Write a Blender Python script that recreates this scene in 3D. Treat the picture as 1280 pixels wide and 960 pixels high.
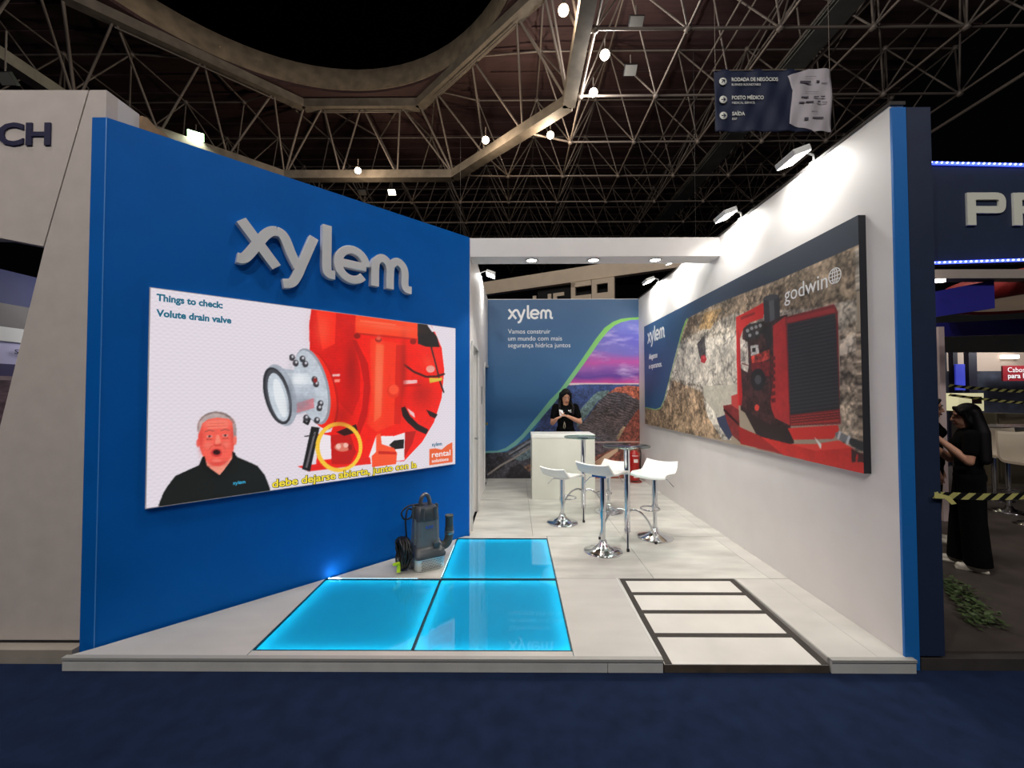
import bpy, bmesh, math, random
import numpy as np
from mathutils import Vector, Matrix, Euler
random.seed(7)
PI = math.pi
sc = bpy.context.scene
for o in list(bpy.data.objects):
    bpy.data.objects.remove(o)
COL = sc.collection

# ------------------------------------------------------------------ camera
cam_data = bpy.data.cameras.new('camera')
cam = bpy.data.objects.new('camera', cam_data)
COL.objects.link(cam)
cam_data.sensor_width = 36.0
cam_data.lens = 14.434
cam_data.clip_start = 0.05
cam_data.clip_end = 300
yaw, pitch, roll = 0.0069, 0.0247, -0.0014
fw = Vector((-math.sin(yaw)*math.cos(pitch), math.cos(yaw)*math.cos(pitch), math.sin(pitch)))
rt = Vector((math.cos(yaw), math.sin(yaw), 0))
up = rt.cross(fw)
r2 = rt*math.cos(roll) + up*math.sin(roll)
u2 = up*math.cos(roll) - rt*math.sin(roll)
CAM = Vector((0, 0, 1.676))
m = Matrix((r2, u2, -fw)).transposed().to_4x4()
m.translation = CAM
cam.matrix_world = m
sc.camera = cam

# ------------------------------------------------------------------ world, exposure
w = bpy.data.worlds.new('hall_dark')
sc.world = w
w.use_nodes = True
bgn = w.node_tree.nodes['Background']
bgn.inputs[0].default_value = (0.5, 0.55, 0.7, 1)
bgn.inputs[1].default_value = 0.0012
sc.view_settings.view_transform = 'Standard'
sc.view_settings.look = 'None'
sc.view_settings.exposure = 0.0
sc.view_settings.gamma = 1.0
sc.view_settings.use_curve_mapping = False

# hall floodlights: (x, y, z, watts, colour)   the fixtures around them are built further down
WARM = (1.0, 0.80, 0.58)
WHITE = (1.0, 0.96, 0.91)
LAMPS_SEEN = [(-6.7, 17.3, 11.25, 210, WARM), (-1.1, 15.4, 11.35, 210, WARM), (1.35, 15.2, 11.4, 210, WARM),
              (1.3, 10.6, 11.8, 210, WARM), (2.65, 11.8, 11.6, 210, WHITE), (2.6, 13.3, 11.6, 210, WHITE)]
LAMPS_BEHIND = [(-7.5, -5.0, 10.8, 1230, WHITE), (-1.0, -6.5, 10.8, 1230, WHITE), (5.5, -5.0, 10.8, 1000, WHITE),
                (-4.5, 1.0, 10.8, 560, WHITE), (1.5, 2.5, 10.8, 560, WHITE)]
SPOT_W = 7.5
# ------------------------------------------------------------------ helpers: colour and materials
def lin(c):
    out = []
    for v in c[:3]:
        v = v/255.0
        out.append(v/12.92 if v <= 0.04045 else ((v+0.055)/1.055)**2.4)
    return tuple(out)

MATS = {}
def mat(name, rgb=(200, 200, 200), rough=0.5, metal=0.0, noise=0.0, nscale=20.0, bump=0.0, bscale=60.0,
        emit=None, estr=0.0, spec=0.5, coat=0.0, stretch=None):
    if name in MATS:
        return MATS[name]
    mt = bpy.data.materials.new(name)
    mt.use_nodes = True
    nt = mt.node_tree
    b = nt.nodes['Principled BSDF']
    c = lin(rgb)
    b.inputs['Base Color'].default_value = (*c, 1)
    b.inputs['Roughness'].default_value = rough
    b.inputs['Metallic'].default_value = metal
    b.inputs['Specular IOR Level'].default_value = spec
    if coat:
        b.inputs['Coat Weight'].default_value = coat
        b.inputs['Coat Roughness'].default_value = 0.05
    if noise or bump:
        tc = nt.nodes.new('ShaderNodeTexCoord')
        mp = nt.nodes.new('ShaderNodeMapping')
        nt.links.new(tc.outputs['Object'], mp.inputs[0])
        if stretch:
            mp.inputs['Scale'].default_value = stretch
    if noise:
        nz = nt.nodes.new('ShaderNodeTexNoise')
        nz.inputs['Scale'].default_value = nscale
        nz.inputs['Detail'].default_value = 6
        nt.links.new(mp.outputs[0], nz.inputs['Vector'])
        rp = nt.nodes.new('ShaderNodeValToRGB')
        rp.color_ramp.elements[0].position = 0.3
        rp.color_ramp.elements[1].position = 0.7
        rp.color_ramp.elements[0].color = (*[max(0, v*(1-noise)) for v in c], 1)
        rp.color_ramp.elements[1].color = (*[min(1, v*(1+noise)) for v in c], 1)
        nt.links.new(nz.outputs['Fac'], rp.inputs[0])
        nt.links.new(rp.outputs[0], b.inputs['Base Color'])
    if bump:
        nb = nt.nodes.new('ShaderNodeTexNoise')
        nb.inputs['Scale'].default_value = bscale
        nb.inputs['Detail'].default_value = 4
        nt.links.new(mp.outputs[0], nb.inputs['Vector'])
        bp = nt.nodes.new('ShaderNodeBump')
        bp.inputs['Strength'].default_value = bump
        bp.inputs['Distance'].default_value = 0.01
        nt.links.new(nb.outputs['Fac'], bp.inputs['Height'])
        nt.links.new(bp.outputs[0], b.inputs['Normal'])
    if emit:
        b.inputs['Emission Color'].default_value = (*lin(emit), 1)
        b.inputs['Emission Strength'].default_value = estr
    MATS[name] = mt
    return mt

def mat_glass(name, tint=(0.8, 0.95, 0.95), base_reflect=0.0, rough=0.01, ior=1.45):
    if name in MATS:
        return MATS[name]
    mt = bpy.data.materials.new(name)
    mt.use_nodes = True
    nt = mt.node_tree
    nt.nodes.clear()
    out = nt.nodes.new('ShaderNodeOutputMaterial')
    tr = nt.nodes.new('ShaderNodeBsdfTransparent')
    tr.inputs[0].default_value = (*tint, 1)
    gl = nt.nodes.new('ShaderNodeBsdfGlossy')
    gl.inputs['Roughness'].default_value = rough
    # Schlick reflectance, the same from both faces of the pane
    lw = nt.nodes.new('ShaderNodeLayerWeight')
    lw.inputs[0].default_value = 0.5
    pw = nt.nodes.new('ShaderNodeMath')
    pw.operation = 'POWER'
    pw.inputs[1].default_value = 5.0
    mx = nt.nodes.new('ShaderNodeMixShader')
    ad = nt.nodes.new('ShaderNodeMath')
    ad.operation = 'MULTIPLY_ADD'
    ad.inputs[1].default_value = 0.9
    ad.inputs[2].default_value = 0.02+base_reflect
    nt.links.new(lw.outputs['Facing'], pw.inputs[0])
    nt.links.new(pw.outputs[0], ad.inputs[0])
    nt.links.new(ad.outputs[0], mx.inputs[0])
    nt.links.new(tr.outputs[0], mx.inputs[1])
    nt.links.new(gl.outputs[0], mx.inputs[2])
    nt.links.new(mx.outputs[0], out.inputs[0])
    MATS[name] = mt
    return mt

def mat_diffuser(name, tint):
    if name in MATS:
        return MATS[name]
    mt = bpy.data.materials.new(name)
    mt.use_nodes = True
    nt = mt.node_tree
    nt.nodes.clear()
    out = nt.nodes.new('ShaderNodeOutputMaterial')
    tr = nt.nodes.new('ShaderNodeBsdfTranslucent')
    tr.inputs[0].default_value = (*tint, 1)
    df = nt.nodes.new('ShaderNodeBsdfDiffuse')
    df.inputs[0].default_value = (*tint, 1)
    mx = nt.nodes.new('ShaderNodeMixShader')
    mx.inputs[0].default_value = 0.12
    nt.links.new(tr.outputs[0], mx.inputs[1])
    nt.links.new(df.outputs[0], mx.inputs[2])
    nt.links.new(mx.outputs[0], out.inputs[0])
    MATS[name] = mt
    return mt

def mat_attr(name, emission=None, rough=0.45):
    """print or screen: colour comes from the colour attribute of the print"""
    mt = bpy.data.materials.new(name)
    mt.use_nodes = True
    nt = mt.node_tree
    b = nt.nodes['Principled BSDF']
    at = nt.nodes.new('ShaderNodeAttribute')
    at.attribute_name = 'print'
    b.inputs['Roughness'].default_value = rough
    if emission:
        b.inputs['Base Color'].default_value = (0.02, 0.02, 0.02, 1)
        nt.links.new(at.outputs['Color'], b.inputs['Emission Color'])
        b.inputs['Emission Strength'].default_value = emission
    else:
        nt.links.new(at.outputs['Color'], b.inputs['Base Color'])
    MATS[name] = mt
    return mt

# ------------------------------------------------------------------ helpers: meshes
class MB:
    def __init__(s):
        s.v, s.f, s.sm = [], [], []
    def add(s, vs, fs, smooth=False):
        o = len(s.v)
        s.v += [tuple(p) for p in vs]
        s.f += [tuple(i+o for i in f) for f in fs]
        s.sm += [smooth]*len(fs)
        return s
    def box(s, x0, x1, y0, y1, z0, z1):
        return s.add([(x0, y0, z0), (x1, y0, z0), (x1, y1, z0), (x0, y1, z0), (x0, y0, z1), (x1, y0, z1), (x1, y1, z1), (x0, y1, z1)],
                     [(3, 2, 1, 0), (4, 5, 6, 7), (0, 1, 5, 4), (1, 2, 6, 5), (2, 3, 7, 6), (3, 0, 4, 7)])
    def prism(s, poly, z0, z1, M=None):
        """poly: ccw 2D outline extruded from z0 to z1, then M"""
        a = sum(poly[i][0]*poly[(i+1) % len(poly)][1]-poly[(i+1) % len(poly)][0]*poly[i][1] for i in range(len(poly)))
        if a < 0:
            poly = poly[::-1]
        n = len(poly)
        vs = [Vector((x, y, z0)) for x, y in poly]+[Vector((x, y, z1)) for x, y in poly]
        if M is not None:
            vs = [M @ p for p in vs]
        fs = [tuple(range(n-1, -1, -1)), tuple(range(n, 2*n))]+[(i, (i+1) % n, n+(i+1) % n, n+i) for i in range(n)]
        return s.add(vs, fs)
    def cyl(s, a, b, r, r2=None, n=16, caps=True, smooth=True):
        a, b = Vector(a), Vector(b)
        r2 = r if r2 is None else r2
        q = (b-a).to_track_quat('Z', 'Y').to_matrix()
        vs = []
        for p, rr in ((a, r), (b, r2)):
            vs += [p+q @ Vector((rr*math.cos(2*PI*i/n), rr*math.sin(2*PI*i/n), 0)) for i in range(n)]
        s.add(vs, [(i, (i+1) % n, n+(i+1) % n, n+i) for i in range(n)], smooth)
        if caps:
            s.add(vs[:n], [tuple(range(n-1, -1, -1))])
            s.add(vs[n:], [tuple(range(n))])
        return s
    def lathe(s, prof, n=24, c=(0, 0, 0), smooth=True, M=None):
        vs, fs = [], []
        for r, z in prof:
            for i in range(n):
                p = Vector((r*math.cos(2*PI*i/n), r*math.sin(2*PI*i/n), z))
                if M is not None:
                    p = M @ p
                vs.append(p+Vector(c))
        for k in range(len(prof)-1):
            for i in range(n):
                fs.append((k*n+i, k*n+(i+1) % n, (k+1)*n+(i+1) % n, (k+1)*n+i))
        s.add(vs, fs, smooth)
        if prof[0] == prof[-1]:
            return s
        if prof[0][0] > 1e-6:
            s.add(vs[:n], [tuple(range(n-1, -1, -1))])
        if prof[-1][0] > 1e-6:
            s.add(vs[-n:], [tuple(range(n))])
        return s
    def tube(s, path, r, n=8, closed=False):
        P = [Vector(p) for p in path]
        m = len(P)
        rs = r if isinstance(r, (list, tuple)) else [r]*m
        vs, fs = [], []
        ref = None
        for k in range(m):
            if closed:
                t = P[(k+1) % m]-P[k-1]
            else:
                t = P[min(k+1, m-1)]-P[max(k-1, 0)]
            t.normalize()
            if ref is None:
                ref = Vector((0, 0, 1)) if abs(t.z) < 0.9 else Vector((1, 0, 0))
            u = t.cross(ref)
            u.normalize()
            v = u.cross(t)
            ref = v
            for i in range(n):
                a = 2*PI*i/n
                vs.append(P[k]+(u*math.cos(a)+v*math.sin(a))*rs[k])
        kk = m if closed else m-1
        for k in range(kk):
            k2 = (k+1) % m
            for i in range(n):
                fs.append((k*n+i, k*n+(i+1) % n, k2*n+(i+1) % n, k2*n+i))
        s.add(vs, fs, True)
        if not closed:
            s.add(vs[:n], [tuple(range(n-1, -1, -1))])
            s.add(vs[-n:], [tuple(range(n))])
        return s
    def ball(s, c, r, n=14, m=9, M=None):
        rx, ry, rz = r if isinstance(r, (tuple, list)) else (r, r, r)
        vs = [Vector((0, 0, -rz))]
        for k in range(1, m):
            a = -PI/2+PI*k/m
            for i in range(n):
                vs.append(Vector((rx*math.cos(a)*math.cos(2*PI*i/n), ry*math.cos(a)*math.sin(2*PI*i/n), rz*math.sin(a))))
        vs.append(Vector((0, 0, rz)))
        if M is not None:
            vs = [M @ p for p in vs]
        vs = [p+Vector(c) for p in vs]
        L = len(vs)-1
        fs = [(0, 1+(i+1) % n, 1+i) for i in range(n)]
        for k in range(m-2):
            for i in range(n):
                a, b = 1+k*n+i, 1+k*n+(i+1) % n
                fs.append((a, b, b+n, a+n))
        fs += [(L, L-n+i, L-n+(i+1) % n) for i in range(n)]
        return s.add(vs, fs, True)
    def capsule(s, a, ra, b, rb, n=12):
        a, b = Vector(a), Vector(b)
        s.ball(a, ra, n, 8)
        s.ball(b, rb, n, 8)
        return s.cyl(a, b, ra, rb, n)
    def loft(s, rings, smooth=True, caps=True):
        """rings: list of equal-length closed loops of 3D points"""
        n = len(rings[0])
        vs = [p for r in rings for p in r]
        fs = []
        for k in range(len(rings)-1):
            for i in range(n):
                fs.append((k*n+i, k*n+(i+1) % n, (k+1)*n+(i+1) % n, (k+1)*n+i))
        s.add(vs, fs, smooth)
        if caps:
            s.add(rings[0], [tuple(range(n-1, -1, -1))])
            s.add(rings[-1], [tuple(range(n))])
        return s
    def mesh(s, name):
        me = bpy.data.meshes.new(name)
        me.from_pydata([tuple(p) for p in s.v], [], s.f)
        for p, q in zip(me.polygons, s.sm):
            p.use_smooth = q
        me.validate()
        me.update()
        return me
    def build(s, name, material, parent=None, M=None):
        return link(name, s.mesh(name), material, parent, M)

def link(name, me, material, parent=None, M=None):
    o = bpy.data.objects.new(name, me)
    COL.objects.link(o)
    if material is not None and not me.materials:
        me.materials.append(material)
    if parent is not None:
        o.parent = parent
    if M is not None:
        o.matrix_local = M
    return o

def tag(o, label=None, cat=None, group=None, kind=None):
    if label: o['label'] = label
    if cat: o['category'] = cat
    if group: o['group'] = group
    if kind: o['kind'] = kind
    return o

def thing(name, loc, label, cat, rz=0.0, group=None):
    o = bpy.data.objects.new(name, None)
    COL.objects.link(o)
    o.empty_display_size = 0.1
    o.location = loc
    o.rotation_euler = (0, 0, rz)
    return tag(o, label, cat, group)

def struct(name, mb, material, parent=None):
    o = mb.build(name, material, parent)
    o['kind'] = 'structure'
    return o

def sempty(name, loc=(0, 0, 0)):
    o = bpy.data.objects.new(name, None)
    COL.objects.link(o)
    o.location = loc
    o['kind'] = 'structure'
    return o

def copy_tree(o, parent=None):
    c = o.copy()
    COL.objects.link(c)
    c.parent = parent
    for ch in list(o.children):
        copy_tree(ch, c)
    return c

def bevel(o, width=0.005, seg=2):
    md = o.modifiers.new('bevel', 'BEVEL')
    md.width = width
    md.segments = seg
    md.limit_method = 'ANGLE'
    return o

def text_mesh(txt, size, extrude=0.002, bold=0.0, align='LEFT', spacing=1.0, width=None, res=3):
    cu = bpy.data.curves.new('lettering', 'FONT')
    cu.body = txt
    cu.size = size
    cu.extrude = extrude
    cu.offset = bold
    cu.align_x = align
    cu.space_character = spacing
    cu.resolution_u = res
    ob = bpy.data.objects.new('lettering', cu)
    COL.objects.link(ob)
    dg = bpy.context.evaluated_depsgraph_get()
    me = bpy.data.meshes.new_from_object(ob.evaluated_get(dg))
    bpy.data.objects.remove(ob)
    bpy.data.curves.remove(cu)
    if width and len(me.vertices):
        xs = [v.co.x for v in me.vertices]
        k = width/(max(xs)-min(xs))
        x0 = min(xs)
        for v in me.vertices:
            v.co.x = (v.co.x-x0)*k if align == 'LEFT' else v.co.x*k
    me.materials.clear()
    return me

def plane_M(origin, ux, uy):
    """matrix whose local x runs along ux, local y along uy, local z out of the surface"""
    ux, uy = Vector(ux).normalized(), Vector(uy).normalized()
    uz = ux.cross(uy)
    M = Matrix((ux, uy, uz)).transposed().to_4x4()
    M.translation = Vector(origin)
    return M

def stroke(mb, pts, w, z0, z1, M=None, closed=False, taper=None):
    """a flat band of width w along 2D pts (smoothed), extruded z0..z1"""
    P = [Vector((p[0], p[1])) for p in pts]
    n = len(P)
    L, R = [], []
    for i in range(n):
        if closed:
            t = P[(i+1) % n]-P[i-1]
        else:
            t = P[min(i+1, n-1)]-P[max(i-1, 0)]
        t.normalize()
        nrm = Vector((-t.y, t.x))
        ww = (w[i] if isinstance(w, (list, tuple)) else w)/2
        L.append(P[i]+nrm*ww)
        R.append(P[i]-nrm*ww)
    def T(p, z):
        q = Vector((p.x, p.y, z))
        return M @ q if M is not None else q
    vs = []
    for i in range(n):
        vs += [T(L[i], z0), T(R[i], z0), T(R[i], z1), T(L[i], z1)]
    fs = []
    for i in range(n if closed else n-1):
        a, b = 4*i, 4*((i+1) % n)
        fs += [(a+3, a+2, b+2, b+3), (a+1, a, b, b+1), (a+2, a+1, b+1, b+2), (a, a+3, b+3, b)]
    if not closed:
        e = 4*(n-1)
        fs += [(0, 1, 2, 3), (e+3, e+2, e+1, e)]
    return mb.add(vs, fs)

def spline(pts, k=6):
    """Catmull-Rom through pts"""
    P = [Vector(p) for p in pts]
    out = []
    for i in range(len(P)-1):
        a, b, c, d = P[max(i-1, 0)], P[i], P[i+1], P[min(i+2, len(P)-1)]
        for j in range(k):
            t = j/k
            out.append(0.5*((2*b)+(c-a)*t+(2*a-5*b+4*c-d)*t*t+(3*b-a-3*c+d)*t**3))
    out.append(P[-1])
    return out

# ------------------------------------------------------------------ helpers: printed pictures (colour attribute on a fine grid)
class Canvas:
    def __init__(s, W, H, nx, ny, bg):
        s.W, s.H, s.nx, s.ny = W, H, nx, ny
        s.k = 2
        X = (np.arange(nx*s.k)+0.5)/(nx*s.k)*W
        Y = (np.arange(ny*s.k)+0.5)/(ny*s.k)*H
        s.X, s.Y = np.meshgrid(X, Y)
        s.img = np.zeros((ny*s.k, nx*s.k, 3))
        s.img[:] = np.array(bg)/255.0
        s.rng = np.random.default_rng(3)
    def noise(s, cells, octaves=4, sx=1.0):
        out = np.zeros_like(s.X)
        amp = 1.0
        tot = 0
        for o in range(octaves):
            nx = max(2, int(cells*sx*2**o))+2
            ny = max(2, int(cells*s.H/s.W*2**o))+2
            g = s.rng.random((ny, nx))
            fx = s.X/s.W*(nx-2)
            fy = s.Y/s.H*(ny-2)
            ix, iy = fx.astype(int), fy.astype(int)
            tx, ty = fx-ix, fy-iy
            tx, ty = tx*tx*(3-2*tx), ty*ty*(3-2*ty)
            v = (g[iy, ix]*(1-tx)+g[iy, ix+1]*tx)*(1-ty)+(g[iy+1, ix]*(1-tx)+g[iy+1, ix+1]*tx)*ty
            out += amp*v
            tot += amp
            amp *= 0.62
        return out/tot
    def mask(s, pts):
        xs = [p[0] for p in pts]
        ys = [p[1] for p in pts]
        ins = np.zeros(s.X.shape, bool)
        n = len(pts)
        sel = (s.X > min(xs)-1e-6) & (s.X < max(xs)+1e-6) & (s.Y > min(ys)-1e-6) & (s.Y < max(ys)+1e-6)
        x, y = s.X[sel], s.Y[sel]
        r = np.zeros(x.shape, bool)
        for i in range(n):
            x1, y1 = pts[i]
            x2, y2 = pts[(i+1) % n]
            if y1 == y2:
                continue
            c = ((y1 > y) != (y2 > y)) & (x < (x2-x1)*(y-y1)/(y2-y1)+x1)
            r ^= c
        ins[sel] = r
        return ins
    def fill(s, mk, col, n=0.0, tex=None):
        c = np.array(col)/255.0
        if n and tex is not None:
            s.img[mk] = np.clip(c*(1+n*2.2*(tex[mk]-0.5))[:, None], 0, 1)
        else:
            s.img[mk] = c
    def line(s, pts, w, col):
        c = np.array(col)/255.0
        for (x1, y1), (x2, y2) in zip(pts[:-1], pts[1:]):
            dx, dy = x2-x1, y2-y1
            L = dx*dx+dy*dy+1e-9
            t = np.clip(((s.X-x1)*dx+(s.Y-y1)*dy)/L, 0, 1)
            d = (s.X-x1-t*dx)**2+(s.Y-y1-t*dy)**2
            s.img[d < (w/2)**2] = c
    def obj(s, name, material, parent, M):
        k = s.k
        im = s.img.reshape(s.ny, k, s.nx, k, 3).mean((1, 3))
        l = np.where(im <= 0.04045, im/12.92, ((im+0.055)/1.055)**2.4)
        # one vertex per cell centre, borders stretched to the edge
        xs = (np.arange(s.nx)+0.5)/s.nx*s.W
        ys = (np.arange(s.ny)+0.5)/s.ny*s.H
        xs[0], xs[-1], ys[0], ys[-1] = 0, s.W, 0, s.H
        gx, gy = np.meshgrid(xs, ys)
        co = np.stack([gx.ravel(), gy.ravel(), np.zeros(gx.size)], 1)
        i = np.arange(s.nx*s.ny).reshape(s.ny, s.nx)
        f = np.stack([i[:-1, :-1].ravel(), i[:-1, 1:].ravel(), i[1:, 1:].ravel(), i[1:, :-1].ravel()], 1)
        me = bpy.data.meshes.new(name)
        me.vertices.add(len(co))
        me.vertices.foreach_set('co', co.ravel())
        me.loops.add(f.size)
        me.loops.foreach_set('vertex_index', f.ravel().astype(np.int32))
        me.polygons.add(len(f))
        me.polygons.foreach_set('loop_start', np.arange(0, f.size, 4, dtype=np.int32))
        me.polygons.foreach_set('loop_total', np.full(len(f), 4, np.int32))
        me.update(calc_edges=True)
        ca = me.color_attributes.new('print', 'FLOAT_COLOR', 'POINT')
        ca.data.foreach_set('color', np.concatenate([l.reshape(-1, 3), np.ones((len(co), 1))], 1).ravel().astype(np.float32))
        return link(name, me, material, parent, M)

def paint(cv, ops, region=None):
    fine = 0.5+(0.5*cv.noise(46, 3)+0.5*cv.noise(170, 3)-0.5)*1.5
    ridge = np.clip(1-np.abs(cv.noise(26, 4)-0.5)*22, 0, 1)
    for op in ops:
        if op[0] == 'blob':
            _, c, (x, y), rx, ry, al = op
            wgt = (al*np.exp(-((cv.X-x)/rx)**2-((cv.Y-y)/ry)**2))[..., None]
            if region is not None:
                wgt = wgt*region[..., None]
            cv.img = cv.img*(1-wgt)+np.array(c)/255*wgt
        elif op[0] == 'poly':
            _, c, pts, g, n = op
            mk = cv.mask(pts)
            if region is not None:
                mk &= region
            if g:
                t = np.clip((cv.X-1.0)/2.2, 0, 1)
                col = (np.array(g[0])[None]*(1-t[mk])[:, None]+np.array(g[1])[None]*t[mk][:, None])/255
                cv.img[mk] = col
            else:
                cv.fill(mk, c, n, fine)
                if n >= 0.3:
                    cv.img[mk] *= (1-0.42*ridge[mk])[:, None]
        elif op[0] == 'line':
            if region is not None:
                keep = cv.img.copy()
            cv.line(op[2], op[3], op[1])
            if region is not None:
                cv.img[~region] = keep[~region]
        elif op[0] == 'sky':
            mk = cv.img.sum(2) >= 0
            b = cv.noise(5, 5, 0.35)
            stops = [(2.28, (226, 96, 140)), (2.32, (206, 60, 140)), (2.40, (196, 70, 150)), (2.5, (96, 60, 150)), (2.62, (150, 90, 170)), (2.72, (188, 80, 160)),
                     (2.85, (112, 104, 186)), (3.05, (96, 92, 190)), (3.3, (120, 130, 210))]
            # local heights of the horizon (about 1.78 m) and of the top of the picture (about 3.1 m)
            t = (cv.Y-1.78)/(3.10-1.78)*1.0+2.32+(b-0.5)*0.35
            cols = np.zeros(cv.img.shape)
            for ch in range(3):
                cols[..., ch] = np.interp(t, [q[0] for q in stops], [q[1][ch] for q in stops])/255
            wisp = np.clip((cv.noise(9, 6, 0.28)-0.52)*6, 0, 1)[..., None]
            cols = cols*(1-0.75*wisp)+np.array((214, 200, 226))/255*0.75*wisp
            dk = np.clip((cv.noise(8, 5, 0.25)-0.55)*5, 0, 1)[..., None]
            cols = cols*(1-0.45*dk)
            mk = region & (cv.Y > 1.76)
            cv.img[mk] = cols[mk]
        elif op[0] == 'terrace':
            mk = cv.mask(op[1])
            if region is not None:
                mk &= region
            wob = cv.noise(6, 3)
            v = 0.5+0.5*np.sin((cv.Y+0.25*cv.X+0.35*wob)*150)
            tint = np.stack([0.9+0.35*wob, 0.95+0.1*wob, 1.05-0.1*wob], -1)
            cv.img[mk] = np.clip((cv.img*(0.62+0.5*v)[..., None]*tint), 0, 1)[mk]
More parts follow.
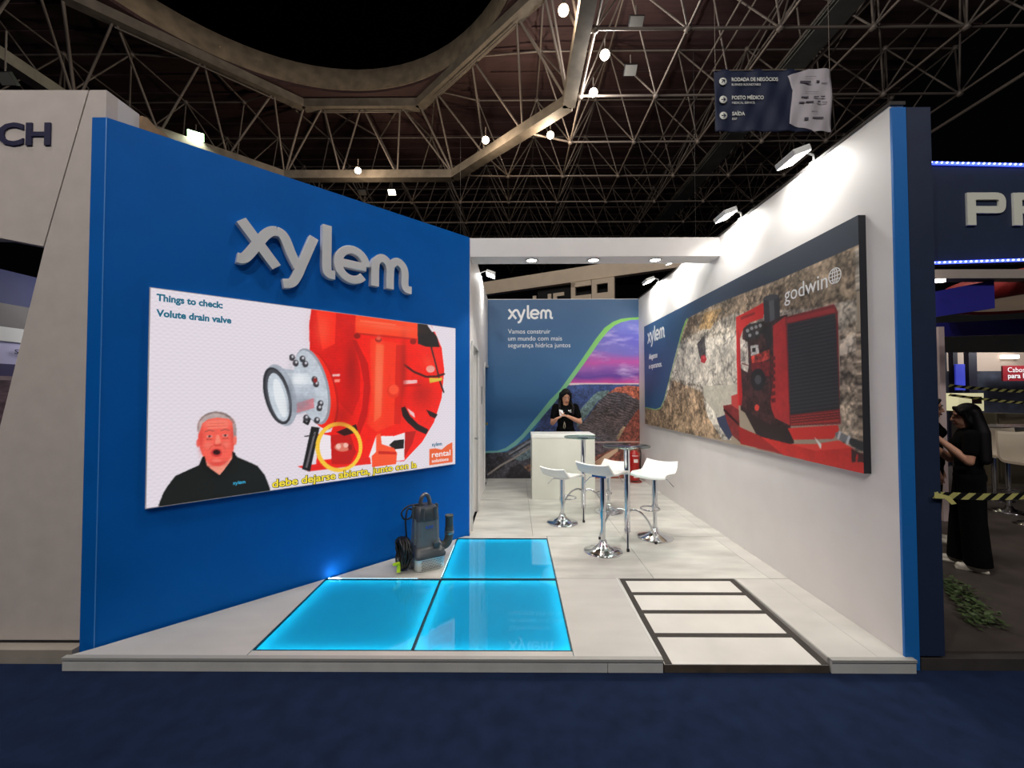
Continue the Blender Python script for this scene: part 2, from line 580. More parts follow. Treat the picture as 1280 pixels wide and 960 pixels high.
# ------------------------------------------------------------------ drawings of the three flat prints, in metres on each print
LED=[('poly',(252,26,12),[(1.03,1.498),(1.012,1.359),(1.019,1.13),(1.121,1.042),(1.215,0.888),(1.246,0.711),(1.236,0.535),(1.202,0.432),(1.094,0.422),(1.08,0.15),(1.464,0.122),(1.911,0.099),(2.115,0.27),(2.259,0.469),(2.353,0.721),(2.385,1.022),(2.351,1.258),(2.267,1.421),(2.201,1.509),(1.416,1.489)],None,0.05),
('poly',(226,14,8),[(1.03,1.498),(1.012,1.359),(1.019,1.13),(1.121,1.042),(1.215,0.888),(1.246,0.711),(1.386,0.565),(1.459,0.746),(1.457,0.986),(1.399,1.221),(1.412,1.489)],None,0.05),
('poly',(255,38,18),[(1.067,1.486),(1.236,1.492),(1.229,1.207),(1.12,1.146)],None,0.03),
('poly',(205,10,8),[(1.381,1.256),(1.418,1.259),(1.533,1.045),(1.558,0.821),(1.527,0.56),(1.462,0.397),(1.406,0.382),(1.479,0.635),(1.496,0.857),(1.457,1.059)],None,0),
('poly',(255,52,24),[(1.551,1.281),(1.916,1.264),(1.903,0.824),(1.875,0.586),(1.822,0.47),(1.617,0.405),(1.528,0.485),(1.565,0.708)],None,0.04),
('poly',(255,92,52),[(1.611,1.239),(1.692,1.236),(1.666,0.554),(1.596,0.5)],None,0.03),
('poly',(225,28,15),[(1.818,1.246),(1.916,1.254),(1.903,0.824),(1.87,0.468),(1.801,0.471)],None,0),
('poly',(255,70,32),[(1.412,1.483),(2.058,1.486),(2.054,1.333),(1.413,1.329)],None,0),
('poly',(214,26,12),[(1.413,1.329),(2.054,1.333),(2.054,1.313),(1.414,1.311)],None,0),
('poly',(255,110,80),[(1.454,1.448),(1.816,1.45),(1.816,1.438),(1.454,1.433)],None,0),
('poly',(18,16,18),[(2.058,1.486),(2.186,1.484),(2.293,1.371),(2.326,1.266),(2.158,1.255),(2.059,1.28)],None,0),
('poly',(235,225,232),[(2.169,1.487),(2.206,1.491),(2.27,1.426),(2.23,1.418)],None,0),
('poly',(150,20,15),[(1.457,1.3),(1.456,1.294),(1.454,1.288),(1.45,1.283),(1.446,1.279),(1.44,1.275),(1.434,1.273),(1.427,1.271),(1.42,1.271),(1.414,1.273),(1.408,1.275),(1.404,1.279),(1.4,1.283),(1.398,1.289),(1.397,1.294),(1.398,1.3),(1.4,1.306),(1.403,1.311),(1.408,1.315),(1.414,1.319),(1.42,1.322),(1.427,1.323),(1.433,1.323),(1.44,1.322),(1.445,1.319),(1.45,1.316),(1.454,1.311),(1.456,1.306)],None,0),
('poly',(150,20,15),[(1.667,1.286),(1.666,1.28),(1.664,1.274),(1.66,1.268),(1.655,1.264),(1.649,1.26),(1.642,1.257),(1.635,1.256),(1.627,1.256),(1.621,1.258),(1.615,1.26),(1.609,1.264),(1.606,1.269),(1.603,1.274),(1.602,1.28),(1.603,1.286),(1.605,1.292),(1.609,1.297),(1.614,1.302),(1.62,1.306),(1.627,1.308),(1.634,1.31),(1.641,1.31),(1.648,1.308),(1.654,1.306),(1.66,1.302),(1.663,1.297),(1.666,1.292)],None,0),
('poly',(150,20,15),[(2.042,1.299),(2.041,1.293),(2.039,1.287),(2.034,1.281),(2.028,1.276),(2.022,1.272),(2.014,1.269),(2.006,1.268),(1.998,1.268),(1.99,1.269),(1.983,1.272),(1.977,1.276),(1.973,1.281),(1.97,1.287),(1.969,1.293),(1.97,1.299),(1.973,1.306),(1.977,1.311),(1.983,1.316),(1.99,1.321),(1.997,1.323),(2.005,1.325),(2.014,1.325),(2.021,1.323),(2.028,1.321),(2.034,1.317),(2.039,1.312),(2.041,1.306)],None,0),
('poly',(225,90,70),[(1.659,1.297),(1.658,1.293),(1.656,1.29),(1.653,1.287),(1.649,1.284),(1.645,1.281),(1.64,1.28),(1.634,1.279),(1.629,1.279),(1.624,1.28),(1.619,1.281),(1.616,1.283),(1.613,1.286),(1.611,1.289),(1.61,1.292),(1.611,1.296),(1.613,1.299),(1.615,1.302),(1.619,1.305),(1.624,1.307),(1.629,1.309),(1.634,1.31),(1.64,1.31),(1.645,1.309),(1.649,1.308),(1.653,1.306),(1.656,1.303),(1.658,1.3)],None,0),
('line',(60,20,22),[(1.91,1.054),(2.019,0.988),(2.159,0.943),(2.282,0.95),(2.383,0.979)],0.022),
('line',(35,22,24),[(2.219,1.258),(2.276,1.082),(2.332,0.892),(2.378,0.785)],0.02),
('poly',(250,205,205),[(1.896,0.899),(2.053,0.907),(2.054,0.874),(1.896,0.86)],None,0),
('poly',(210,20,14),[(1.896,0.856),(2.1,0.863),(2.1,0.846),(1.896,0.836)],None,0),
('poly',(235,190,185),[(1.189,0.936),(1.276,0.943),(1.272,0.921),(1.198,0.919)],None,0),
('poly',(250,140,120),[(1.224,0.892),(1.276,0.896),(1.273,0.871),(1.227,0.867)],None,0),
('poly',(240,50,25),[(1.859,0.792),(1.857,0.776),(1.852,0.761),(1.844,0.747),(1.833,0.736),(1.82,0.728),(1.806,0.723),(1.791,0.721),(1.776,0.723),(1.762,0.728),(1.749,0.737),(1.738,0.748),(1.73,0.761),(1.725,0.776),(1.723,0.791),(1.725,0.807),(1.73,0.821),(1.738,0.835),(1.748,0.846),(1.761,0.854),(1.775,0.86),(1.79,0.862),(1.805,0.86),(1.82,0.855),(1.833,0.847),(1.844,0.836),(1.852,0.823),(1.857,0.808)],None,0),
('poly',(255,80,48),[(1.846,0.807),(1.845,0.797),(1.841,0.787),(1.835,0.778),(1.827,0.77),(1.817,0.765),(1.806,0.761),(1.795,0.76),(1.784,0.761),(1.773,0.765),(1.763,0.77),(1.755,0.778),(1.749,0.787),(1.745,0.796),(1.744,0.807),(1.745,0.817),(1.749,0.827),(1.755,0.836),(1.763,0.843),(1.772,0.849),(1.783,0.853),(1.794,0.854),(1.806,0.853),(1.817,0.85),(1.826,0.844),(1.835,0.837),(1.841,0.828),(1.845,0.818)],None,0),
('poly',(225,200,60),[(2.196,0.931),(2.282,0.929),(2.357,0.94),(2.358,0.91),(2.203,0.877)],None,0),
('poly',(240,170,160),[(2.266,1.028),(2.265,1.02),(2.261,1.012),(2.255,1.004),(2.246,0.998),(2.236,0.993),(2.224,0.99),(2.212,0.988),(2.201,0.989),(2.189,0.991),(2.179,0.995),(2.171,1.001),(2.164,1.008),(2.16,1.016),(2.159,1.024),(2.16,1.032),(2.164,1.04),(2.17,1.048),(2.179,1.054),(2.189,1.059),(2.2,1.062),(2.212,1.064),(2.224,1.064),(2.236,1.061),(2.246,1.057),(2.254,1.052),(2.261,1.045),(2.265,1.037)],None,0),
('poly',(22,16,18),[(1.875,0.629),(1.919,0.64),(1.975,0.543),(2.067,0.458),(2.191,0.393),(2.162,0.345),(2.044,0.398),(1.942,0.484),(1.891,0.546)],None,0),
('poly',(22,16,18),[(2.161,0.602),(2.234,0.575),(2.303,0.547),(2.271,0.506),(2.205,0.534)],None,0),
('poly',(240,200,200),[(1.941,0.624),(2.021,0.571),(2.032,0.52),(1.975,0.563)],None,0),
('poly',(246,236,240),[(1.54,0.159),(1.617,0.367),(1.802,0.354),(1.923,0.381),(1.915,0.108),(1.57,0.11)],None,0),
('poly',(20,16,18),[(1.75,0.271),(1.802,0.311),(1.91,0.315),(1.906,0.224),(1.802,0.222)],None,0),
('poly',(190,16,12),[(1.92,0.386),(2.044,0.388),(1.999,0.26),(1.911,0.129)],None,0),
('poly',(255,85,45),[(1.617,0.377),(1.661,0.393),(1.674,0.287),(1.802,0.237),(1.835,0.186),(1.825,0.079),(1.579,0.08),(1.575,0.184),(1.618,0.217)],None,0),
('poly',(215,30,18),[(1.642,0.224),(1.824,0.196),(1.824,0.173),(1.642,0.195)],None,0),
('poly',(240,30,20),[(0.935,0.165),(1.08,0.167),(1.282,0.161),(1.559,0.176),(1.57,0.11),(1.248,0.112),(1.02,0.111)],None,0),
('poly',(246,236,242),[(1.113,0.424),(1.211,0.396),(1.22,0.195),(1.099,0.196)],None,0),
('poly',(200,18,12),[(1.197,0.406),(1.37,0.403),(1.426,0.235),(1.372,0.133),(1.21,0.152)],None,0),
('poly',(225,120,100),[(1.374,0.284),(1.372,0.275),(1.367,0.267),(1.359,0.261),(1.347,0.255),(1.334,0.252),(1.319,0.251),(1.303,0.251),(1.287,0.254),(1.272,0.258),(1.259,0.264),(1.248,0.271),(1.24,0.279),(1.234,0.288),(1.233,0.297),(1.234,0.305),(1.239,0.313),(1.247,0.319),(1.258,0.325),(1.272,0.328),(1.286,0.33),(1.302,0.329),(1.318,0.327),(1.333,0.323),(1.347,0.317),(1.358,0.31),(1.367,0.302),(1.372,0.293)],None,0),
('poly',(250,190,175),[(1.288,0.299),(1.288,0.293),(1.286,0.288),(1.284,0.284),(1.28,0.28),(1.277,0.277),(1.272,0.276),(1.267,0.276),(1.263,0.277),(1.258,0.279),(1.254,0.282),(1.251,0.287),(1.248,0.291),(1.247,0.297),(1.246,0.302),(1.247,0.308),(1.248,0.313),(1.251,0.317),(1.254,0.321),(1.258,0.324),(1.262,0.325),(1.267,0.325),(1.272,0.324),(1.276,0.322),(1.28,0.319),(1.284,0.314),(1.286,0.31),(1.288,0.304)],None,0),
('poly',(250,190,175),[(1.352,0.304),(1.352,0.299),(1.35,0.295),(1.348,0.291),(1.344,0.288),(1.34,0.285),(1.336,0.284),(1.331,0.284),(1.326,0.285),(1.322,0.287),(1.318,0.29),(1.314,0.294),(1.312,0.298),(1.31,0.303),(1.309,0.307),(1.31,0.312),(1.311,0.317),(1.314,0.32),(1.317,0.323),(1.321,0.326),(1.326,0.327),(1.331,0.327),(1.335,0.326),(1.34,0.324),(1.344,0.321),(1.348,0.318),(1.35,0.313),(1.352,0.309)],None,0),
('poly',(150,20,15),[(1.389,0.282),(1.388,0.276),(1.387,0.27),(1.385,0.265),(1.382,0.261),(1.379,0.257),(1.375,0.256),(1.371,0.255),(1.367,0.256),(1.363,0.259),(1.359,0.263),(1.357,0.267),(1.354,0.273),(1.353,0.279),(1.352,0.286),(1.353,0.292),(1.354,0.298),(1.356,0.303),(1.359,0.308),(1.363,0.311),(1.366,0.313),(1.37,0.313),(1.374,0.312),(1.378,0.309),(1.382,0.306),(1.385,0.301),(1.387,0.295),(1.388,0.289)],None,0),
('poly',(40,12,12),[(1.245,0.429),(1.424,0.49),(1.443,0.416),(1.316,0.389)],None,0),
('poly',(24,22,24),[(1.038,0.49),(1.106,0.476),(1.032,0.109),(0.969,0.137)],None,0),
('poly',(105,100,105),[(1.061,0.441),(1.077,0.44),(1.01,0.142),(0.994,0.147)],None,0),
('line',(24,22,24),[(0.99,0.409),(1.061,0.416)],0.01),
('line',(24,22,24),[(0.988,0.563),(0.981,0.53),(1.009,0.512),(1.028,0.561)],0.02),
('poly',(200,20,12),[(1.241,0.832),(1.257,0.755),(1.265,0.68),(1.264,0.61),(1.256,0.55),(1.239,0.503),(1.216,0.472),(1.187,0.457),(1.155,0.46),(1.12,0.479),(1.085,0.514),(1.051,0.562),(1.02,0.622),(0.994,0.689),(0.973,0.761),(0.958,0.834),(0.951,0.905),(0.951,0.971),(0.959,1.028),(0.974,1.074),(0.995,1.107),(1.021,1.125),(1.053,1.126),(1.087,1.112),(1.122,1.08),(1.157,1.035),(1.189,0.976),(1.218,0.907)],None,0),
('poly',(252,40,20),[(1.223,0.836),(1.239,0.759),(1.247,0.685),(1.246,0.616),(1.238,0.557),(1.221,0.511),(1.198,0.48),(1.169,0.465),(1.137,0.467),(1.103,0.486),(1.068,0.521),(1.034,0.569),(1.004,0.627),(0.978,0.693),(0.957,0.764),(0.943,0.836),(0.936,0.907),(0.936,0.971),(0.944,1.028),(0.959,1.074),(0.98,1.106),(1.006,1.124),(1.037,1.126),(1.071,1.111),(1.106,1.08),(1.141,1.035),(1.173,0.977),(1.201,0.91)],None,0),
('poly',(150,158,170),[(1.172,0.865),(1.187,0.79),(1.195,0.717),(1.195,0.65),(1.188,0.592),(1.173,0.547),(1.152,0.516),(1.125,0.502),(1.094,0.504),(1.062,0.523),(1.029,0.557),(0.997,0.604),(0.968,0.661),(0.943,0.726),(0.923,0.796),(0.909,0.867),(0.902,0.935),(0.901,0.999),(0.908,1.055),(0.921,1.099),(0.941,1.131),(0.966,1.148),(0.995,1.149),(1.027,1.135),(1.06,1.105),(1.093,1.06),(1.123,1.003),(1.15,0.937)],None,0),
('poly',(196,204,214),[(1.152,0.862),(1.167,0.791),(1.174,0.722),(1.175,0.659),(1.168,0.604),(1.155,0.562),(1.135,0.533),(1.111,0.519),(1.083,0.522),(1.053,0.539),(1.022,0.571),(0.992,0.616),(0.965,0.67),(0.941,0.732),(0.922,0.798),(0.909,0.865),(0.902,0.931),(0.901,0.991),(0.907,1.043),(0.92,1.086),(0.937,1.115),(0.96,1.131),(0.987,1.132),(1.017,1.118),(1.047,1.089),(1.078,1.047),(1.107,0.993),(1.132,0.93)],None,0.1),
('poly',(188,196,208),[(0.78,0.978),(0.891,0.963),(0.992,0.967),(1.057,0.85),(1.075,0.713),(1.027,0.621),(0.926,0.595),(0.844,0.52),(0.8,0.539)],None,0.12),
('poly',(214,222,230),[(0.839,0.936),(1.008,0.942),(1.049,0.85),(0.855,0.847)],None,0.06),
('poly',(225,130,140),[(0.902,0.682),(1.058,0.731),(1.059,0.645),(0.926,0.607)],None,0.1),
('poly',(170,178,190),[(0.91,0.785),(0.92,0.728),(0.925,0.672),(0.923,0.62),(0.915,0.575),(0.901,0.54),(0.882,0.516),(0.859,0.504),(0.834,0.505),(0.806,0.519),(0.779,0.544),(0.753,0.579),(0.73,0.623),(0.711,0.673),(0.695,0.726),(0.686,0.781),(0.681,0.834),(0.683,0.884),(0.69,0.927),(0.703,0.962),(0.721,0.987),(0.742,1.001),(0.767,1.003),(0.794,0.992),(0.821,0.969),(0.848,0.935),(0.872,0.892),(0.893,0.841)],None,0.1),
('poly',(70,72,80),[(0.861,0.776),(0.871,0.724),(0.876,0.673),(0.876,0.626),(0.87,0.585),(0.86,0.553),(0.845,0.532),(0.827,0.522),(0.806,0.523),(0.783,0.536),(0.761,0.559),(0.739,0.592),(0.719,0.633),(0.702,0.679),(0.688,0.729),(0.678,0.779),(0.674,0.828),(0.674,0.873),(0.679,0.913),(0.688,0.944),(0.702,0.966),(0.72,0.978),(0.74,0.979),(0.762,0.968),(0.785,0.946),(0.807,0.914),(0.828,0.874),(0.846,0.827)],None,0),
('poly',(205,214,224),[(0.851,0.757),(0.86,0.713),(0.865,0.669),(0.866,0.63),(0.863,0.596),(0.856,0.569),(0.845,0.551),(0.832,0.543),(0.816,0.545),(0.799,0.556),(0.781,0.576),(0.764,0.605),(0.748,0.64),(0.734,0.679),(0.722,0.722),(0.714,0.765),(0.709,0.807),(0.708,0.845),(0.711,0.878),(0.718,0.904),(0.728,0.923),(0.741,0.932),(0.756,0.932),(0.773,0.922),(0.79,0.902),(0.808,0.875),(0.824,0.84),(0.839,0.8)],None,0.08),
('poly',(235,240,245),[(0.834,0.742),(0.842,0.707),(0.847,0.673),(0.85,0.641),(0.85,0.615),(0.847,0.594),(0.842,0.58),(0.835,0.574),(0.826,0.576),(0.815,0.586),(0.804,0.603),(0.792,0.627),(0.781,0.656),(0.77,0.688),(0.761,0.723),(0.754,0.758),(0.749,0.791),(0.746,0.822),(0.746,0.848),(0.749,0.869),(0.754,0.882),(0.761,0.889),(0.77,0.887),(0.78,0.878),(0.791,0.862),(0.803,0.838),(0.814,0.81),(0.825,0.777)],None,0),
('line',(40,42,48),[(0.865,0.772),(0.875,0.721),(0.88,0.672),(0.88,0.626),(0.875,0.586),(0.865,0.555),(0.85,0.534),(0.833,0.524),(0.812,0.526),(0.791,0.538),(0.768,0.561),(0.747,0.593),(0.728,0.633),(0.711,0.678),(0.698,0.726),(0.688,0.775),(0.684,0.823),(0.684,0.867),(0.689,0.905),(0.698,0.936),(0.711,0.958),(0.728,0.969),(0.748,0.97),(0.769,0.959),(0.791,0.938),(0.813,0.907),(0.833,0.867),(0.851,0.822),(0.865,0.772)],0.012),
('poly',(60,56,62),[(0.906,1.067),(0.905,1.06),(0.903,1.054),(0.901,1.049),(0.897,1.044),(0.893,1.04),(0.888,1.038),(0.883,1.037),(0.878,1.038),(0.873,1.039),(0.869,1.042),(0.865,1.047),(0.863,1.052),(0.861,1.058),(0.86,1.064),(0.861,1.07),(0.862,1.076),(0.865,1.082),(0.868,1.086),(0.873,1.09),(0.877,1.092),(0.882,1.093),(0.888,1.093),(0.892,1.091),(0.897,1.088),(0.9,1.084),(0.903,1.079),(0.905,1.073)],None,0),
('poly',(205,205,212),[(0.896,1.074),(0.896,1.072),(0.895,1.069),(0.894,1.067),(0.893,1.065),(0.891,1.064),(0.889,1.063),(0.887,1.062),(0.885,1.062),(0.883,1.063),(0.882,1.064),(0.88,1.066),(0.879,1.068),(0.878,1.071),(0.878,1.073),(0.878,1.076),(0.879,1.078),(0.88,1.081),(0.881,1.083),(0.883,1.084),(0.885,1.085),(0.887,1.085),(0.889,1.085),(0.891,1.085),(0.893,1.083),(0.894,1.081),(0.895,1.079),(0.896,1.077)],None,0),
('poly',(60,56,62),[(0.986,1.06),(0.986,1.053),(0.984,1.047),(0.981,1.042),(0.978,1.037),(0.973,1.033),(0.968,1.031),(0.963,1.03),(0.958,1.03),(0.953,1.032),(0.948,1.035),(0.945,1.04),(0.942,1.045),(0.94,1.051),(0.939,1.057),(0.94,1.063),(0.942,1.069),(0.944,1.075),(0.948,1.08),(0.952,1.083),(0.957,1.086),(0.962,1.087),(0.968,1.087),(0.973,1.085),(0.977,1.082),(0.981,1.077),(0.984,1.072),(0.986,1.066)],None,0),
('poly',(205,205,212),[(0.977,1.068),(0.976,1.065),(0.976,1.062),(0.975,1.06),(0.973,1.058),(0.971,1.057),(0.97,1.056),(0.967,1.055),(0.965,1.055),(0.963,1.056),(0.962,1.057),(0.96,1.059),(0.959,1.061),(0.958,1.064),(0.958,1.066),(0.958,1.069),(0.959,1.072),(0.96,1.074),(0.961,1.076),(0.963,1.077),(0.965,1.078),(0.967,1.079),(0.969,1.079),(0.971,1.078),(0.973,1.077),(0.975,1.075),(0.976,1.073),(0.976,1.07)],None,0),
('poly',(60,56,62),[(0.934,1.022),(0.933,1.015),(0.931,1.009),(0.929,1.004),(0.925,0.999),(0.921,0.995),(0.916,0.993),(0.911,0.992),(0.906,0.993),(0.901,0.994),(0.897,0.998),(0.893,1.002),(0.89,1.007),(0.888,1.013),(0.888,1.019),(0.888,1.025),(0.89,1.032),(0.893,1.037),(0.896,1.042),(0.9,1.045),(0.905,1.048),(0.91,1.049),(0.915,1.048),(0.92,1.046),(0.925,1.043),(0.928,1.039),(0.931,1.034),(0.933,1.028)],None,0),
('poly',(205,205,212),[(0.924,1.029),(0.924,1.027),(0.923,1.024),(0.922,1.022),(0.921,1.02),(0.919,1.019),(0.917,1.018),(0.915,1.017),(0.913,1.017),(0.911,1.018),(0.909,1.02),(0.908,1.021),(0.907,1.023),(0.906,1.026),(0.906,1.028),(0.906,1.031),(0.907,1.034),(0.908,1.036),(0.909,1.038),(0.911,1.039),(0.913,1.04),(0.915,1.041),(0.917,1.04),(0.919,1.04),(0.921,1.038),(0.922,1.037),(0.923,1.034),(0.924,1.032)],None,0),
('poly',(60,56,62),[(1.009,1.019),(1.008,1.012),(1.007,1.006),(1.004,1.0),(1.0,0.996),(0.996,0.992),(0.991,0.99),(0.985,0.989),(0.98,0.989),(0.975,0.991),(0.971,0.994),(0.967,0.999),(0.964,1.004),(0.962,1.01),(0.962,1.016),(0.962,1.023),(0.964,1.029),(0.967,1.034),(0.97,1.039),(0.975,1.043),(0.98,1.045),(0.985,1.046),(0.99,1.046),(0.995,1.044),(1.0,1.041),(1.003,1.036),(1.006,1.031),(1.008,1.025)],None,0),
('poly',(205,205,212),[(0.999,1.027),(0.999,1.024),(0.998,1.021),(0.997,1.019),(0.996,1.017),(0.994,1.016),(0.992,1.015),(0.99,1.014),(0.988,1.014),(0.986,1.015),(0.984,1.017),(0.982,1.018),(0.981,1.021),(0.981,1.023),(0.98,1.026),(0.98,1.028),(0.981,1.031),(0.982,1.033),(0.984,1.035),(0.986,1.037),(0.987,1.038),(0.99,1.038),(0.992,1.038),(0.994,1.037),(0.996,1.036),(0.997,1.034),(0.998,1.032),(0.999,1.029)],None,0),
('poly',(60,56,62),[(1.084,0.888),(1.084,0.882),(1.082,0.876),(1.079,0.87),(1.075,0.865),(1.071,0.862),(1.066,0.859),(1.06,0.859),(1.055,0.859),(1.05,0.861),(1.045,0.865),(1.041,0.869),(1.038,0.875),(1.036,0.881),(1.036,0.887),(1.036,0.894),(1.038,0.9),(1.041,0.905),(1.045,0.91),(1.049,0.914),(1.054,0.916),(1.06,0.917),(1.065,0.916),(1.07,0.914),(1.075,0.911),(1.079,0.906),(1.082,0.901),(1.084,0.895)],None,0),
('poly',(205,205,212),[(1.074,0.897),(1.074,0.894),(1.073,0.891),(1.072,0.889),(1.071,0.887),(1.069,0.886),(1.067,0.885),(1.065,0.884),(1.063,0.885),(1.061,0.885),(1.059,0.887),(1.057,0.889),(1.056,0.891),(1.055,0.893),(1.055,0.896),(1.055,0.899),(1.056,0.901),(1.057,0.904),(1.058,0.906),(1.06,0.907),(1.062,0.908),(1.065,0.908),(1.067,0.908),(1.069,0.907),(1.071,0.906),(1.072,0.904),(1.073,0.902),(1.074,0.899)],None,0),
('poly',(60,56,62),[(1.098,0.851),(1.097,0.844),(1.095,0.838),(1.093,0.832),(1.089,0.828),(1.084,0.824),(1.079,0.822),(1.073,0.821),(1.068,0.822),(1.063,0.824),(1.058,0.827),(1.054,0.832),(1.051,0.837),(1.05,0.843),(1.049,0.85),(1.049,0.856),(1.051,0.863),(1.054,0.868),(1.058,0.873),(1.062,0.876),(1.068,0.879),(1.073,0.879),(1.078,0.879),(1.084,0.877),(1.088,0.873),(1.092,0.869),(1.095,0.863),(1.097,0.857)],None,0),
('poly',(205,205,212),[(1.088,0.859),(1.088,0.856),(1.087,0.854),(1.086,0.852),(1.084,0.85),(1.082,0.848),(1.08,0.847),(1.078,0.847),(1.076,0.847),(1.074,0.848),(1.072,0.849),(1.07,0.851),(1.069,0.854),(1.069,0.856),(1.068,0.859),(1.068,0.861),(1.069,0.864),(1.07,0.866),(1.072,0.868),(1.074,0.87),(1.076,0.871),(1.078,0.871),(1.08,0.871),(1.082,0.87),(1.084,0.868),(1.086,0.867),(1.087,0.864),(1.088,0.862)],None,0),
('poly',(60,56,62),[(1.136,0.682),(1.135,0.675),(1.133,0.669),(1.131,0.663),(1.127,0.659),(1.122,0.655),(1.117,0.653),(1.111,0.653),(1.106,0.654),(1.1,0.656),(1.096,0.659),(1.092,0.664),(1.089,0.67),(1.087,0.676),(1.086,0.682),(1.087,0.689),(1.089,0.695),(1.091,0.7),(1.095,0.705),(1.1,0.708),(1.105,0.711),(1.111,0.711),(1.116,0.71),(1.121,0.708),(1.126,0.705),(1.13,0.7),(1.133,0.694),(1.135,0.688)],None,0),
('poly',(205,205,212),[(1.126,0.69),(1.125,0.688),(1.125,0.685),(1.124,0.683),(1.122,0.681),(1.12,0.68),(1.118,0.679),(1.116,0.678),(1.114,0.679),(1.112,0.68),(1.11,0.681),(1.108,0.683),(1.107,0.685),(1.106,0.688),(1.106,0.691),(1.106,0.693),(1.107,0.696),(1.108,0.698),(1.11,0.7),(1.111,0.701),(1.113,0.702),(1.116,0.703),(1.118,0.702),(1.12,0.701),(1.122,0.7),(1.123,0.698),(1.125,0.696),(1.125,0.693)],None,0),
('poly',(60,56,62),[(1.126,0.644),(1.126,0.637),(1.124,0.631),(1.121,0.626),(1.117,0.621),(1.112,0.618),(1.107,0.616),(1.102,0.615),(1.096,0.616),(1.091,0.618),(1.086,0.622),(1.082,0.627),(1.079,0.632),(1.078,0.638),(1.077,0.645),(1.077,0.651),(1.079,0.657),(1.082,0.663),(1.086,0.667),(1.09,0.671),(1.096,0.673),(1.101,0.673),(1.107,0.673),(1.112,0.67),(1.117,0.667),(1.121,0.662),(1.124,0.656),(1.125,0.65)],None,0),
('poly',(205,205,212),[(1.116,0.653),(1.116,0.65),(1.115,0.647),(1.114,0.645),(1.113,0.643),(1.111,0.642),(1.109,0.641),(1.106,0.641),(1.104,0.641),(1.102,0.642),(1.1,0.643),(1.099,0.645),(1.097,0.648),(1.097,0.65),(1.096,0.653),(1.097,0.656),(1.097,0.658),(1.098,0.66),(1.1,0.662),(1.102,0.664),(1.104,0.665),(1.106,0.665),(1.108,0.664),(1.11,0.664),(1.112,0.662),(1.114,0.66),(1.115,0.658),(1.116,0.655)],None,0),
('poly',(60,56,62),[(1.107,0.538),(1.107,0.531),(1.105,0.525),(1.102,0.52),(1.098,0.515),(1.094,0.512),(1.089,0.51),(1.083,0.51),(1.078,0.511),(1.072,0.513),(1.068,0.517),(1.064,0.521),(1.061,0.527),(1.059,0.533),(1.058,0.54),(1.059,0.546),(1.061,0.552),(1.064,0.558),(1.067,0.562),(1.072,0.565),(1.077,0.567),(1.083,0.568),(1.088,0.567),(1.093,0.564),(1.098,0.561),(1.102,0.556),(1.105,0.55),(1.107,0.544)],None,0),
('poly',(205,205,212),[(1.097,0.547),(1.097,0.544),(1.097,0.541),(1.095,0.539),(1.094,0.537),(1.092,0.536),(1.09,0.535),(1.088,0.535),(1.086,0.535),(1.083,0.536),(1.082,0.538),(1.08,0.54),(1.079,0.542),(1.078,0.545),(1.078,0.547),(1.078,0.55),(1.079,0.553),(1.08,0.555),(1.081,0.557),(1.083,0.558),(1.085,0.559),(1.087,0.559),(1.09,0.559),(1.092,0.558),(1.094,0.556),(1.095,0.554),(1.096,0.552),(1.097,0.549)],None,0),
('poly',(60,56,62),[(1.02,0.562),(1.019,0.555),(1.018,0.549),(1.015,0.544),(1.011,0.54),(1.007,0.537),(1.002,0.535),(0.996,0.534),(0.991,0.535),(0.986,0.537),(0.982,0.541),(0.978,0.546),(0.975,0.551),(0.973,0.557),(0.973,0.564),(0.973,0.57),(0.975,0.576),(0.977,0.581),(0.981,0.586),(0.986,0.589),(0.991,0.591),(0.996,0.591),(1.001,0.59),(1.006,0.588),(1.011,0.585),(1.014,0.58),(1.017,0.574),(1.019,0.568)],None,0),
('poly',(205,205,212),[(1.01,0.571),(1.01,0.568),(1.009,0.566),(1.008,0.563),(1.007,0.562),(1.005,0.56),(1.003,0.559),(1.001,0.559),(0.999,0.56),(0.997,0.561),(0.995,0.562),(0.993,0.564),(0.992,0.566),(0.992,0.569),(0.991,0.571),(0.991,0.574),(0.992,0.576),(0.993,0.579),(0.995,0.58),(0.996,0.582),(0.998,0.583),(1.001,0.583),(1.003,0.582),(1.005,0.581),(1.007,0.58),(1.008,0.578),(1.009,0.576),(1.01,0.573)],None,0),
('poly',(150,30,30),[(1.083,0.881),(1.082,0.877),(1.081,0.872),(1.079,0.868),(1.077,0.865),(1.074,0.863),(1.07,0.861),(1.067,0.86),(1.063,0.861),(1.06,0.862),(1.056,0.865),(1.054,0.868),(1.052,0.872),(1.051,0.876),(1.05,0.881),(1.051,0.885),(1.052,0.89),(1.054,0.893),(1.056,0.897),(1.059,0.899),(1.063,0.901),(1.066,0.902),(1.07,0.901),(1.073,0.9),(1.076,0.897),(1.079,0.894),(1.081,0.89),(1.082,0.886)],None,0),
('line',(255,204,58),[(1.469,0.277),(1.464,0.23),(1.449,0.187),(1.426,0.15),(1.394,0.12),(1.357,0.1),(1.317,0.089),(1.274,0.09),(1.233,0.1),(1.193,0.12),(1.159,0.148),(1.13,0.183),(1.108,0.223),(1.095,0.267),(1.09,0.311),(1.094,0.355),(1.107,0.396),(1.127,0.432),(1.156,0.462),(1.19,0.484),(1.229,0.497),(1.271,0.5),(1.313,0.493),(1.354,0.475),(1.392,0.448),(1.424,0.413),(1.448,0.371),(1.463,0.325),(1.469,0.277)],0.034),
('blob',(255,120,84),(1.637,0.897),0.045,0.323,0.75),
('blob',(176,16,8),(1.902,1.003),0.035,0.299,0.7),
('blob',(255,96,66),(1.118,1.319),0.076,0.156,0.6),
('blob',(150,8,6),(1.379,0.982),0.056,0.272,0.6),
('blob',(150,8,6),(1.296,0.568),0.09,0.107,0.5),
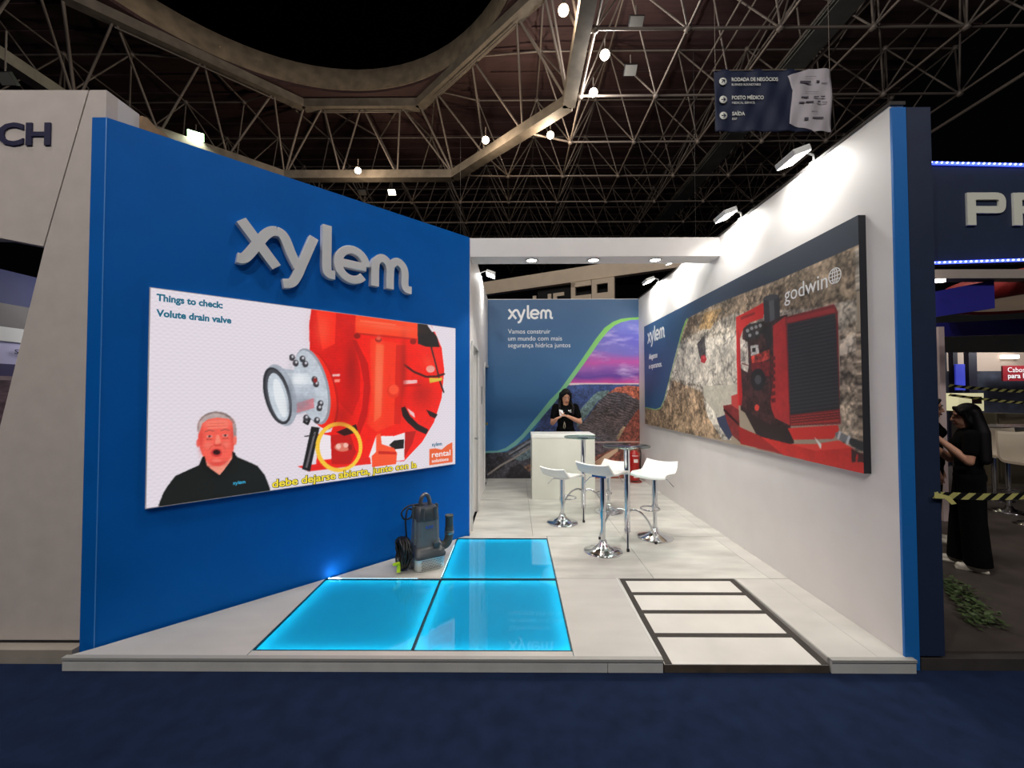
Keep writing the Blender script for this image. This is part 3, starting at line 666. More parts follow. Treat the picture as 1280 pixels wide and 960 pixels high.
('blob',(255,110,80),(1.721,1.413),0.307,0.027,0.5),
('blob',(250,252,255),(0.938,0.881),0.063,0.05,0.7),
('blob',(130,138,150),(0.956,0.681),0.079,0.067,0.6),
('blob',(120,128,140),(0.871,0.781),0.021,0.18,0.5),
('blob',(160,10,8),(2.113,0.764),0.12,0.124,0.5),
('blob',(255,90,60),(2.183,1.098),0.073,0.063,0.5),
('poly',(240,100,50),[(2.201,0.189),(2.285,0.189),(2.355,0.17),(2.424,0.213),(2.495,0.239),(2.496,0.022),(2.202,0.022)],None,0),
('poly',(16,20,18),[(0.054,-0.06),(0.065,0.021),(0.085,0.085),(0.106,0.129),(0.148,0.195),(0.218,0.227),(0.278,0.253),(0.297,0.309),(0.324,0.315),(0.48,0.333),(0.514,0.286),(0.587,0.242),(0.646,0.204),(0.695,0.129),(0.716,0.071),(0.733,0.021),(0.739,-0.117)],None,0),
('poly',(245,150,128),[(0.304,0.325),(0.48,0.333),(0.48,0.276),(0.445,0.219),(0.403,0.167),(0.346,0.219),(0.315,0.261)],None,0.04),
('poly',(225,95,85),[(0.311,0.299),(0.444,0.293),(0.416,0.236),(0.36,0.243)],None,0),
('poly',(150,128,124),[(0.502,0.497),(0.498,0.47),(0.488,0.445),(0.472,0.424),(0.451,0.407),(0.428,0.397),(0.402,0.392),(0.375,0.393),(0.349,0.401),(0.325,0.414),(0.304,0.432),(0.287,0.453),(0.274,0.478),(0.267,0.504),(0.265,0.531),(0.269,0.557),(0.279,0.581),(0.293,0.602),(0.312,0.618),(0.335,0.63),(0.36,0.636),(0.386,0.636),(0.413,0.63),(0.438,0.618),(0.46,0.6),(0.479,0.578),(0.493,0.553),(0.501,0.525)],None,0.15),
('poly',(250,98,82),[(0.272,0.477),(0.274,0.498),(0.276,0.516),(0.279,0.531),(0.283,0.544),(0.287,0.555),(0.293,0.564),(0.301,0.572),(0.311,0.58),(0.323,0.587),(0.336,0.592),(0.348,0.596),(0.362,0.598),(0.376,0.6),(0.39,0.6),(0.404,0.599),(0.417,0.597),(0.431,0.594),(0.443,0.588),(0.454,0.58),(0.463,0.57),(0.472,0.558),(0.478,0.543),(0.483,0.527),(0.487,0.508),(0.489,0.487),(0.49,0.466),(0.491,0.446),(0.491,0.426),(0.491,0.406),(0.49,0.387),(0.489,0.368),(0.487,0.35),(0.484,0.333),(0.48,0.316),(0.475,0.3),(0.467,0.285),(0.458,0.271),(0.448,0.259),(0.438,0.249),(0.426,0.242),(0.414,0.236),(0.401,0.233),(0.389,0.233),(0.376,0.236),(0.364,0.24),(0.352,0.247),(0.341,0.256),(0.33,0.267),(0.32,0.28),(0.31,0.295),(0.302,0.311),(0.295,0.329),(0.29,0.349),(0.285,0.367),(0.28,0.386),(0.277,0.403),(0.274,0.42),(0.272,0.438),(0.272,0.457)],None,0.05),
('blob',(255,166,148),(0.384,0.549),0.072,0.026,0.75),
('blob',(222,66,58),(0.288,0.444),0.014,0.092,0.7),
('blob',(222,66,58),(0.479,0.43),0.012,0.088,0.6),
('blob',(255,140,122),(0.33,0.394),0.025,0.025,0.6),
('blob',(255,140,122),(0.44,0.389),0.023,0.026,0.6),
('blob',(214,60,54),(0.388,0.25),0.057,0.019,0.6),
('poly',(190,172,170),[(0.271,0.471),(0.277,0.562),(0.307,0.603),(0.362,0.625),(0.426,0.609),(0.47,0.571),(0.441,0.582),(0.383,0.592),(0.327,0.581),(0.294,0.553),(0.282,0.503)],None,0.12),
('poly',(170,150,148),[(0.478,0.544),(0.497,0.543),(0.504,0.463),(0.497,0.393),(0.487,0.429)],None,0.1),
('poly',(245,120,105),[(0.506,0.414),(0.506,0.407),(0.505,0.399),(0.504,0.393),(0.502,0.387),(0.501,0.383),(0.498,0.381),(0.496,0.38),(0.494,0.381),(0.492,0.384),(0.49,0.388),(0.488,0.394),(0.486,0.401),(0.486,0.408),(0.485,0.416),(0.485,0.424),(0.486,0.431),(0.487,0.438),(0.489,0.443),(0.491,0.447),(0.493,0.45),(0.495,0.451),(0.498,0.449),(0.5,0.447),(0.502,0.442),(0.504,0.437),(0.505,0.43),(0.506,0.422)],None,0),
('poly',(240,95,85),[(0.278,0.411),(0.278,0.405),(0.277,0.398),(0.277,0.393),(0.275,0.388),(0.274,0.385),(0.272,0.383),(0.27,0.382),(0.269,0.383),(0.267,0.385),(0.265,0.389),(0.264,0.394),(0.263,0.4),(0.262,0.406),(0.262,0.413),(0.262,0.419),(0.263,0.426),(0.263,0.431),(0.265,0.436),(0.266,0.439),(0.268,0.442),(0.27,0.442),(0.271,0.441),(0.273,0.439),(0.275,0.435),(0.276,0.43),(0.277,0.425),(0.278,0.418)],None,0),
('poly',(255,128,108),[(0.328,0.568),(0.441,0.568),(0.449,0.51),(0.328,0.509)],None,0.05),
('line',(236,88,74),[(0.328,0.528),(0.441,0.527)],0.005),
('line',(236,88,74),[(0.335,0.546),(0.427,0.546)],0.004),
('line',(176,84,74),[(0.312,0.491),(0.335,0.502),(0.362,0.492)],0.008),
('line',(176,84,74),[(0.407,0.494),(0.434,0.503),(0.459,0.491)],0.008),
('poly',(232,150,140),[(0.356,0.454),(0.355,0.452),(0.354,0.45),(0.352,0.448),(0.349,0.447),(0.345,0.446),(0.342,0.445),(0.338,0.446),(0.334,0.446),(0.33,0.447),(0.326,0.449),(0.324,0.45),(0.321,0.452),(0.32,0.455),(0.32,0.457),(0.32,0.459),(0.321,0.461),(0.323,0.463),(0.326,0.464),(0.33,0.465),(0.333,0.466),(0.337,0.466),(0.341,0.465),(0.345,0.464),(0.349,0.463),(0.351,0.461),(0.354,0.459),(0.355,0.457)],None,0),
('poly',(232,150,140),[(0.452,0.454),(0.452,0.452),(0.451,0.45),(0.448,0.448),(0.445,0.447),(0.442,0.446),(0.438,0.445),(0.434,0.445),(0.43,0.446),(0.426,0.447),(0.422,0.448),(0.419,0.45),(0.417,0.452),(0.415,0.455),(0.415,0.457),(0.415,0.459),(0.417,0.461),(0.419,0.463),(0.422,0.465),(0.425,0.466),(0.429,0.466),(0.433,0.466),(0.438,0.466),(0.442,0.465),(0.445,0.463),(0.448,0.461),(0.451,0.459),(0.452,0.457)],None,0),
('poly',(84,52,54),[(0.345,0.456),(0.345,0.454),(0.344,0.452),(0.343,0.45),(0.342,0.449),(0.341,0.448),(0.339,0.447),(0.338,0.447),(0.336,0.448),(0.334,0.448),(0.333,0.45),(0.332,0.451),(0.331,0.453),(0.33,0.455),(0.33,0.457),(0.33,0.459),(0.331,0.461),(0.331,0.463),(0.333,0.464),(0.334,0.465),(0.336,0.466),(0.337,0.466),(0.339,0.466),(0.341,0.465),(0.342,0.464),(0.343,0.462),(0.344,0.46),(0.345,0.458)],None,0),
('poly',(84,52,54),[(0.442,0.456),(0.441,0.454),(0.441,0.452),(0.44,0.45),(0.439,0.449),(0.437,0.448),(0.435,0.447),(0.434,0.447),(0.432,0.447),(0.43,0.448),(0.429,0.449),(0.427,0.451),(0.426,0.453),(0.426,0.455),(0.426,0.457),(0.426,0.459),(0.426,0.461),(0.427,0.463),(0.429,0.464),(0.43,0.465),(0.432,0.466),(0.433,0.466),(0.435,0.466),(0.437,0.465),(0.438,0.464),(0.44,0.462),(0.441,0.46),(0.441,0.458)],None,0),
('line',(190,60,52),[(0.323,0.437),(0.35,0.433)],0.007),
('line',(190,60,52),[(0.419,0.434),(0.45,0.434)],0.007),
('poly',(255,140,118),[(0.378,0.463),(0.396,0.462),(0.407,0.401),(0.372,0.399)],None,0),
('line',(205,66,56),[(0.366,0.392),(0.386,0.384),(0.407,0.39)],0.009),
('line',(228,84,72),[(0.339,0.36),(0.352,0.384)],0.007),
('line',(228,84,72),[(0.435,0.357),(0.422,0.38)],0.007),
('poly',(215,60,58),[(0.415,0.329),(0.414,0.322),(0.412,0.316),(0.408,0.311),(0.403,0.306),(0.396,0.303),(0.389,0.302),(0.381,0.302),(0.374,0.303),(0.367,0.306),(0.36,0.311),(0.355,0.316),(0.351,0.322),(0.348,0.329),(0.347,0.336),(0.348,0.343),(0.351,0.349),(0.354,0.354),(0.36,0.359),(0.366,0.362),(0.373,0.363),(0.381,0.363),(0.388,0.362),(0.395,0.359),(0.402,0.355),(0.407,0.349),(0.412,0.343),(0.414,0.336)],None,0),
('poly',(50,10,14),[(0.404,0.334),(0.404,0.33),(0.402,0.326),(0.4,0.322),(0.396,0.32),(0.392,0.318),(0.387,0.317),(0.382,0.317),(0.377,0.318),(0.372,0.32),(0.368,0.323),(0.364,0.326),(0.362,0.33),(0.36,0.334),(0.359,0.338),(0.36,0.342),(0.361,0.346),(0.364,0.349),(0.367,0.352),(0.372,0.354),(0.376,0.355),(0.381,0.355),(0.386,0.354),(0.391,0.352),(0.396,0.349),(0.399,0.346),(0.402,0.342),(0.404,0.338)],None,0),
('poly',(250,120,105),[(0.412,0.271),(0.412,0.268),(0.41,0.266),(0.406,0.264),(0.402,0.263),(0.396,0.262),(0.39,0.262),(0.384,0.262),(0.378,0.263),(0.372,0.265),(0.366,0.267),(0.362,0.269),(0.359,0.272),(0.357,0.274),(0.356,0.277),(0.356,0.28),(0.359,0.282),(0.362,0.284),(0.366,0.285),(0.372,0.286),(0.377,0.286),(0.384,0.286),(0.39,0.285),(0.396,0.284),(0.401,0.281),(0.406,0.279),(0.409,0.276),(0.412,0.274)],None,0),
('poly',(10,13,12),[(0.297,0.309),(0.311,0.316),(0.325,0.247),(0.403,0.16),(0.389,0.119),(0.291,0.243)],None,0),
('poly',(10,13,12),[(0.48,0.333),(0.499,0.318),(0.504,0.261),(0.418,0.124),(0.403,0.16),(0.481,0.281)],None,0)]
PANEL=[('poly',(176,166,152),[(0.003,1.317),(1.812,1.568),(3.678,1.539),(4.567,1.538),(4.552,0.989),(2.746,0.552),(0.294,0.154)],None,0.55),
('poly',(148,130,110),[(1.812,1.568),(2.567,1.583),(3.678,1.56),(4.559,1.54),(4.55,1.174),(4.15,1.197),(2.96,1.383),(1.602,1.27)],None,0.6),
('poly',(110,92,74),[(1.907,1.55),(2.337,1.505),(1.901,1.351),(1.653,1.264)],None,0.6),
('poly',(172,140,96),[(2.337,1.524),(2.772,1.487),(2.485,1.298),(2.168,1.348)],None,0.4),
('poly',(198,190,178),[(1.257,0.781),(1.601,1.228),(3.072,1.173),(3.055,0.55),(2.231,0.629)],None,0.35),
('poly',(188,182,168),[(2.272,0.628),(3.057,0.628),(3.022,0.393),(2.737,0.217),(2.306,0.407)],None,0.12),
('poly',(160,136,110),[(-0.028,0.298),(0.872,0.326),(1.313,0.735),(2.229,0.554),(2.797,0.024),(-0.039,-0.078)],None,0.55),
('poly',(205,198,186),[(2.268,0.48),(2.637,0.279),(2.922,0.038),(2.731,0.016),(2.38,0.265)],None,0.45),
('poly',(150,136,120),[(4.41,0.97),(4.553,1.03),(4.621,0.031),(4.389,0.201)],None,0.9),
('poly',(205,192,176),[(4.408,0.906),(4.539,0.951),(4.548,0.827),(4.405,0.799)],None,0.3),
('poly',(70,66,66),[(2.12,1.165),(2.33,1.249),(2.362,0.989),(2.2,0.967)],None,0.4),
('poly',(52,92,136),[(0.017,1.799),(4.572,1.737),(4.567,1.534),(3.677,1.534),(2.566,1.566),(1.953,1.549),(1.771,1.526),(1.604,1.354),(0.94,0.445),(0.764,0.303),(0.524,0.28),(-0.028,0.298)],((52,92,136),(44,56,74)),0),
('line',(128,190,80),[(1.83,1.532),(1.689,1.425),(1.581,1.281)],0.035),
('line',(140,190,130),[(1.581,1.281),(0.98,0.468),(0.805,0.314),(0.567,0.272),(0.056,0.29)],0.02),
('poly',(170,45,50),[(2.226,1.002),(2.323,1.011),(2.384,0.951),(2.32,0.902),(2.223,0.928)],None,0),
('poly',(210,90,90),[(2.258,0.981),(2.322,0.986),(2.321,0.957)],None,0),
('poly',(52,60,86),[(2.605,0.253),(2.8,0.303),(2.964,0.114),(2.866,0.029),(2.667,0.164)],None,0),
('poly',(64,36,36),[(3.173,1.219),(3.506,1.208),(3.852,1.206),(3.87,0.239),(3.568,0.213),(3.106,0.366),(3.127,0.82)],None,0.5),
('poly',(196,186,176),[(3.118,1.108),(3.252,1.043),(3.266,0.81),(3.243,0.742),(3.118,0.796)],None,0.3),
('poly',(124,40,40),[(2.752,0.399),(2.925,0.419),(3.071,0.389),(3.097,0.031),(2.94,0.086),(2.823,0.24)],None,0.2),
('poly',(190,66,62),[(2.928,0.508),(3.066,0.533),(3.071,0.364),(2.934,0.409)],None,0),
('line',(50,20,22),[(2.776,0.353),(3.058,0.219)],0.03),
('poly',(208,44,42),[(3.044,1.334),(3.301,1.355),(3.522,1.379),(3.541,1.305),(3.511,1.237),(3.297,1.231),(3.18,1.194),(3.117,1.104),(3.119,0.844),(3.144,0.509),(3.124,0.409),(3.054,0.412),(3.046,0.923)],None,0),
('poly',(176,34,36),[(3.077,1.235),(3.117,1.104),(3.119,0.844),(3.144,0.509),(3.124,0.409),(3.081,0.413)],None,0),
('poly',(44,40,40),[(3.193,1.188),(3.297,1.217),(3.503,1.208),(3.529,1.095),(3.371,1.051),(3.211,1.072)],None,0.7),
('poly',(150,150,152),[(3.283,1.155),(3.282,1.151),(3.28,1.147),(3.277,1.144),(3.272,1.142),(3.267,1.141),(3.261,1.14),(3.254,1.141),(3.248,1.142),(3.242,1.144),(3.236,1.147),(3.232,1.151),(3.229,1.155),(3.227,1.159),(3.226,1.164),(3.227,1.168),(3.229,1.171),(3.233,1.174),(3.237,1.177),(3.243,1.178),(3.249,1.178),(3.255,1.178),(3.262,1.176),(3.268,1.174),(3.273,1.171),(3.277,1.167),(3.281,1.163),(3.283,1.159)],None,0),
('poly',(150,150,152),[(3.355,1.166),(3.354,1.162),(3.352,1.159),(3.349,1.156),(3.344,1.154),(3.339,1.152),(3.333,1.152),(3.327,1.153),(3.321,1.154),(3.315,1.156),(3.31,1.159),(3.306,1.163),(3.302,1.167),(3.3,1.171),(3.3,1.175),(3.301,1.179),(3.303,1.183),(3.306,1.186),(3.311,1.188),(3.316,1.189),(3.322,1.19),(3.328,1.189),(3.334,1.188),(3.34,1.185),(3.345,1.182),(3.349,1.179),(3.353,1.175),(3.354,1.17)],None,0),
('poly',(150,150,152),[(3.424,1.169),(3.423,1.165),(3.421,1.161),(3.418,1.158),(3.414,1.156),(3.409,1.155),(3.403,1.155),(3.397,1.155),(3.391,1.156),(3.386,1.159),(3.381,1.162),(3.376,1.165),(3.373,1.169),(3.371,1.173),(3.371,1.177),(3.372,1.181),(3.374,1.185),(3.377,1.188),(3.381,1.19),(3.387,1.191),(3.392,1.191),(3.398,1.191),(3.404,1.189),(3.41,1.187),(3.415,1.184),(3.419,1.181),(3.422,1.177),(3.424,1.173)],None,0),
('poly',(150,150,152),[(3.491,1.171),(3.49,1.167),(3.488,1.164),(3.485,1.161),(3.481,1.159),(3.476,1.157),(3.471,1.157),(3.465,1.157),(3.459,1.159),(3.454,1.161),(3.449,1.164),(3.445,1.167),(3.442,1.171),(3.44,1.175),(3.439,1.179),(3.44,1.183),(3.442,1.187),(3.445,1.19),(3.45,1.192),(3.455,1.193),(3.46,1.193),(3.466,1.193),(3.472,1.191),(3.477,1.189),(3.482,1.186),(3.486,1.183),(3.489,1.179),(3.49,1.175)],None,0),
('poly',(150,150,152),[(3.322,1.103),(3.321,1.099),(3.319,1.095),(3.315,1.092),(3.311,1.09),(3.306,1.089),(3.3,1.088),(3.293,1.089),(3.287,1.09),(3.281,1.092),(3.276,1.095),(3.272,1.099),(3.268,1.103),(3.266,1.107),(3.266,1.111),(3.266,1.115),(3.269,1.119),(3.272,1.122),(3.277,1.124),(3.282,1.125),(3.288,1.126),(3.294,1.125),(3.301,1.124),(3.306,1.122),(3.312,1.119),(3.316,1.115),(3.319,1.111),(3.321,1.107)],None,0),
('poly',(150,150,152),[(3.438,1.109),(3.437,1.105),(3.435,1.101),(3.432,1.098),(3.427,1.096),(3.422,1.095),(3.417,1.094),(3.411,1.095),(3.405,1.096),(3.399,1.098),(3.394,1.101),(3.39,1.104),(3.387,1.108),(3.385,1.112),(3.385,1.117),(3.385,1.12),(3.387,1.124),(3.391,1.127),(3.395,1.129),(3.4,1.13),(3.406,1.131),(3.412,1.13),(3.418,1.129),(3.423,1.127),(3.428,1.124),(3.432,1.121),(3.435,1.117),(3.437,1.113)],None,0),
('poly',(200,198,196),[(3.299,1.003),(3.427,0.999),(3.443,0.908),(3.308,0.903)],None,0.3),
('poly',(30,24,26),[(3.33,0.976),(3.385,0.975),(3.384,0.937),(3.329,0.938)],None,0),
('poly',(190,60,50),[(3.308,0.899),(3.604,0.935),(3.602,0.85),(3.325,0.806)],None,0.5),
('poly',(110,28,32),[(3.306,0.83),(3.602,0.829),(3.608,0.68),(3.324,0.738)],None,0.3),
('poly',(34,30,34),[(3.505,1.142),(3.628,1.175),(3.639,0.973),(3.57,0.939)],None,0.3),
('poly',(28,26,30),[(3.534,0.662),(3.531,0.639),(3.522,0.617),(3.508,0.598),(3.489,0.582),(3.467,0.569),(3.442,0.562),(3.415,0.559),(3.388,0.562),(3.362,0.571),(3.339,0.584),(3.32,0.601),(3.305,0.622),(3.296,0.646),(3.294,0.67),(3.298,0.695),(3.308,0.717),(3.323,0.737),(3.344,0.754),(3.368,0.765),(3.394,0.771),(3.421,0.772),(3.447,0.768),(3.472,0.759),(3.494,0.745),(3.511,0.728),(3.524,0.707),(3.532,0.685)],None,0),
('poly',(70,70,74),[(3.47,0.664),(3.468,0.654),(3.464,0.645),(3.458,0.637),(3.449,0.63),(3.439,0.625),(3.428,0.622),(3.417,0.622),(3.405,0.623),(3.394,0.627),(3.384,0.632),(3.376,0.639),(3.369,0.648),(3.366,0.658),(3.365,0.668),(3.366,0.678),(3.37,0.687),(3.377,0.695),(3.386,0.702),(3.396,0.707),(3.407,0.71),(3.419,0.71),(3.431,0.709),(3.442,0.705),(3.451,0.699),(3.459,0.692),(3.465,0.683),(3.469,0.674)],None,0),
('poly',(212,64,52),[(3.429,0.4),(3.428,0.393),(3.425,0.387),(3.421,0.381),(3.415,0.375),(3.407,0.371),(3.399,0.369),(3.391,0.368),(3.382,0.368),(3.374,0.37),(3.367,0.374),(3.361,0.378),(3.357,0.384),(3.354,0.391),(3.353,0.398),(3.354,0.405),(3.358,0.412),(3.362,0.418),(3.369,0.423),(3.376,0.427),(3.384,0.429),(3.393,0.43),(3.401,0.43),(3.409,0.428),(3.416,0.424),(3.422,0.419),(3.426,0.414),(3.429,0.407)],None,0),
('poly',(178,42,44),[(3.654,1.139),(3.827,1.194),(3.845,0.75),(3.871,0.262),(3.632,0.323),(3.602,0.469),(3.655,0.678)],None,0.1),
('poly',(96,24,28),[(3.62,0.866),(3.68,0.868),(3.685,0.831),(3.629,0.827)],None,0),
('poly',(96,24,28),[(3.618,0.802),(3.678,0.806),(3.684,0.768),(3.627,0.764)],None,0),
('poly',(96,24,28),[(3.616,0.739),(3.676,0.744),(3.682,0.706),(3.625,0.701)],None,0),
('poly',(96,24,28),[(3.614,0.676),(3.675,0.682),(3.68,0.644),(3.624,0.638)],None,0),
('poly',(96,24,28),[(3.613,0.613),(3.673,0.62),(3.678,0.582),(3.622,0.575)],None,0),
('poly',(96,24,28),[(3.611,0.549),(3.671,0.557),(3.677,0.52),(3.62,0.511)],None,0),
('poly',(96,24,28),[(3.609,0.486),(3.67,0.495),(3.675,0.458),(3.618,0.448)],None,0),
('line',(60,22,26),[(3.599,0.723),(3.619,0.596),(3.587,0.427),(3.645,0.324)],0.02),
('poly',(48,50,56),[(3.519,1.41),(3.635,1.413),(3.749,1.398),(3.756,1.2),(3.645,1.179),(3.531,1.186)],None,0),
('poly',(88,90,96),[(3.6,1.404),(3.675,1.404),(3.682,1.193),(3.615,1.184)],None,0),
('poly',(64,66,72),[(3.747,1.386),(3.746,1.38),(3.739,1.375),(3.728,1.372),(3.712,1.369),(3.692,1.368),(3.669,1.369),(3.644,1.371),(3.619,1.375),(3.594,1.38),(3.571,1.386),(3.552,1.393),(3.536,1.4),(3.526,1.408),(3.521,1.414),(3.523,1.421),(3.53,1.426),(3.543,1.43),(3.56,1.432),(3.582,1.432),(3.606,1.431),(3.631,1.429),(3.656,1.425),(3.68,1.419),(3.702,1.413),(3.72,1.407),(3.734,1.4),(3.743,1.393)],None,0),
('poly',(120,30,36),[(3.827,1.186),(4.362,1.181),(4.395,1.123),(4.399,0.316),(3.856,0.257)],None,0),
('poly',(158,44,48),[(3.839,1.172),(4.362,1.154),(4.374,1.121),(3.844,1.131)],None,0),
('poly',(34,36,42),[(3.85,1.123),(4.373,1.111),(4.393,0.422),(3.864,0.352)],None,0),
('line',(58,60,66),[(3.852,1.114),(4.375,1.103)],0.007),
('line',(58,60,66),[(3.853,1.083),(4.376,1.076)],0.007),
('line',(58,60,66),[(3.854,1.053),(4.377,1.048)],0.007),
('line',(58,60,66),[(3.854,1.022),(4.378,1.021)],0.007),
('line',(58,60,66),[(3.855,0.991),(4.378,0.993)],0.007),
('line',(58,60,66),[(3.855,0.96),(4.379,0.966)],0.007),
('line',(58,60,66),[(3.856,0.93),(4.38,0.938)],0.007),
('line',(58,60,66),[(3.857,0.899),(4.38,0.911)],0.007),
('line',(58,60,66),[(3.857,0.869),(4.381,0.884)],0.007),
('line',(58,60,66),[(3.858,0.838),(4.382,0.856)],0.007),
('line',(58,60,66),[(3.858,0.807),(4.383,0.829)],0.007),
('line',(58,60,66),[(3.859,0.777),(4.383,0.802)],0.007),
('line',(58,60,66),[(3.86,0.746),(4.384,0.774)],0.007),
('line',(58,60,66),[(3.86,0.716),(4.385,0.747)],0.007),
('line',(58,60,66),[(3.861,0.685),(4.386,0.72)],0.007),
('line',(58,60,66),[(3.861,0.655),(4.386,0.693)],0.007),
('line',(58,60,66),[(3.862,0.625),(4.387,0.665)],0.007),
('line',(58,60,66),[(3.863,0.594),(4.388,0.638)],0.007),
('line',(58,60,66),[(3.863,0.564),(4.388,0.611)],0.007),
('line',(58,60,66),[(3.864,0.533),(4.389,0.584)],0.007),
('line',(58,60,66),[(3.864,0.503),(4.39,0.557)],0.007),
('line',(58,60,66),[(3.865,0.473),(4.391,0.53)],0.007),
('line',(58,60,66),[(3.865,0.443),(4.391,0.503)],0.007),
('line',(58,60,66),[(3.866,0.412),(4.392,0.476)],0.007),
('line',(58,60,66),[(3.867,0.382),(4.393,0.449)],0.007),
('poly',(176,52,46),[(3.867,0.34),(4.38,0.405),(4.383,0.331),(3.874,0.27)],None,0),
('line',(90,24,26),[(3.872,0.329),(4.38,0.393)],0.012),
('line',(90,24,26),[(3.872,0.307),(4.379,0.375)],0.012),
('line',(90,24,26),[(3.871,0.286),(4.379,0.356)],0.012),
('poly',(42,26,28),[(3.149,0.379),(3.569,0.256),(3.855,0.237),(3.91,0.126),(3.759,0.048),(3.384,0.131)],None,0),
('poly',(212,46,40),[(3.832,0.239),(4.373,0.307),(4.385,0.275),(4.327,0.202),(3.899,0.148)],None,0),
('poly',(204,42,36),[(3.407,0.129),(3.852,0.108),(4.149,0.144),(4.379,0.198),(4.5,0.157),(4.617,0.081),(4.622,-0.003),(3.758,0.004)],None,0.08),
('poly',(228,62,52),[(3.852,0.108),(4.149,0.144),(4.379,0.198),(4.492,0.16),(4.148,0.09)],None,0),
('poly',(160,30,30),[(3.057,0.195),(3.422,0.135),(3.758,0.008),(3.096,0.016)],None,0),
('poly',(60,22,24),[(4.488,0.153),(4.575,0.127),(4.617,0.081),(4.485,0.059)],None,0),
('poly',(204,42,36),[(4.528,0.12),(4.541,0.122),(4.536,0.068),(4.521,0.065)],None,0),
('poly',(204,42,36),[(4.574,0.114),(4.585,0.11),(4.581,0.075),(4.57,0.073)],None,0),
('poly',(230,226,222),[(4.136,0.2),(4.212,0.148),(4.204,0.108)],None,0),
('poly',(120,122,126),[(4.346,0.248),(4.391,0.262),(4.511,0.221),(4.496,0.176),(4.358,0.209)],None,0),
('line',(40,42,46),[(4.501,0.199),(4.558,0.184),(4.619,0.146)],0.06),
('line',(200,200,204),[(4.391,0.256),(4.375,0.214)],0.02),
('line',(200,200,204),[(4.472,0.233),(4.453,0.187)],0.02),
('line',(96,24,26),[(3.141,0.842),(3.266,0.81)],0.01),
('poly',(150,34,34),[(3.132,1.317),(3.379,1.321),(3.386,1.297),(3.14,1.287)],None,0)]
MURAL=[('poly',(104,104,196),[(3.029,3.055),(2.762,3.017),(2.483,2.929),(2.33,2.776),(2.1,2.446),(1.59,1.787),(3.017,1.785)],None,0),
('sky',),
('poly',(226,206,206),[(1.577,1.775),(1.64,1.807),(3.017,1.8),(3.017,1.77),(1.944,1.782),(1.691,1.762)],None,0),
('poly',(56,78,132),[(1.539,1.747),(1.691,1.767),(1.944,1.782),(3.017,1.775),(3.011,1.104),(1.006,1.106)],None,0.35),
('poly',(54,68,112),[(1.413,1.489),(1.313,1.364),(1.113,1.166),(0.913,0.843),(1.41,0.793),(1.807,0.793),(1.86,1.339)],None,0.6),
('poly',(104,128,128),[(1.835,1.314),(2.06,1.562),(2.16,1.637),(2.359,1.674),(2.408,1.587),(2.159,1.463),(1.958,1.189),(1.758,0.966),(1.76,1.165)],None,0.5),
('poly',(92,88,92),[(2.371,1.637),(2.657,1.636),(3.016,1.511),(3.011,1.04),(2.501,0.693),(2.055,0.694),(1.758,0.966),(1.983,1.189),(2.159,1.438)],None,0.4),
('terrace',[(2.371,1.637),(2.657,1.636),(3.016,1.511),(3.011,1.04),(2.501,0.693),(2.055,0.694),(1.758,0.966),(1.983,1.189),(2.159,1.438)]),
('poly',(178,98,76),[(2.334,1.599),(2.509,1.723),(2.732,1.756),(3.03,1.73),(3.028,1.462),(2.855,1.511),(2.682,1.611),(2.483,1.636)],None,0.6),
('poly',(86,74,82),[(2.055,0.694),(3.009,0.767),(3.002,0.002),(2.05,0.002)],None,0.5),
('poly',(140,74,62),[(2.501,0.718),(2.676,0.966),(2.902,1.288),(3.027,1.362),(3.02,0.594),(2.525,0.693)],None,0.5),
('poly',(176,150,120),[(2.501,0.768),(2.627,0.99),(2.676,0.978),(2.538,0.718)],None,0.5),
('poly',(138,80,66),[(2.053,0.397),(2.4,0.545),(3.02,0.619),(3.014,0.002),(2.05,0.002)],None,0.6),
('line',(200,168,140),[(2.052,0.273),(2.301,0.446),(2.524,0.57)],0.02),
('line',(200,168,140),[(2.052,0.219),(2.301,0.426),(2.524,0.56)],0.02),
('line',(200,168,140),[(2.051,0.165),(2.3,0.407),(2.524,0.55)],0.02),
('line',(200,168,140),[(2.051,0.11),(2.3,0.387),(2.524,0.54)],0.02),
('line',(200,168,140),[(2.051,0.056),(2.3,0.367),(2.524,0.53)],0.02),
('line',(200,168,140),[(2.05,0.002),(2.3,0.347),(2.524,0.52)],0.02),
('line',(190,170,160),[(2.054,0.681),(3.008,0.693)],0.015),
('poly',(70,68,76),[(-0.007,0.484),(0.416,0.496),(0.913,0.793),(0.911,0.002),(-0.007,0.002)],None,0.7),
('poly',(50,48,56),[(0.018,0.472),(0.242,0.496),(0.465,0.397),(0.366,0.2),(0.068,0.076)],None,0.9),
('poly',(118,122,132),[(0.453,0.472),(0.888,0.744),(0.9,0.62),(0.54,0.397)],None,0.5),
('poly',(104,124,132),[(0.565,0.373),(0.913,0.595),(0.912,0.397),(0.664,0.323)],None,0.5),
('poly',(128,98,80),[(0.713,0.199),(0.912,0.298),(0.912,0.15),(0.812,0.125)],None,0.5),
('poly',(46,44,50),[(0.415,0.002),(0.49,0.2),(0.689,0.274),(0.887,0.076),(0.886,0.002)],None,0.6),
('line',(150,140,134),[(0.068,0.076),(0.316,0.249),(0.565,0.385),(0.888,0.595)],0.035),
('line',(150,150,156),[(0.465,0.447),(0.664,0.571),(0.888,0.719)],0.012),
('line',(46,48,58),[(0.49,0.434),(0.888,0.669)],0.03)]
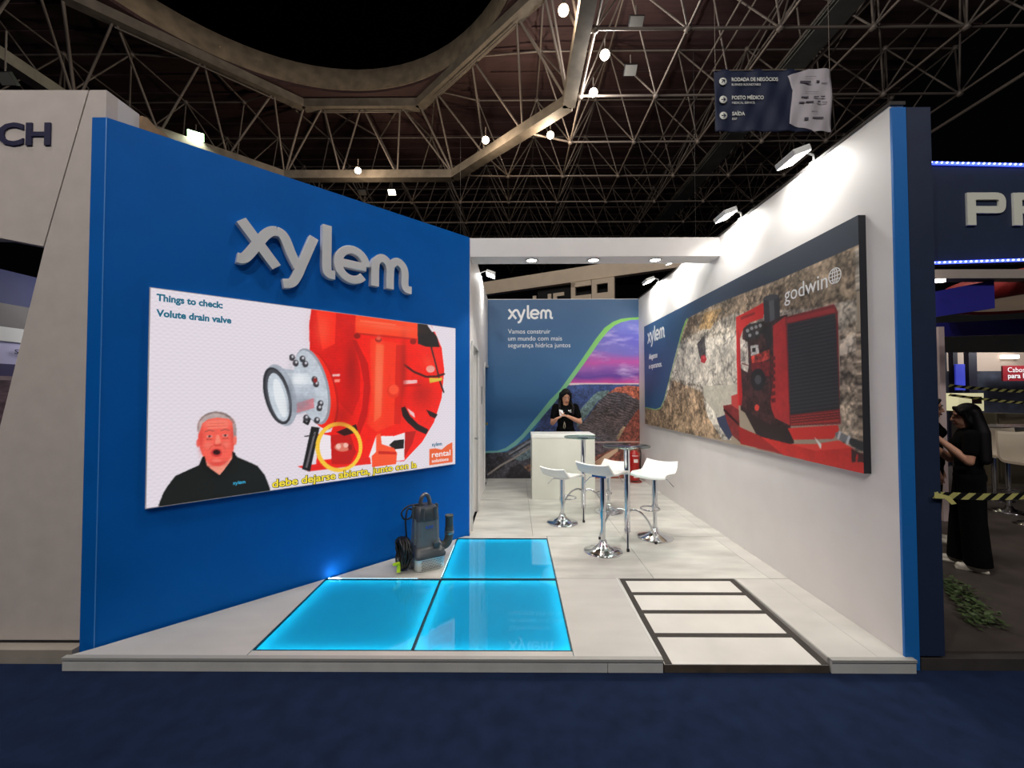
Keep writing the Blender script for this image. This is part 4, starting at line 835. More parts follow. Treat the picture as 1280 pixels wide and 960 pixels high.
STRIPE=[[(3.029,3.065),(2.763,3.05),(2.61,3.03),(2.458,2.975),(2.292,2.858),(2.126,2.649),(1.794,2.167),(1.437,1.674),(1.247,1.484),(0.912,1.068),(0.707,0.818),(0.555,0.683),(0.404,0.577),(0.252,0.524),(0.01,0.517)],
[(3.028,3.019),(2.788,3.009),(2.61,2.964),(2.483,2.903),(2.355,2.789),(2.202,2.603),(1.946,2.238),(1.595,1.757),(1.376,1.484),(0.965,1.0),(0.767,0.781),(0.6,0.622),(0.434,0.524),(0.252,0.487),(0.01,0.479)]]
# ------------------------------------------------------------------ the hall: carpet, roof, space frame
PZ = 0.08            # top of the booth platform
WT = 3.49            # top of the booth walls
XR = 2.3655          # face of the right wall
YB = 7.83            # face of the back wall
XL = -0.515          # face of the inner left wall
WA = Vector((-2.667, 2.623, 0))
WB = Vector((-0.523, 4.705, 0))
WTAN = (WB-WA).normalized()

m_carpet = mat('carpet_navy', (23, 36, 63), 0.95, noise=0.22, nscale=9, bump=0.5, bscale=420, spec=0.1)
struct('floor', MB().box(-45, 45, -30, 60, -0.02, 0.0), m_carpet)

m_deck = mat('roof_deck_brown', (62, 40, 40), 0.8, noise=0.25, nscale=3, stretch=(0.2, 6, 1))
m_tube = mat('galvanised_tube', (110, 100, 93), 0.55, metal=0.35, noise=0.15, nscale=4)
m_beam = mat('painted_girder', (106, 97, 86), 0.7, noise=0.25, nscale=3)
m_ringm = mat('concrete_ring', (128, 112, 92), 0.85, noise=0.3, nscale=2.5)

HL, HU = 11.58, 14.17        # lower and upper chord heights
OX, OY = -6.6, 9.9           # centre of the dome opening
RR = 7.1
ceil = sempty('ceiling', (0, 0, HL))
def croot(mb, name, mt):
    o = mb.build(name, mt, ceil)
    o.location = (0, 0, -HL)
    return o
# corrugated roof deck with a round opening, made of strips that run along X
deck = MB()
ROOF = (-40.0, 16.2, -24.0, 48.0)
yy = ROOF[2]
zd = HU+0.28
k = 0
while yy < ROOF[3]-1e-6:
    y2 = yy+0.5
    ym = (yy+y2)/2
    dz = 0.06 if k % 2 else 0.0
    d2 = (RR+0.45)**2-(ym-OY)**2
    spans = [(ROOF[0], ROOF[1])]
    if d2 > 0:
        h = math.sqrt(d2)
        spans = [(ROOF[0], OX-h), (OX+h, ROOF[1])]
    for a, b in spans:
        deck.box(a, b, yy, y2, zd+dz, zd+dz+0.05)
    yy = y2
    k += 1
croot(deck, 'roof_deck', m_deck)
# ring curb of the opening
ring = MB()
ring.lathe([(RR, HU+0.35), (RR, HU+1.25), (RR+0.18, HU+1.25), (RR+0.18, HU+0.35), (RR, HU+0.35)], n=72, c=(OX, OY, 0))
croot(ring, 'ring_curb', m_ringm)
sof = MB()
sof.lathe([(RR+0.02, HU+0.24), (RR+1.15, HU+0.24), (RR+1.15, HU+0.36), (RR+0.02, HU+0.36), (RR+0.02, HU+0.24)], n=72, c=(OX, OY, 0), smooth=False)
croot(sof, 'ring_soffit', m_deck)
# night-dark dome above the opening
dome = MB()
dome.lathe([(RR+0.18, HU+1.25), (RR-0.6, HU+3.2), (RR*0.55, HU+4.6), (0.0, HU+5.1)], n=48, c=(OX, OY, 0))
croot(dome, 'dome_shell', mat('dome_black', (1, 1, 1), 1.0, spec=0.0))

def octagon(half, cut, z):
    q = half-cut
    return [Vector((OX+x, OY+y, z)) for x, y in ((q, half), (half, q), (half, -q), (q, -half), (-q, -half), (-half, -q), (-half, q), (-q, half))]
octL = octagon(8.45, 4.6, HL)
octU = octagon(7.5, 5.0, HU)
def box_beam(a, b, wd, ht):
    d = (b-a).normalized()
    s = Vector((-d.y, d.x, 0))*wd/2
    u = Vector((0, 0, ht/2))
    mb = MB()
    mb.add([a-s-u, a+s-u, b+s-u, b-s-u, a-s+u, a+s+u, b+s+u, b-s+u],
           [(3, 2, 1, 0), (4, 5, 6, 7), (0, 1, 5, 4), (1, 2, 6, 5), (2, 3, 7, 6), (3, 0, 4, 7)])
    return mb
for i in range(8):
    croot(box_beam(octL[i], octL[(i+1) % 8], 0.42, 0.36), 'girder', m_beam)
    croot(box_beam(octU[i], octU[(i+1) % 8], 0.40, 0.34), 'girder', m_beam)

# members: (a, b, radius)
members = []
def inside_oct(p, half, cut):
    x, y = abs(p.x-OX), abs(p.y-OY)
    return x < half and y < half and x+y < 2*half-cut
nx0, ny0, MOD = 4.70, 10.92, 2.5
def low(i, j): return Vector((nx0+MOD*i, ny0+MOD*j, HL))
def upp(i, j): return Vector((nx0+MOD*i+1.25, ny0+MOD*j+1.25, HU))
def okl(p): return not inside_oct(p, 8.6, 4.6) and p.x < 15.5
def oku(p): return not inside_oct(p, 7.6, 5.0) and p.x < 16.2
IR, JR = range(-10, 5), range(-5, 13)
for i in IR:
    for j in JR:
        l, u_ = low(i, j), upp(i, j)
        if okl(l):
            for q in (low(i+1, j), low(i, j+1)):
                if okl(q):
                    members.append((l, q, 0.040))
            for q in (upp(i, j), upp(i-1, j), upp(i, j-1), upp(i-1, j-1)):
                if oku(q):
                    members.append((l, q, 0.029))
        if oku(u_):
            for q in (upp(i+1, j), upp(i, j+1)):
                if oku(q):
                    members.append((u_, q, 0.034))
# lattice between the two octagons, along every side
for i in range(8):
    a0, a1, b0, b1 = octL[i], octL[(i+1) % 8], octU[i], octU[(i+1) % 8]
    n = 3
    L = [a0.lerp(a1, t/n) for t in range(n+1)]
    U = [b0.lerp(b1, (t+0.5)/n) for t in range(n)]
    for t in range(n):
        members.append((L[t], U[t], 0.042))
        members.append((U[t], L[t+1], 0.042))
    members.append((a0, b0, 0.05))
    for t in range(n-1):
        members.append((U[t]-Vector((0, 0, 0.3)), U[t+1]-Vector((0, 0, 0.3)), 0.03))
    # hangers from the upper octagon to the ring curb
    mid = b0.lerp(b1, 0.5)
    d = Vector((mid.x-OX, mid.y-OY, 0)).normalized()
    members.append((mid, Vector((OX, OY, HU+0.9))+d*(RR+0.1), 0.03))
    # links from the ring out to the first nodes of the frame
    for t in (0, 1, 2):
        p = L[t]
        best = sorted((q for q in (low(ii, jj) for ii in IR for jj in JR) if okl(q)), key=lambda q: (q-p).length)[:1]
        for q in best:
            if 0.3 < (q-p).length < 3.2:
                members.append((p, q, 0.04))
        p = U[t]
        best = sorted((q for q in (upp(ii, jj) for ii in IR for jj in JR) if oku(q)), key=lambda q: (q-p).length)[:2]
        for q in best:
            if 0.3 < (q-p).length < 3.4:
                members.append((p, q, 0.036))
# roof-edge pair and the catwalk bundle that run along the hall
for x, z in ((15.6, 11.45), (16.0, 11.7)):
    for j in range(-3, 14):
        members.append((Vector((x, j*2.5, z)), Vector((x, j*2.5+2.5, z)), 0.06))
for x, z in ((6.3, 12.6), (6.9, 12.9), (7.9, 12.7), (8.5, 12.2), (9.5, 12.2), (10.1, 12.8)):
    for j in range(3, 15):
        members.append((Vector((x, j*2.5, z)), Vector((x, j*2.5+2.5, z)), 0.035))
seen = []
for a, b, r in members:
    c = (a+b)/2-CAM
    dep = c.dot(fw)
    if dep < 1:
        continue
    x, y = c.dot(r2)/dep*513, c.dot(u2)/dep*513
    if -720 < x < 720 and 150 < y < 560:
        seen.append((r*(b-a).length/dep**2, a, b, r))
seen.sort(key=lambda t: -t[0])
unit = MB().cyl((0, 0, 0), (0, 0, 1), 1.0, n=8, caps=False).mesh('tube')
unit.materials.append(m_tube)
for _, a, b, r in seen[:300]:
    o = bpy.data.objects.new('tube', unit)
    COL.objects.link(o)
    o.parent = ceil
    q = (b-a).to_track_quat('Z', 'Y')
    o.matrix_local = Matrix.LocRotScale(a-Vector((0, 0, HL)), q, Vector((r, r, (b-a).length)))
far = MB()
for _, a, b, r in seen[300:]:
    far.cyl(a, b, r, n=6, caps=False)
o = croot(far, 'far_tubes', m_tube)
o['kind'] = 'stuff'
nodes = MB()
for i in IR:
    for j in JR:
        for p in ((low(i, j),) if okl(low(i, j)) else ())+((upp(i, j),) if oku(upp(i, j)) else ()):
            if p.y > 5 and p.y < 32:
                nodes.ball(p, 0.11, 8, 6)
o = croot(nodes, 'node_balls', m_tube)
o['kind'] = 'stuff'
cw = MB().box(8.65, 9.35, 6, 38, 12.15, 12.2)
for s_ in (8.65, 9.35):
    cw.box(s_-0.03, s_+0.03, 6, 38, 12.2, 12.42)
croot(cw, 'catwalk_tray', mat('catwalk_grey', (105, 104, 98), 0.7, noise=0.2, nscale=2))

# ------------------------------------------------------------------ the booth: platform
m_white = mat('booth_white', (226, 222, 220), 0.55, noise=0.03, nscale=3)
m_blue = mat('booth_blue', (0, 96, 184), 0.6, spec=0.12, noise=0.04, nscale=4, bump=0.05, bscale=200)
m_tile = mat('floor_vinyl', (192, 189, 183), 0.32, noise=0.07, nscale=2.6, stretch=(1.0, 2.6, 1))
m_tileb = mat('floor_vinyl_streaked', (190, 188, 181), 0.30, noise=0.22, nscale=2.2, stretch=(0.9, 2.8, 1))
m_trim = mat('edge_board_white', (200, 200, 196), 0.5, noise=0.08, nscale=5)
m_alu = mat('aluminium_lip', (158, 157, 152), 0.45)
m_dark = mat('dark_core', (24, 24, 26), 0.8)

plat = sempty('floor_platform', (0, 0, 0))
G = 0.0025
def board(poly, mt, z0=0.0, z1=PZ):
    # shrink towards the centroid by the joint width
    cx = sum(p[0] for p in poly)/len(poly)
    cy = sum(p[1] for p in poly)/len(poly)
    q = []
    for x, y in poly:
        d = Vector((cx-x, cy-y))
        d.normalize()
        q.append((x+d.x*G*1.4, y+d.y*G*1.4))
    return MB().prism(q, z0, z1).build('floor_board', mt, plat)
gx = [-1.643, -0.643, 0.357]
gy = [2.589, 3.589, 4.589]
YF = 2.535
RX0, RX1, RY = 0.893, 1.885, 3.60       # the ramp notch
def rect(x0, x1, y0, y1): return [(x0, y0), (x1, y0), (x1, y1), (x0, y1)]
board([(-2.74, YF), (gx[0], YF), (gx[0], gy[1]-0.01), (-2.66, 2.60)], m_tile)
board(rect(gx[0], gx[2], YF, gy[0]), m_tile)
board([(gx[0]+0.02, gy[1]), (gx[1], gy[1]), (gx[1], gy[2]-0.02)], m_tileb)
board(rect(gx[2], RX0, YF, RY), m_tile)
board(rect(gx[2], 1.2, RY, 4.66), m_tileb)
board(rect(1.2, 2.2, RY, 4.66), m_tileb)
board(rect(RX1, 2.2, YF, RY), m_tile)
board(rect(2.2, XR, YF, RY), m_tile)
board(rect(2.2, XR, RY, 4.66), m_tile)
board([(gx[1], gy[2]), (gx[2], gy[2]), (gx[2], 4.66), (-0.56, 4.66)], m_tileb)
for y0, y1 in ((4.66, 6.25), (6.25, YB)):
    for x0, x1 in ((XL, 0.2), (0.2, 1.2), (1.2, 2.2), (2.2, XR)):
        board(rect(x0, x1, y0, y1), m_tileb)
MB().box(-2.6, XR, 2.6, YB, 0.0, 0.004).build('platform_underlay', m_dark, plat)
# recess of the light panels is left open between the boards
for x0, x1 in ((-2.75, 0.555), (0.558, RX0-0.005), (RX1+0.01, 2.40)):
    bevel(MB().box(x0, x1, YF-0.022, YF-0.002, 0.0, PZ-0.014).build('edge_board', m_trim, plat), 0.002)
for x0, x1 in ((-2.75, RX0-0.005), (RX1+0.01, 2.40)):
    MB().box(x0, x1, YF-0.028, YF+0.004, PZ-0.013, PZ+0.003).build('edge_lip', m_alu, plat)
MB().box(RX0-0.022, RX0-0.004, YF, RY, PZ-0.01, PZ+0.003).build('edge_lip', m_trim, plat)
MB().box(RX1+0.002, RX1+0.014, YF, RY, PZ-0.02, PZ+0.003).build('edge_lip', m_alu, plat)

# ------------------------------------------------------------------ booth walls
# left wall: runs back at 45 degrees, cut square at its front end
wl = MB().prism([(-2.667, 2.623), (-0.523, 4.705), (-0.523, 4.80), (-2.762, 2.623)], 0.0, WT)
wall_left = struct('wall_left', wl, m_blue)
struct('trim_1', MB().prism([(-2.668, 2.619), (-2.664, 2.623), (-2.672, 2.623)], 0.05, WT), mat('blue_edge_light', (70, 140, 215), 0.4))
# inner left wall with its two doorways
il = MB()
TH = 0.07
def ilw(y0, y1, z0, z1): il.box(XL-TH, XL, y0, y1, z0, z1)
ilw(4.72, 4.86, PZ, WT)
ilw(4.86, 5.62, 2.27, WT)
ilw(5.62, 6.98, PZ, WT)
ilw(6.98, YB+0.02, 2.19, WT)
struct('wall_left_inner', il, m_white)
# right wall
wr = MB().box(XR, XR+0.085, 2.56, YB+0.06, 0.0, WT)
struct('wall_right', wr, m_white)
struct('trim_2', MB().box(XR-0.002, XR+0.086, 2.545, 2.56, 0.0, WT-0.02), mat('strip_blue', (24, 110, 190), 0.5))
struct('trim_3', MB().box(XR-0.006, XR+0.09, 2.55, YB+0.06, WT, WT+0.022), mat('cap_dark', (46, 42, 42), 0.7))
for yseam in (3.56, 4.56, 5.56, 6.56):
    pass
struct('wall_back', MB().box(-0.60, XR, YB, YB+0.06, 0.0, WT), m_white)
struct('trim_4', MB().box(XL-0.07, XR, YB-0.002, YB+0.062, WT, WT+0.008), m_white)
# header beam across the booth
bm = bevel(struct('trim_header', MB().box(XL, XR, 4.705, 4.97, 3.262, 3.482), m_white), 0.003)

# doors of the inner left wall
m_door = mat('door_white', (214, 212, 210), 0.5)
d1 = sempty('door_1', (XL, 4.86, PZ))
MB().box(-0.06, -0.03, 0.0, 0.76, 0.0, 2.19).build('leaf', m_door, d1)
for y0, y1, z0, z1 in ((-0.04, 0.0, 0, 2.23), (0.76, 0.80, 0, 2.23), (0.0, 0.76, 2.19, 2.23)):
    bevel(MB().box(-0.01, 0.022, y0, y1, z0, z1).build('frame', m_door, d1), 0.003)
MB().cyl((-0.03, 0.69, 1.0), (0.012, 0.69, 1.0), 0.012).cyl((0.012, 0.69, 1.0), (0.012, 0.58, 1.0), 0.01).build('handle', mat('brushed_steel', (170, 170, 172), 0.3, 1.0), d1)
d2 = sempty('door_2', (XL-0.062, 6.98, PZ))
MB().box(-0.03, 0.0, 0.0, 0.83, 0.0, 2.10).build('leaf', mat('door_blue', (36, 96, 152), 0.5), d2)
MB().box(0.0, 0.002, 0.0, 0.83, 0.0, 0.45).build('leaf_print', mat('print_rock', (62, 60, 68), 0.6, noise=0.5, nscale=14), d2)
kn = MB().lathe([(0.022, 0), (0.022, 0.008), (0.009, 0.012), (0.009, 0.04), (0.026, 0.05), (0.03, 0.062), (0.02, 0.075), (0, 0.078)], 16,
                c=(0, 0.62, 1.05), M=Matrix.Rotation(PI/2, 3, 'Y'))
tag(kn.build('knob', mat('brass', (190, 160, 90), 0.3, 1.0), d2), 'round brass knob')
MB().lathe([(0.016, 0), (0.016, 0.012), (0, 0.014)], 14, c=(0, 0.62, 1.75), M=Matrix.Rotation(PI/2, 3, 'Y')).build('lock', mat('brushed_steel'), d2)
for y0, y1, z0, z1 in ((-0.03, 0.0, 0, 2.14), (0.0, 0.83, 2.10, 2.14)):
    MB().box(0.0, 0.075, y0, y1, z0, z1).build('frame', m_door, d2)
vg = thing('wall_vent', (XL, 6.33, 1.52), 'narrow dark slotted plate on the white wall between the two doors', 'vent')
MB().box(0, 0.006, -0.035, 0.035, 0, 0.28).build('plate', mat('plate_grey', (120, 122, 124), 0.5), vg)
for k in range(9):
    MB().box(0.006, 0.010, -0.028, 0.028, 0.02+k*0.028, 0.036+k*0.028).build('slat', mat('slat_dark', (46, 48, 52), 0.5), vg)
# ------------------------------------------------------------------ shared bits
ZUP = Vector((0, 0, 1))
m_chrome = mat('chrome', (214, 216, 220), 0.09, 1.0)
m_plastic = mat('stool_white', (236, 236, 232), 0.25, coat=0.3)
m_black = mat('black_plastic', (20, 20, 22), 0.5)
m_paperw = mat('print_white', (240, 240, 240), 0.5)
m_gap = mat('joint_dark', (16, 46, 56), 0.4)

def put_text(parent, name, M, x, y, txt, size, mt, width=None, bold=0.0, ext=0.0008, depth=0.001, align='LEFT', spacing=1.0, label=None):
    me = text_mesh(txt, size, ext, bold, align, spacing, width)
    # one piece per word
    bm = bmesh.new()
    bm.from_mesh(me)
    todo, isl = set(bm.verts), []
    while todo:
        st = [todo.pop()]
        g = set(st)
        while st:
            for e in st.pop().link_edges:
                for q in e.verts:
                    if q in todo:
                        todo.discard(q); g.add(q); st.append(q)
        xs = [q.co.x for q in g]
        isl.append((min(xs), max(xs), g))
    isl.sort(key=lambda t: t[0])
    words = []
    for a, b, g in isl:
        if words and a-words[-1][1] < 0.14*size:
            words[-1][1] = max(words[-1][1], b)
            words[-1][2] |= g
        else:
            words.append([a, b, set(g)])
    lut = {v: k for k, wd in enumerate(words) for v in wd[2]}
    out = []
    for k in range(len(words)):
        idx, fs, vs = {}, [], []
        for f in bm.faces:
            if lut[f.verts[0]] == k:
                fs.append([idx.setdefault(v, len(idx)) for v in f.verts])
        vs = sorted(idx, key=lambda v: idx[v])
        wm = bpy.data.meshes.new(name)
        wm.from_pydata([tuple(v.co) for v in vs], [], fs)
        wm.update()
        out.append(link(name, wm, mt, parent, M @ Matrix.Translation((x, y, depth))))
    bm.free()
    bpy.data.meshes.remove(me)
    return out[0]

# the five-letter wordmark as strokes, x-height about 0.95 units, baseline 0
def arc(cx, cy, rx, ry, a0, a1, n=10):
    return [(cx+rx*math.cos(math.radians(a0+(a1-a0)*i/n)), cy+ry*math.sin(math.radians(a0+(a1-a0)*i/n))) for i in range(n+1)]
GLYPH = {
    'letter_x': [[(0.02, 0.97), (0.78, 0.0)],
                 spline([(-0.05, 0.06), (0.06, 0.06), (0.17, 0.17), (0.37, 0.50), (0.52, 0.74), (0.66, 0.87), (0.78, 0.90)], 5)],
    'letter_y': [spline([(0.77, 0.90), (0.88, 0.87), (0.98, 0.74), (1.12, 0.40), (1.28, 0.10)], 5),
                 spline([(1.65, 0.98), (1.36, 0.18), (1.25, -0.12), (1.12, -0.32), (0.93, -0.37)], 5)],
    'letter_l': [spline([(1.98, 1.40), (1.98, 0.80), (1.98, 0.25), (2.04, 0.10), (2.20, 0.085)], 5)],
    'letter_e': [[(2.36, 0.48), (3.08, 0.48)],
                 arc(2.68, 0.48, 0.40, 0.42, 2, 320, 26)],
    'letter_m': [[(3.34, 0.0), (3.34, 0.60)],
                 spline([(3.34, 0.50), (3.38, 0.74), (3.55, 0.87), (3.73, 0.78), (3.81, 0.58), (3.81, 0.3), (3.81, 0.0)], 5),
                 spline([(3.81, 0.50), (3.86, 0.74), (4.04, 0.87), (4.22, 0.78), (4.30, 0.58), (4.30, 0.22), (4.37, 0.09), (4.53, 0.075)], 5)],
}
def wordmark(parent, M, x, y, unit, z0, z1, mt, sw=0.22, split=True, name='wordmark'):
    whole = MB()
    for k, strokes in GLYPH.items():
        mb = MB() if split else whole
        for i, st in enumerate(strokes):
            e = 0.0004*i
            stroke(mb, [(x+p[0]*unit, y+p[1]*unit) for p in st], sw*unit, z0, z1+e)
        if split:
            mb.build(k, mt, parent, M)
    if not split:
        return whole.build(name, mt, parent, M)

# ------------------------------------------------------------------ raised wordmark on the blue wall
WN = WTAN.cross(ZUP)
sg = thing('wall_sign', WA+WTAN*1.47+ZUP*2.56, 'large raised glossy white five-letter sign on the blue wall', 'sign')
Msg = plane_M(WA-sg.location, WTAN, ZUP)
wordmark(sg, Msg, 0.735, 2.70, 0.325, 0.0, 0.062, mat('sign_gloss_white', (226, 226, 228), 0.16, coat=0.6), sw=0.235)
for ch in sg.children:
    bevel(ch, 0.006, 2)

# ------------------------------------------------------------------ LED screen
ls = thing('led_screen', WA+WTAN*1.50+ZUP*0.91, 'wide LED video screen showing a red pump and a presenter', 'screen')
Mls = plane_M(WA+WTAN*0.232+ZUP*0.915-ls.location, WTAN, ZUP)
MB().box(-0.006, 2.534, -0.006, 1.492, 0.0, 0.04).build('cabinet', mat('cabinet_grey', (205, 205, 210), 0.5), ls, Mls)
cv = Canvas(2.53, 1.486, 420, 246, (238, 228, 238))
moire = 0.5+0.5*np.sin(cv.X*150+6*np.sin(cv.Y*2.2))*np.sin(cv.Y*170+5*np.cos(cv.X*1.7))
cv.img *= (1-0.045*moire)[..., None]
paint(cv, LED)
cv.img *= (0.985+0.015*np.sin(cv.Y*260))[..., None]
m_led = mat_attr('screen_picture', emission=0.92)
cv.obj('picture', m_led, ls, Mls @ Matrix.Translation((0, 0, 0.0415)))
def emi(name, rgb, s=0.9):
    return mat(name, (5, 5, 5), 0.6, emit=rgb, estr=s)
m_teal = emi('screen_teal', (0, 104, 134))
put_text(ls, 'caption', Mls, 0.03, 1.405, 'Things to check:', 0.066, m_teal, 0.375, 0.0026, depth=0.0425)
put_text(ls, 'caption', Mls, 0.03, 1.298, 'Volute drain valve', 0.066, m_teal, 0.43, 0.0026, depth=0.0425)
put_text(ls, 'subtitle_outline', Mls, 0.746, 0.018, 'debe dejarse abierta, junto con la', 0.088, emi('screen_black', (8, 8, 6)), 1.31, 0.006, depth=0.0425)
put_text(ls, 'subtitle', Mls, 0.748, 0.019, 'debe dejarse abierta, junto con la', 0.088, emi('screen_yellow', (250, 226, 60)), 1.305, 0.0018, depth=0.0445)
m_sw = emi('screen_white', (250, 240, 240))
wordmark(ls, Mls, 2.232, 0.215, 0.028, 0.042, 0.0435, m_teal, split=False, name='picture_logo')
put_text(ls, 'picture_logo', Mls, 2.232, 0.10, 'rental', 0.085, m_sw, 0.235, 0.001, depth=0.0425)
put_text(ls, 'picture_logo', Mls, 2.232, 0.045, 'solutions', 0.05, m_sw, 0.21, 0.0006, depth=0.0425)
wordmark(ls, Mls, 0.486, 0.082, 0.018, 0.042, 0.0435, emi('screen_cyan', (60, 170, 210)), split=False, name='picture_shirt_logo')

# ------------------------------------------------------------------ picture panel on the right wall
gp = thing('picture_panel', (XR, 5.05, 1.145), 'long framed photo panel of a red engine pump in a quarry', 'picture panel')
Mgp = plane_M(Vector((XR-0.05, 7.34, 1.145))-gp.location, (0, -1, 0), ZUP)
MB().box(0, 4.585, 0, 1.735, -0.05, -0.001).build('panel_body', mat('panel_edge', (34, 36, 44), 0.6), gp, Mgp)
cv = Canvas(4.585, 1.735, 560, 240, (160, 146, 128))
paint(cv, PANEL)
cv.img[:, -6:] = cv.img[:, -7:-6]
cv.img[:, :6] = cv.img[:, 6:7]
cv.img[-8:] = cv.img[-9:-8]
cv.obj('print', mat_attr('panel_print', rough=0.5), gp, Mgp)
wordmark(gp, Mgp, 0.20, 1.41, 0.178, 0.0, 0.0015, m_paperw, split=False, name='print_wordmark')
put_text(gp, 'print_text', Mgp, 0.25, 1.125, 'Alugamos', 0.13, m_paperw, 0.42, 0.002)
put_text(gp, 'print_text', Mgp, 0.25, 0.965, 'e operamos.', 0.13, m_paperw, 0.62, 0.002)
put_text(gp, 'print_text', Mgp, 3.82, 1.318, 'godwin', 0.172, m_paperw, 0.485)
gl = MB()
gc, gr = (4.375, 1.383), 0.056
for rx in (gr, gr*0.42):
    stroke(gl, arc(gc[0], gc[1], rx, gr, 0, 352, 30), 0.007, 0.0, 0.0016, closed=True)
stroke(gl, [(gc[0], gc[1]-gr), (gc[0], gc[1]+gr)], 0.006, 0.0, 0.0018)
for dy in (-0.026, 0.0, 0.026):
    h = math.sqrt(gr*gr-dy*dy)
    stroke(gl, [(gc[0]-h, gc[1]+dy), (gc[0]+h, gc[1]+dy)], 0.006, 0.0, 0.0014)
gl.build('print_globe', m_paperw, gp, Mgp)

# ------------------------------------------------------------------ mural on the back wall
mu = thing('wall_mural', (0.92, YB, PZ), 'floor-to-top printed blue mural with purple sky and terraced mine', 'mural')
Mmu = plane_M(Vector((-0.58, YB-0.012, PZ))-mu.location, (1, 0, 0), ZUP)
MB().box(0, 2.945, 0, 3.405, -0.011, -0.001).build('backing', m_white, mu, Mmu)
cv = Canvas(2.945, 3.405, 300, 346, (44, 104, 158))
t = np.clip((cv.Y-0.6)/2.8, 0, 1)[..., None]
cv.img = cv.img*(1-t)+np.array((62, 96, 134))/255*t
so, si = STRIPE
region = cv.mask(si+[(-0.1, 0.78), (-0.1, -0.1), (3.1, -0.1), (3.1, si[0][1])])
paint(cv, MURAL, region)
sp = [tuple(p) for p in so]+[tuple(p) for p in si[::-1]]
mk = cv.mask(sp)
tt = np.clip((cv.Y-0.8)/2.2, 0, 1)
for ch, (a, b) in enumerate(zip((116, 176, 168), (128, 200, 88))):
    cv.img[..., ch][mk] = ((a*(1-tt)+b*tt)/255)[mk]
cv.obj('print', mat_attr('mural_print', rough=0.5), mu, Mmu)
wordmark(mu, Mmu, 0.462, 3.035, 0.187, 0.0, 0.0015, m_paperw, split=False, name='print_wordmark')
put_text(mu, 'print_text', Mmu, 0.452, 2.752, 'Vamos construir', 0.125, m_paperw, 0.81)
put_text(mu, 'print_text', Mmu, 0.452, 2.618, 'um mundo com mais', 0.125, m_paperw, 1.03)
put_text(mu, 'print_text', Mmu, 0.452, 2.488, 'segurança hídrica juntos', 0.125, m_paperw, 1.19)

# ------------------------------------------------------------------ glowing floor panels
m_fglass = mat_glass('floor_glass', (0.86, 0.97, 1.0), 0.02, 0.015)
m_diff = mat('light_box_base', (120, 200, 225), 0.6, emit=(0, 134, 162), estr=0.52)
m_film = mat_diffuser('frosted_blue_film', (0.16, 0.78, 0.86))
m_leak = mat('led_profile', (230, 250, 255), 0.4, emit=(170, 235, 255), estr=3.0)
m_strip = mat('led_strip_cyan', (230, 250, 255), 0.4, emit=(150, 240, 255), estr=10.0)
for (i, j), lab in (((0, 0), 'glowing cyan glass floor panel at the front left'), ((1, 0), 'glowing cyan glass floor panel at the front right'),
                    ((1, 1), 'glowing cyan glass floor panel at the back, beside the grey pump')):
    x0, y0 = gx[i], gy[j]
    p = thing('floor_light_panel', (x0+0.5, y0+0.5, 0.004), lab, 'floor panel', group='glowing glass floor panels')
    MB().box(-0.494, 0.494, -0.494, 0.494, 0.0, 0.010).build('light_base', m_diff, p)
    h = 0.494
    for a in ((-h, h, h-0.008, h), (-h, h, -h, -h+0.008), (-h, -h+0.008, -h, h), (h-0.008, h, -h, h)):
        MB().box(*a, 0.022, 0.030).build('led_strip', m_strip, p)
    for a in ((-h, h, h-0.003, h), (-h, h, -h, -h+0.003), (-h, -h+0.003, -h, h), (h-0.003, h, -h, h)):
        MB().box(*a, 0.0, 0.068).build('frame', m_gap, p)
    MB().box(-0.490, 0.490, -0.490, 0.490, 0.064, 0.066).build('diffuser', m_film, p)
    MB().box(-0.491, 0.491, -0.491, 0.491, 0.068, 0.076).build('glass', m_fglass, p)
    if (i, j) == (0, 0):
        MB().box(-0.44, 0.30, 0.4988, 0.5005, 0.072, 0.0785).build('led_profile', m_leak, p)
        MB().box(-0.47, -0.37, 0.497, 0.502, 0.070, 0.080).build('led_profile_end', mat('led_end', (230, 250, 255), 0.4, emit=(190, 238, 255), estr=90.0), p)
    if (i, j) == (1, 1):
        MB().box(-0.5012, -0.4992, -0.46, 0.30, 0.072, 0.0785).build('led_profile', m_leak, p)
    for a in ((-0.498, 0.498, 0.492, 0.498), (-0.498, 0.498, -0.498, -0.492), (-0.498, -0.492, -0.492, 0.492), (0.492, 0.498, -0.492, 0.492)):
        MB().box(*a, 0.068, 0.0775).build('glass_edge', m_gap, p)

# ------------------------------------------------------------------ access ramp
rp = thing('access_ramp', ((RX0+RX1)/2, 3.06, 0.0), 'low white access ramp with black grip strips, set in the platform edge', 'ramp')
m_ramp = mat('ramp_white', (208, 205, 198), 0.45, noise=0.08, nscale=3)
m_rub = mat('grip_rubber', (52, 47, 43), 0.85, noise=0.2, nscale=30)
rx0, rx1 = RX0+0.004-rp.location.x, RX1-0.004-rp.location.x
ry0, ry1 = 2.515-3.06, RY-0.004-3.06
zf, zb = 0.052, 0.078
def rz_(y): return zf+(zb-zf)*(y-ry0)/(ry1-ry0)
def slab(x0, x1, y0, y1, t0, t1):
    mb = MB()
    vs = []
    for t in (t0, t1):
        vs += [(x0, y0, rz_(y0)+t), (x1, y0, rz_(y0)+t), (x1, y1, rz_(y1)+t), (x0, y1, rz_(y1)+t)]
    return mb.add(vs, [(3, 2, 1, 0), (4, 5, 6, 7), (0, 1, 5, 4), (1, 2, 6, 5), (2, 3, 7, 6), (3, 0, 4, 7)])
base = MB()
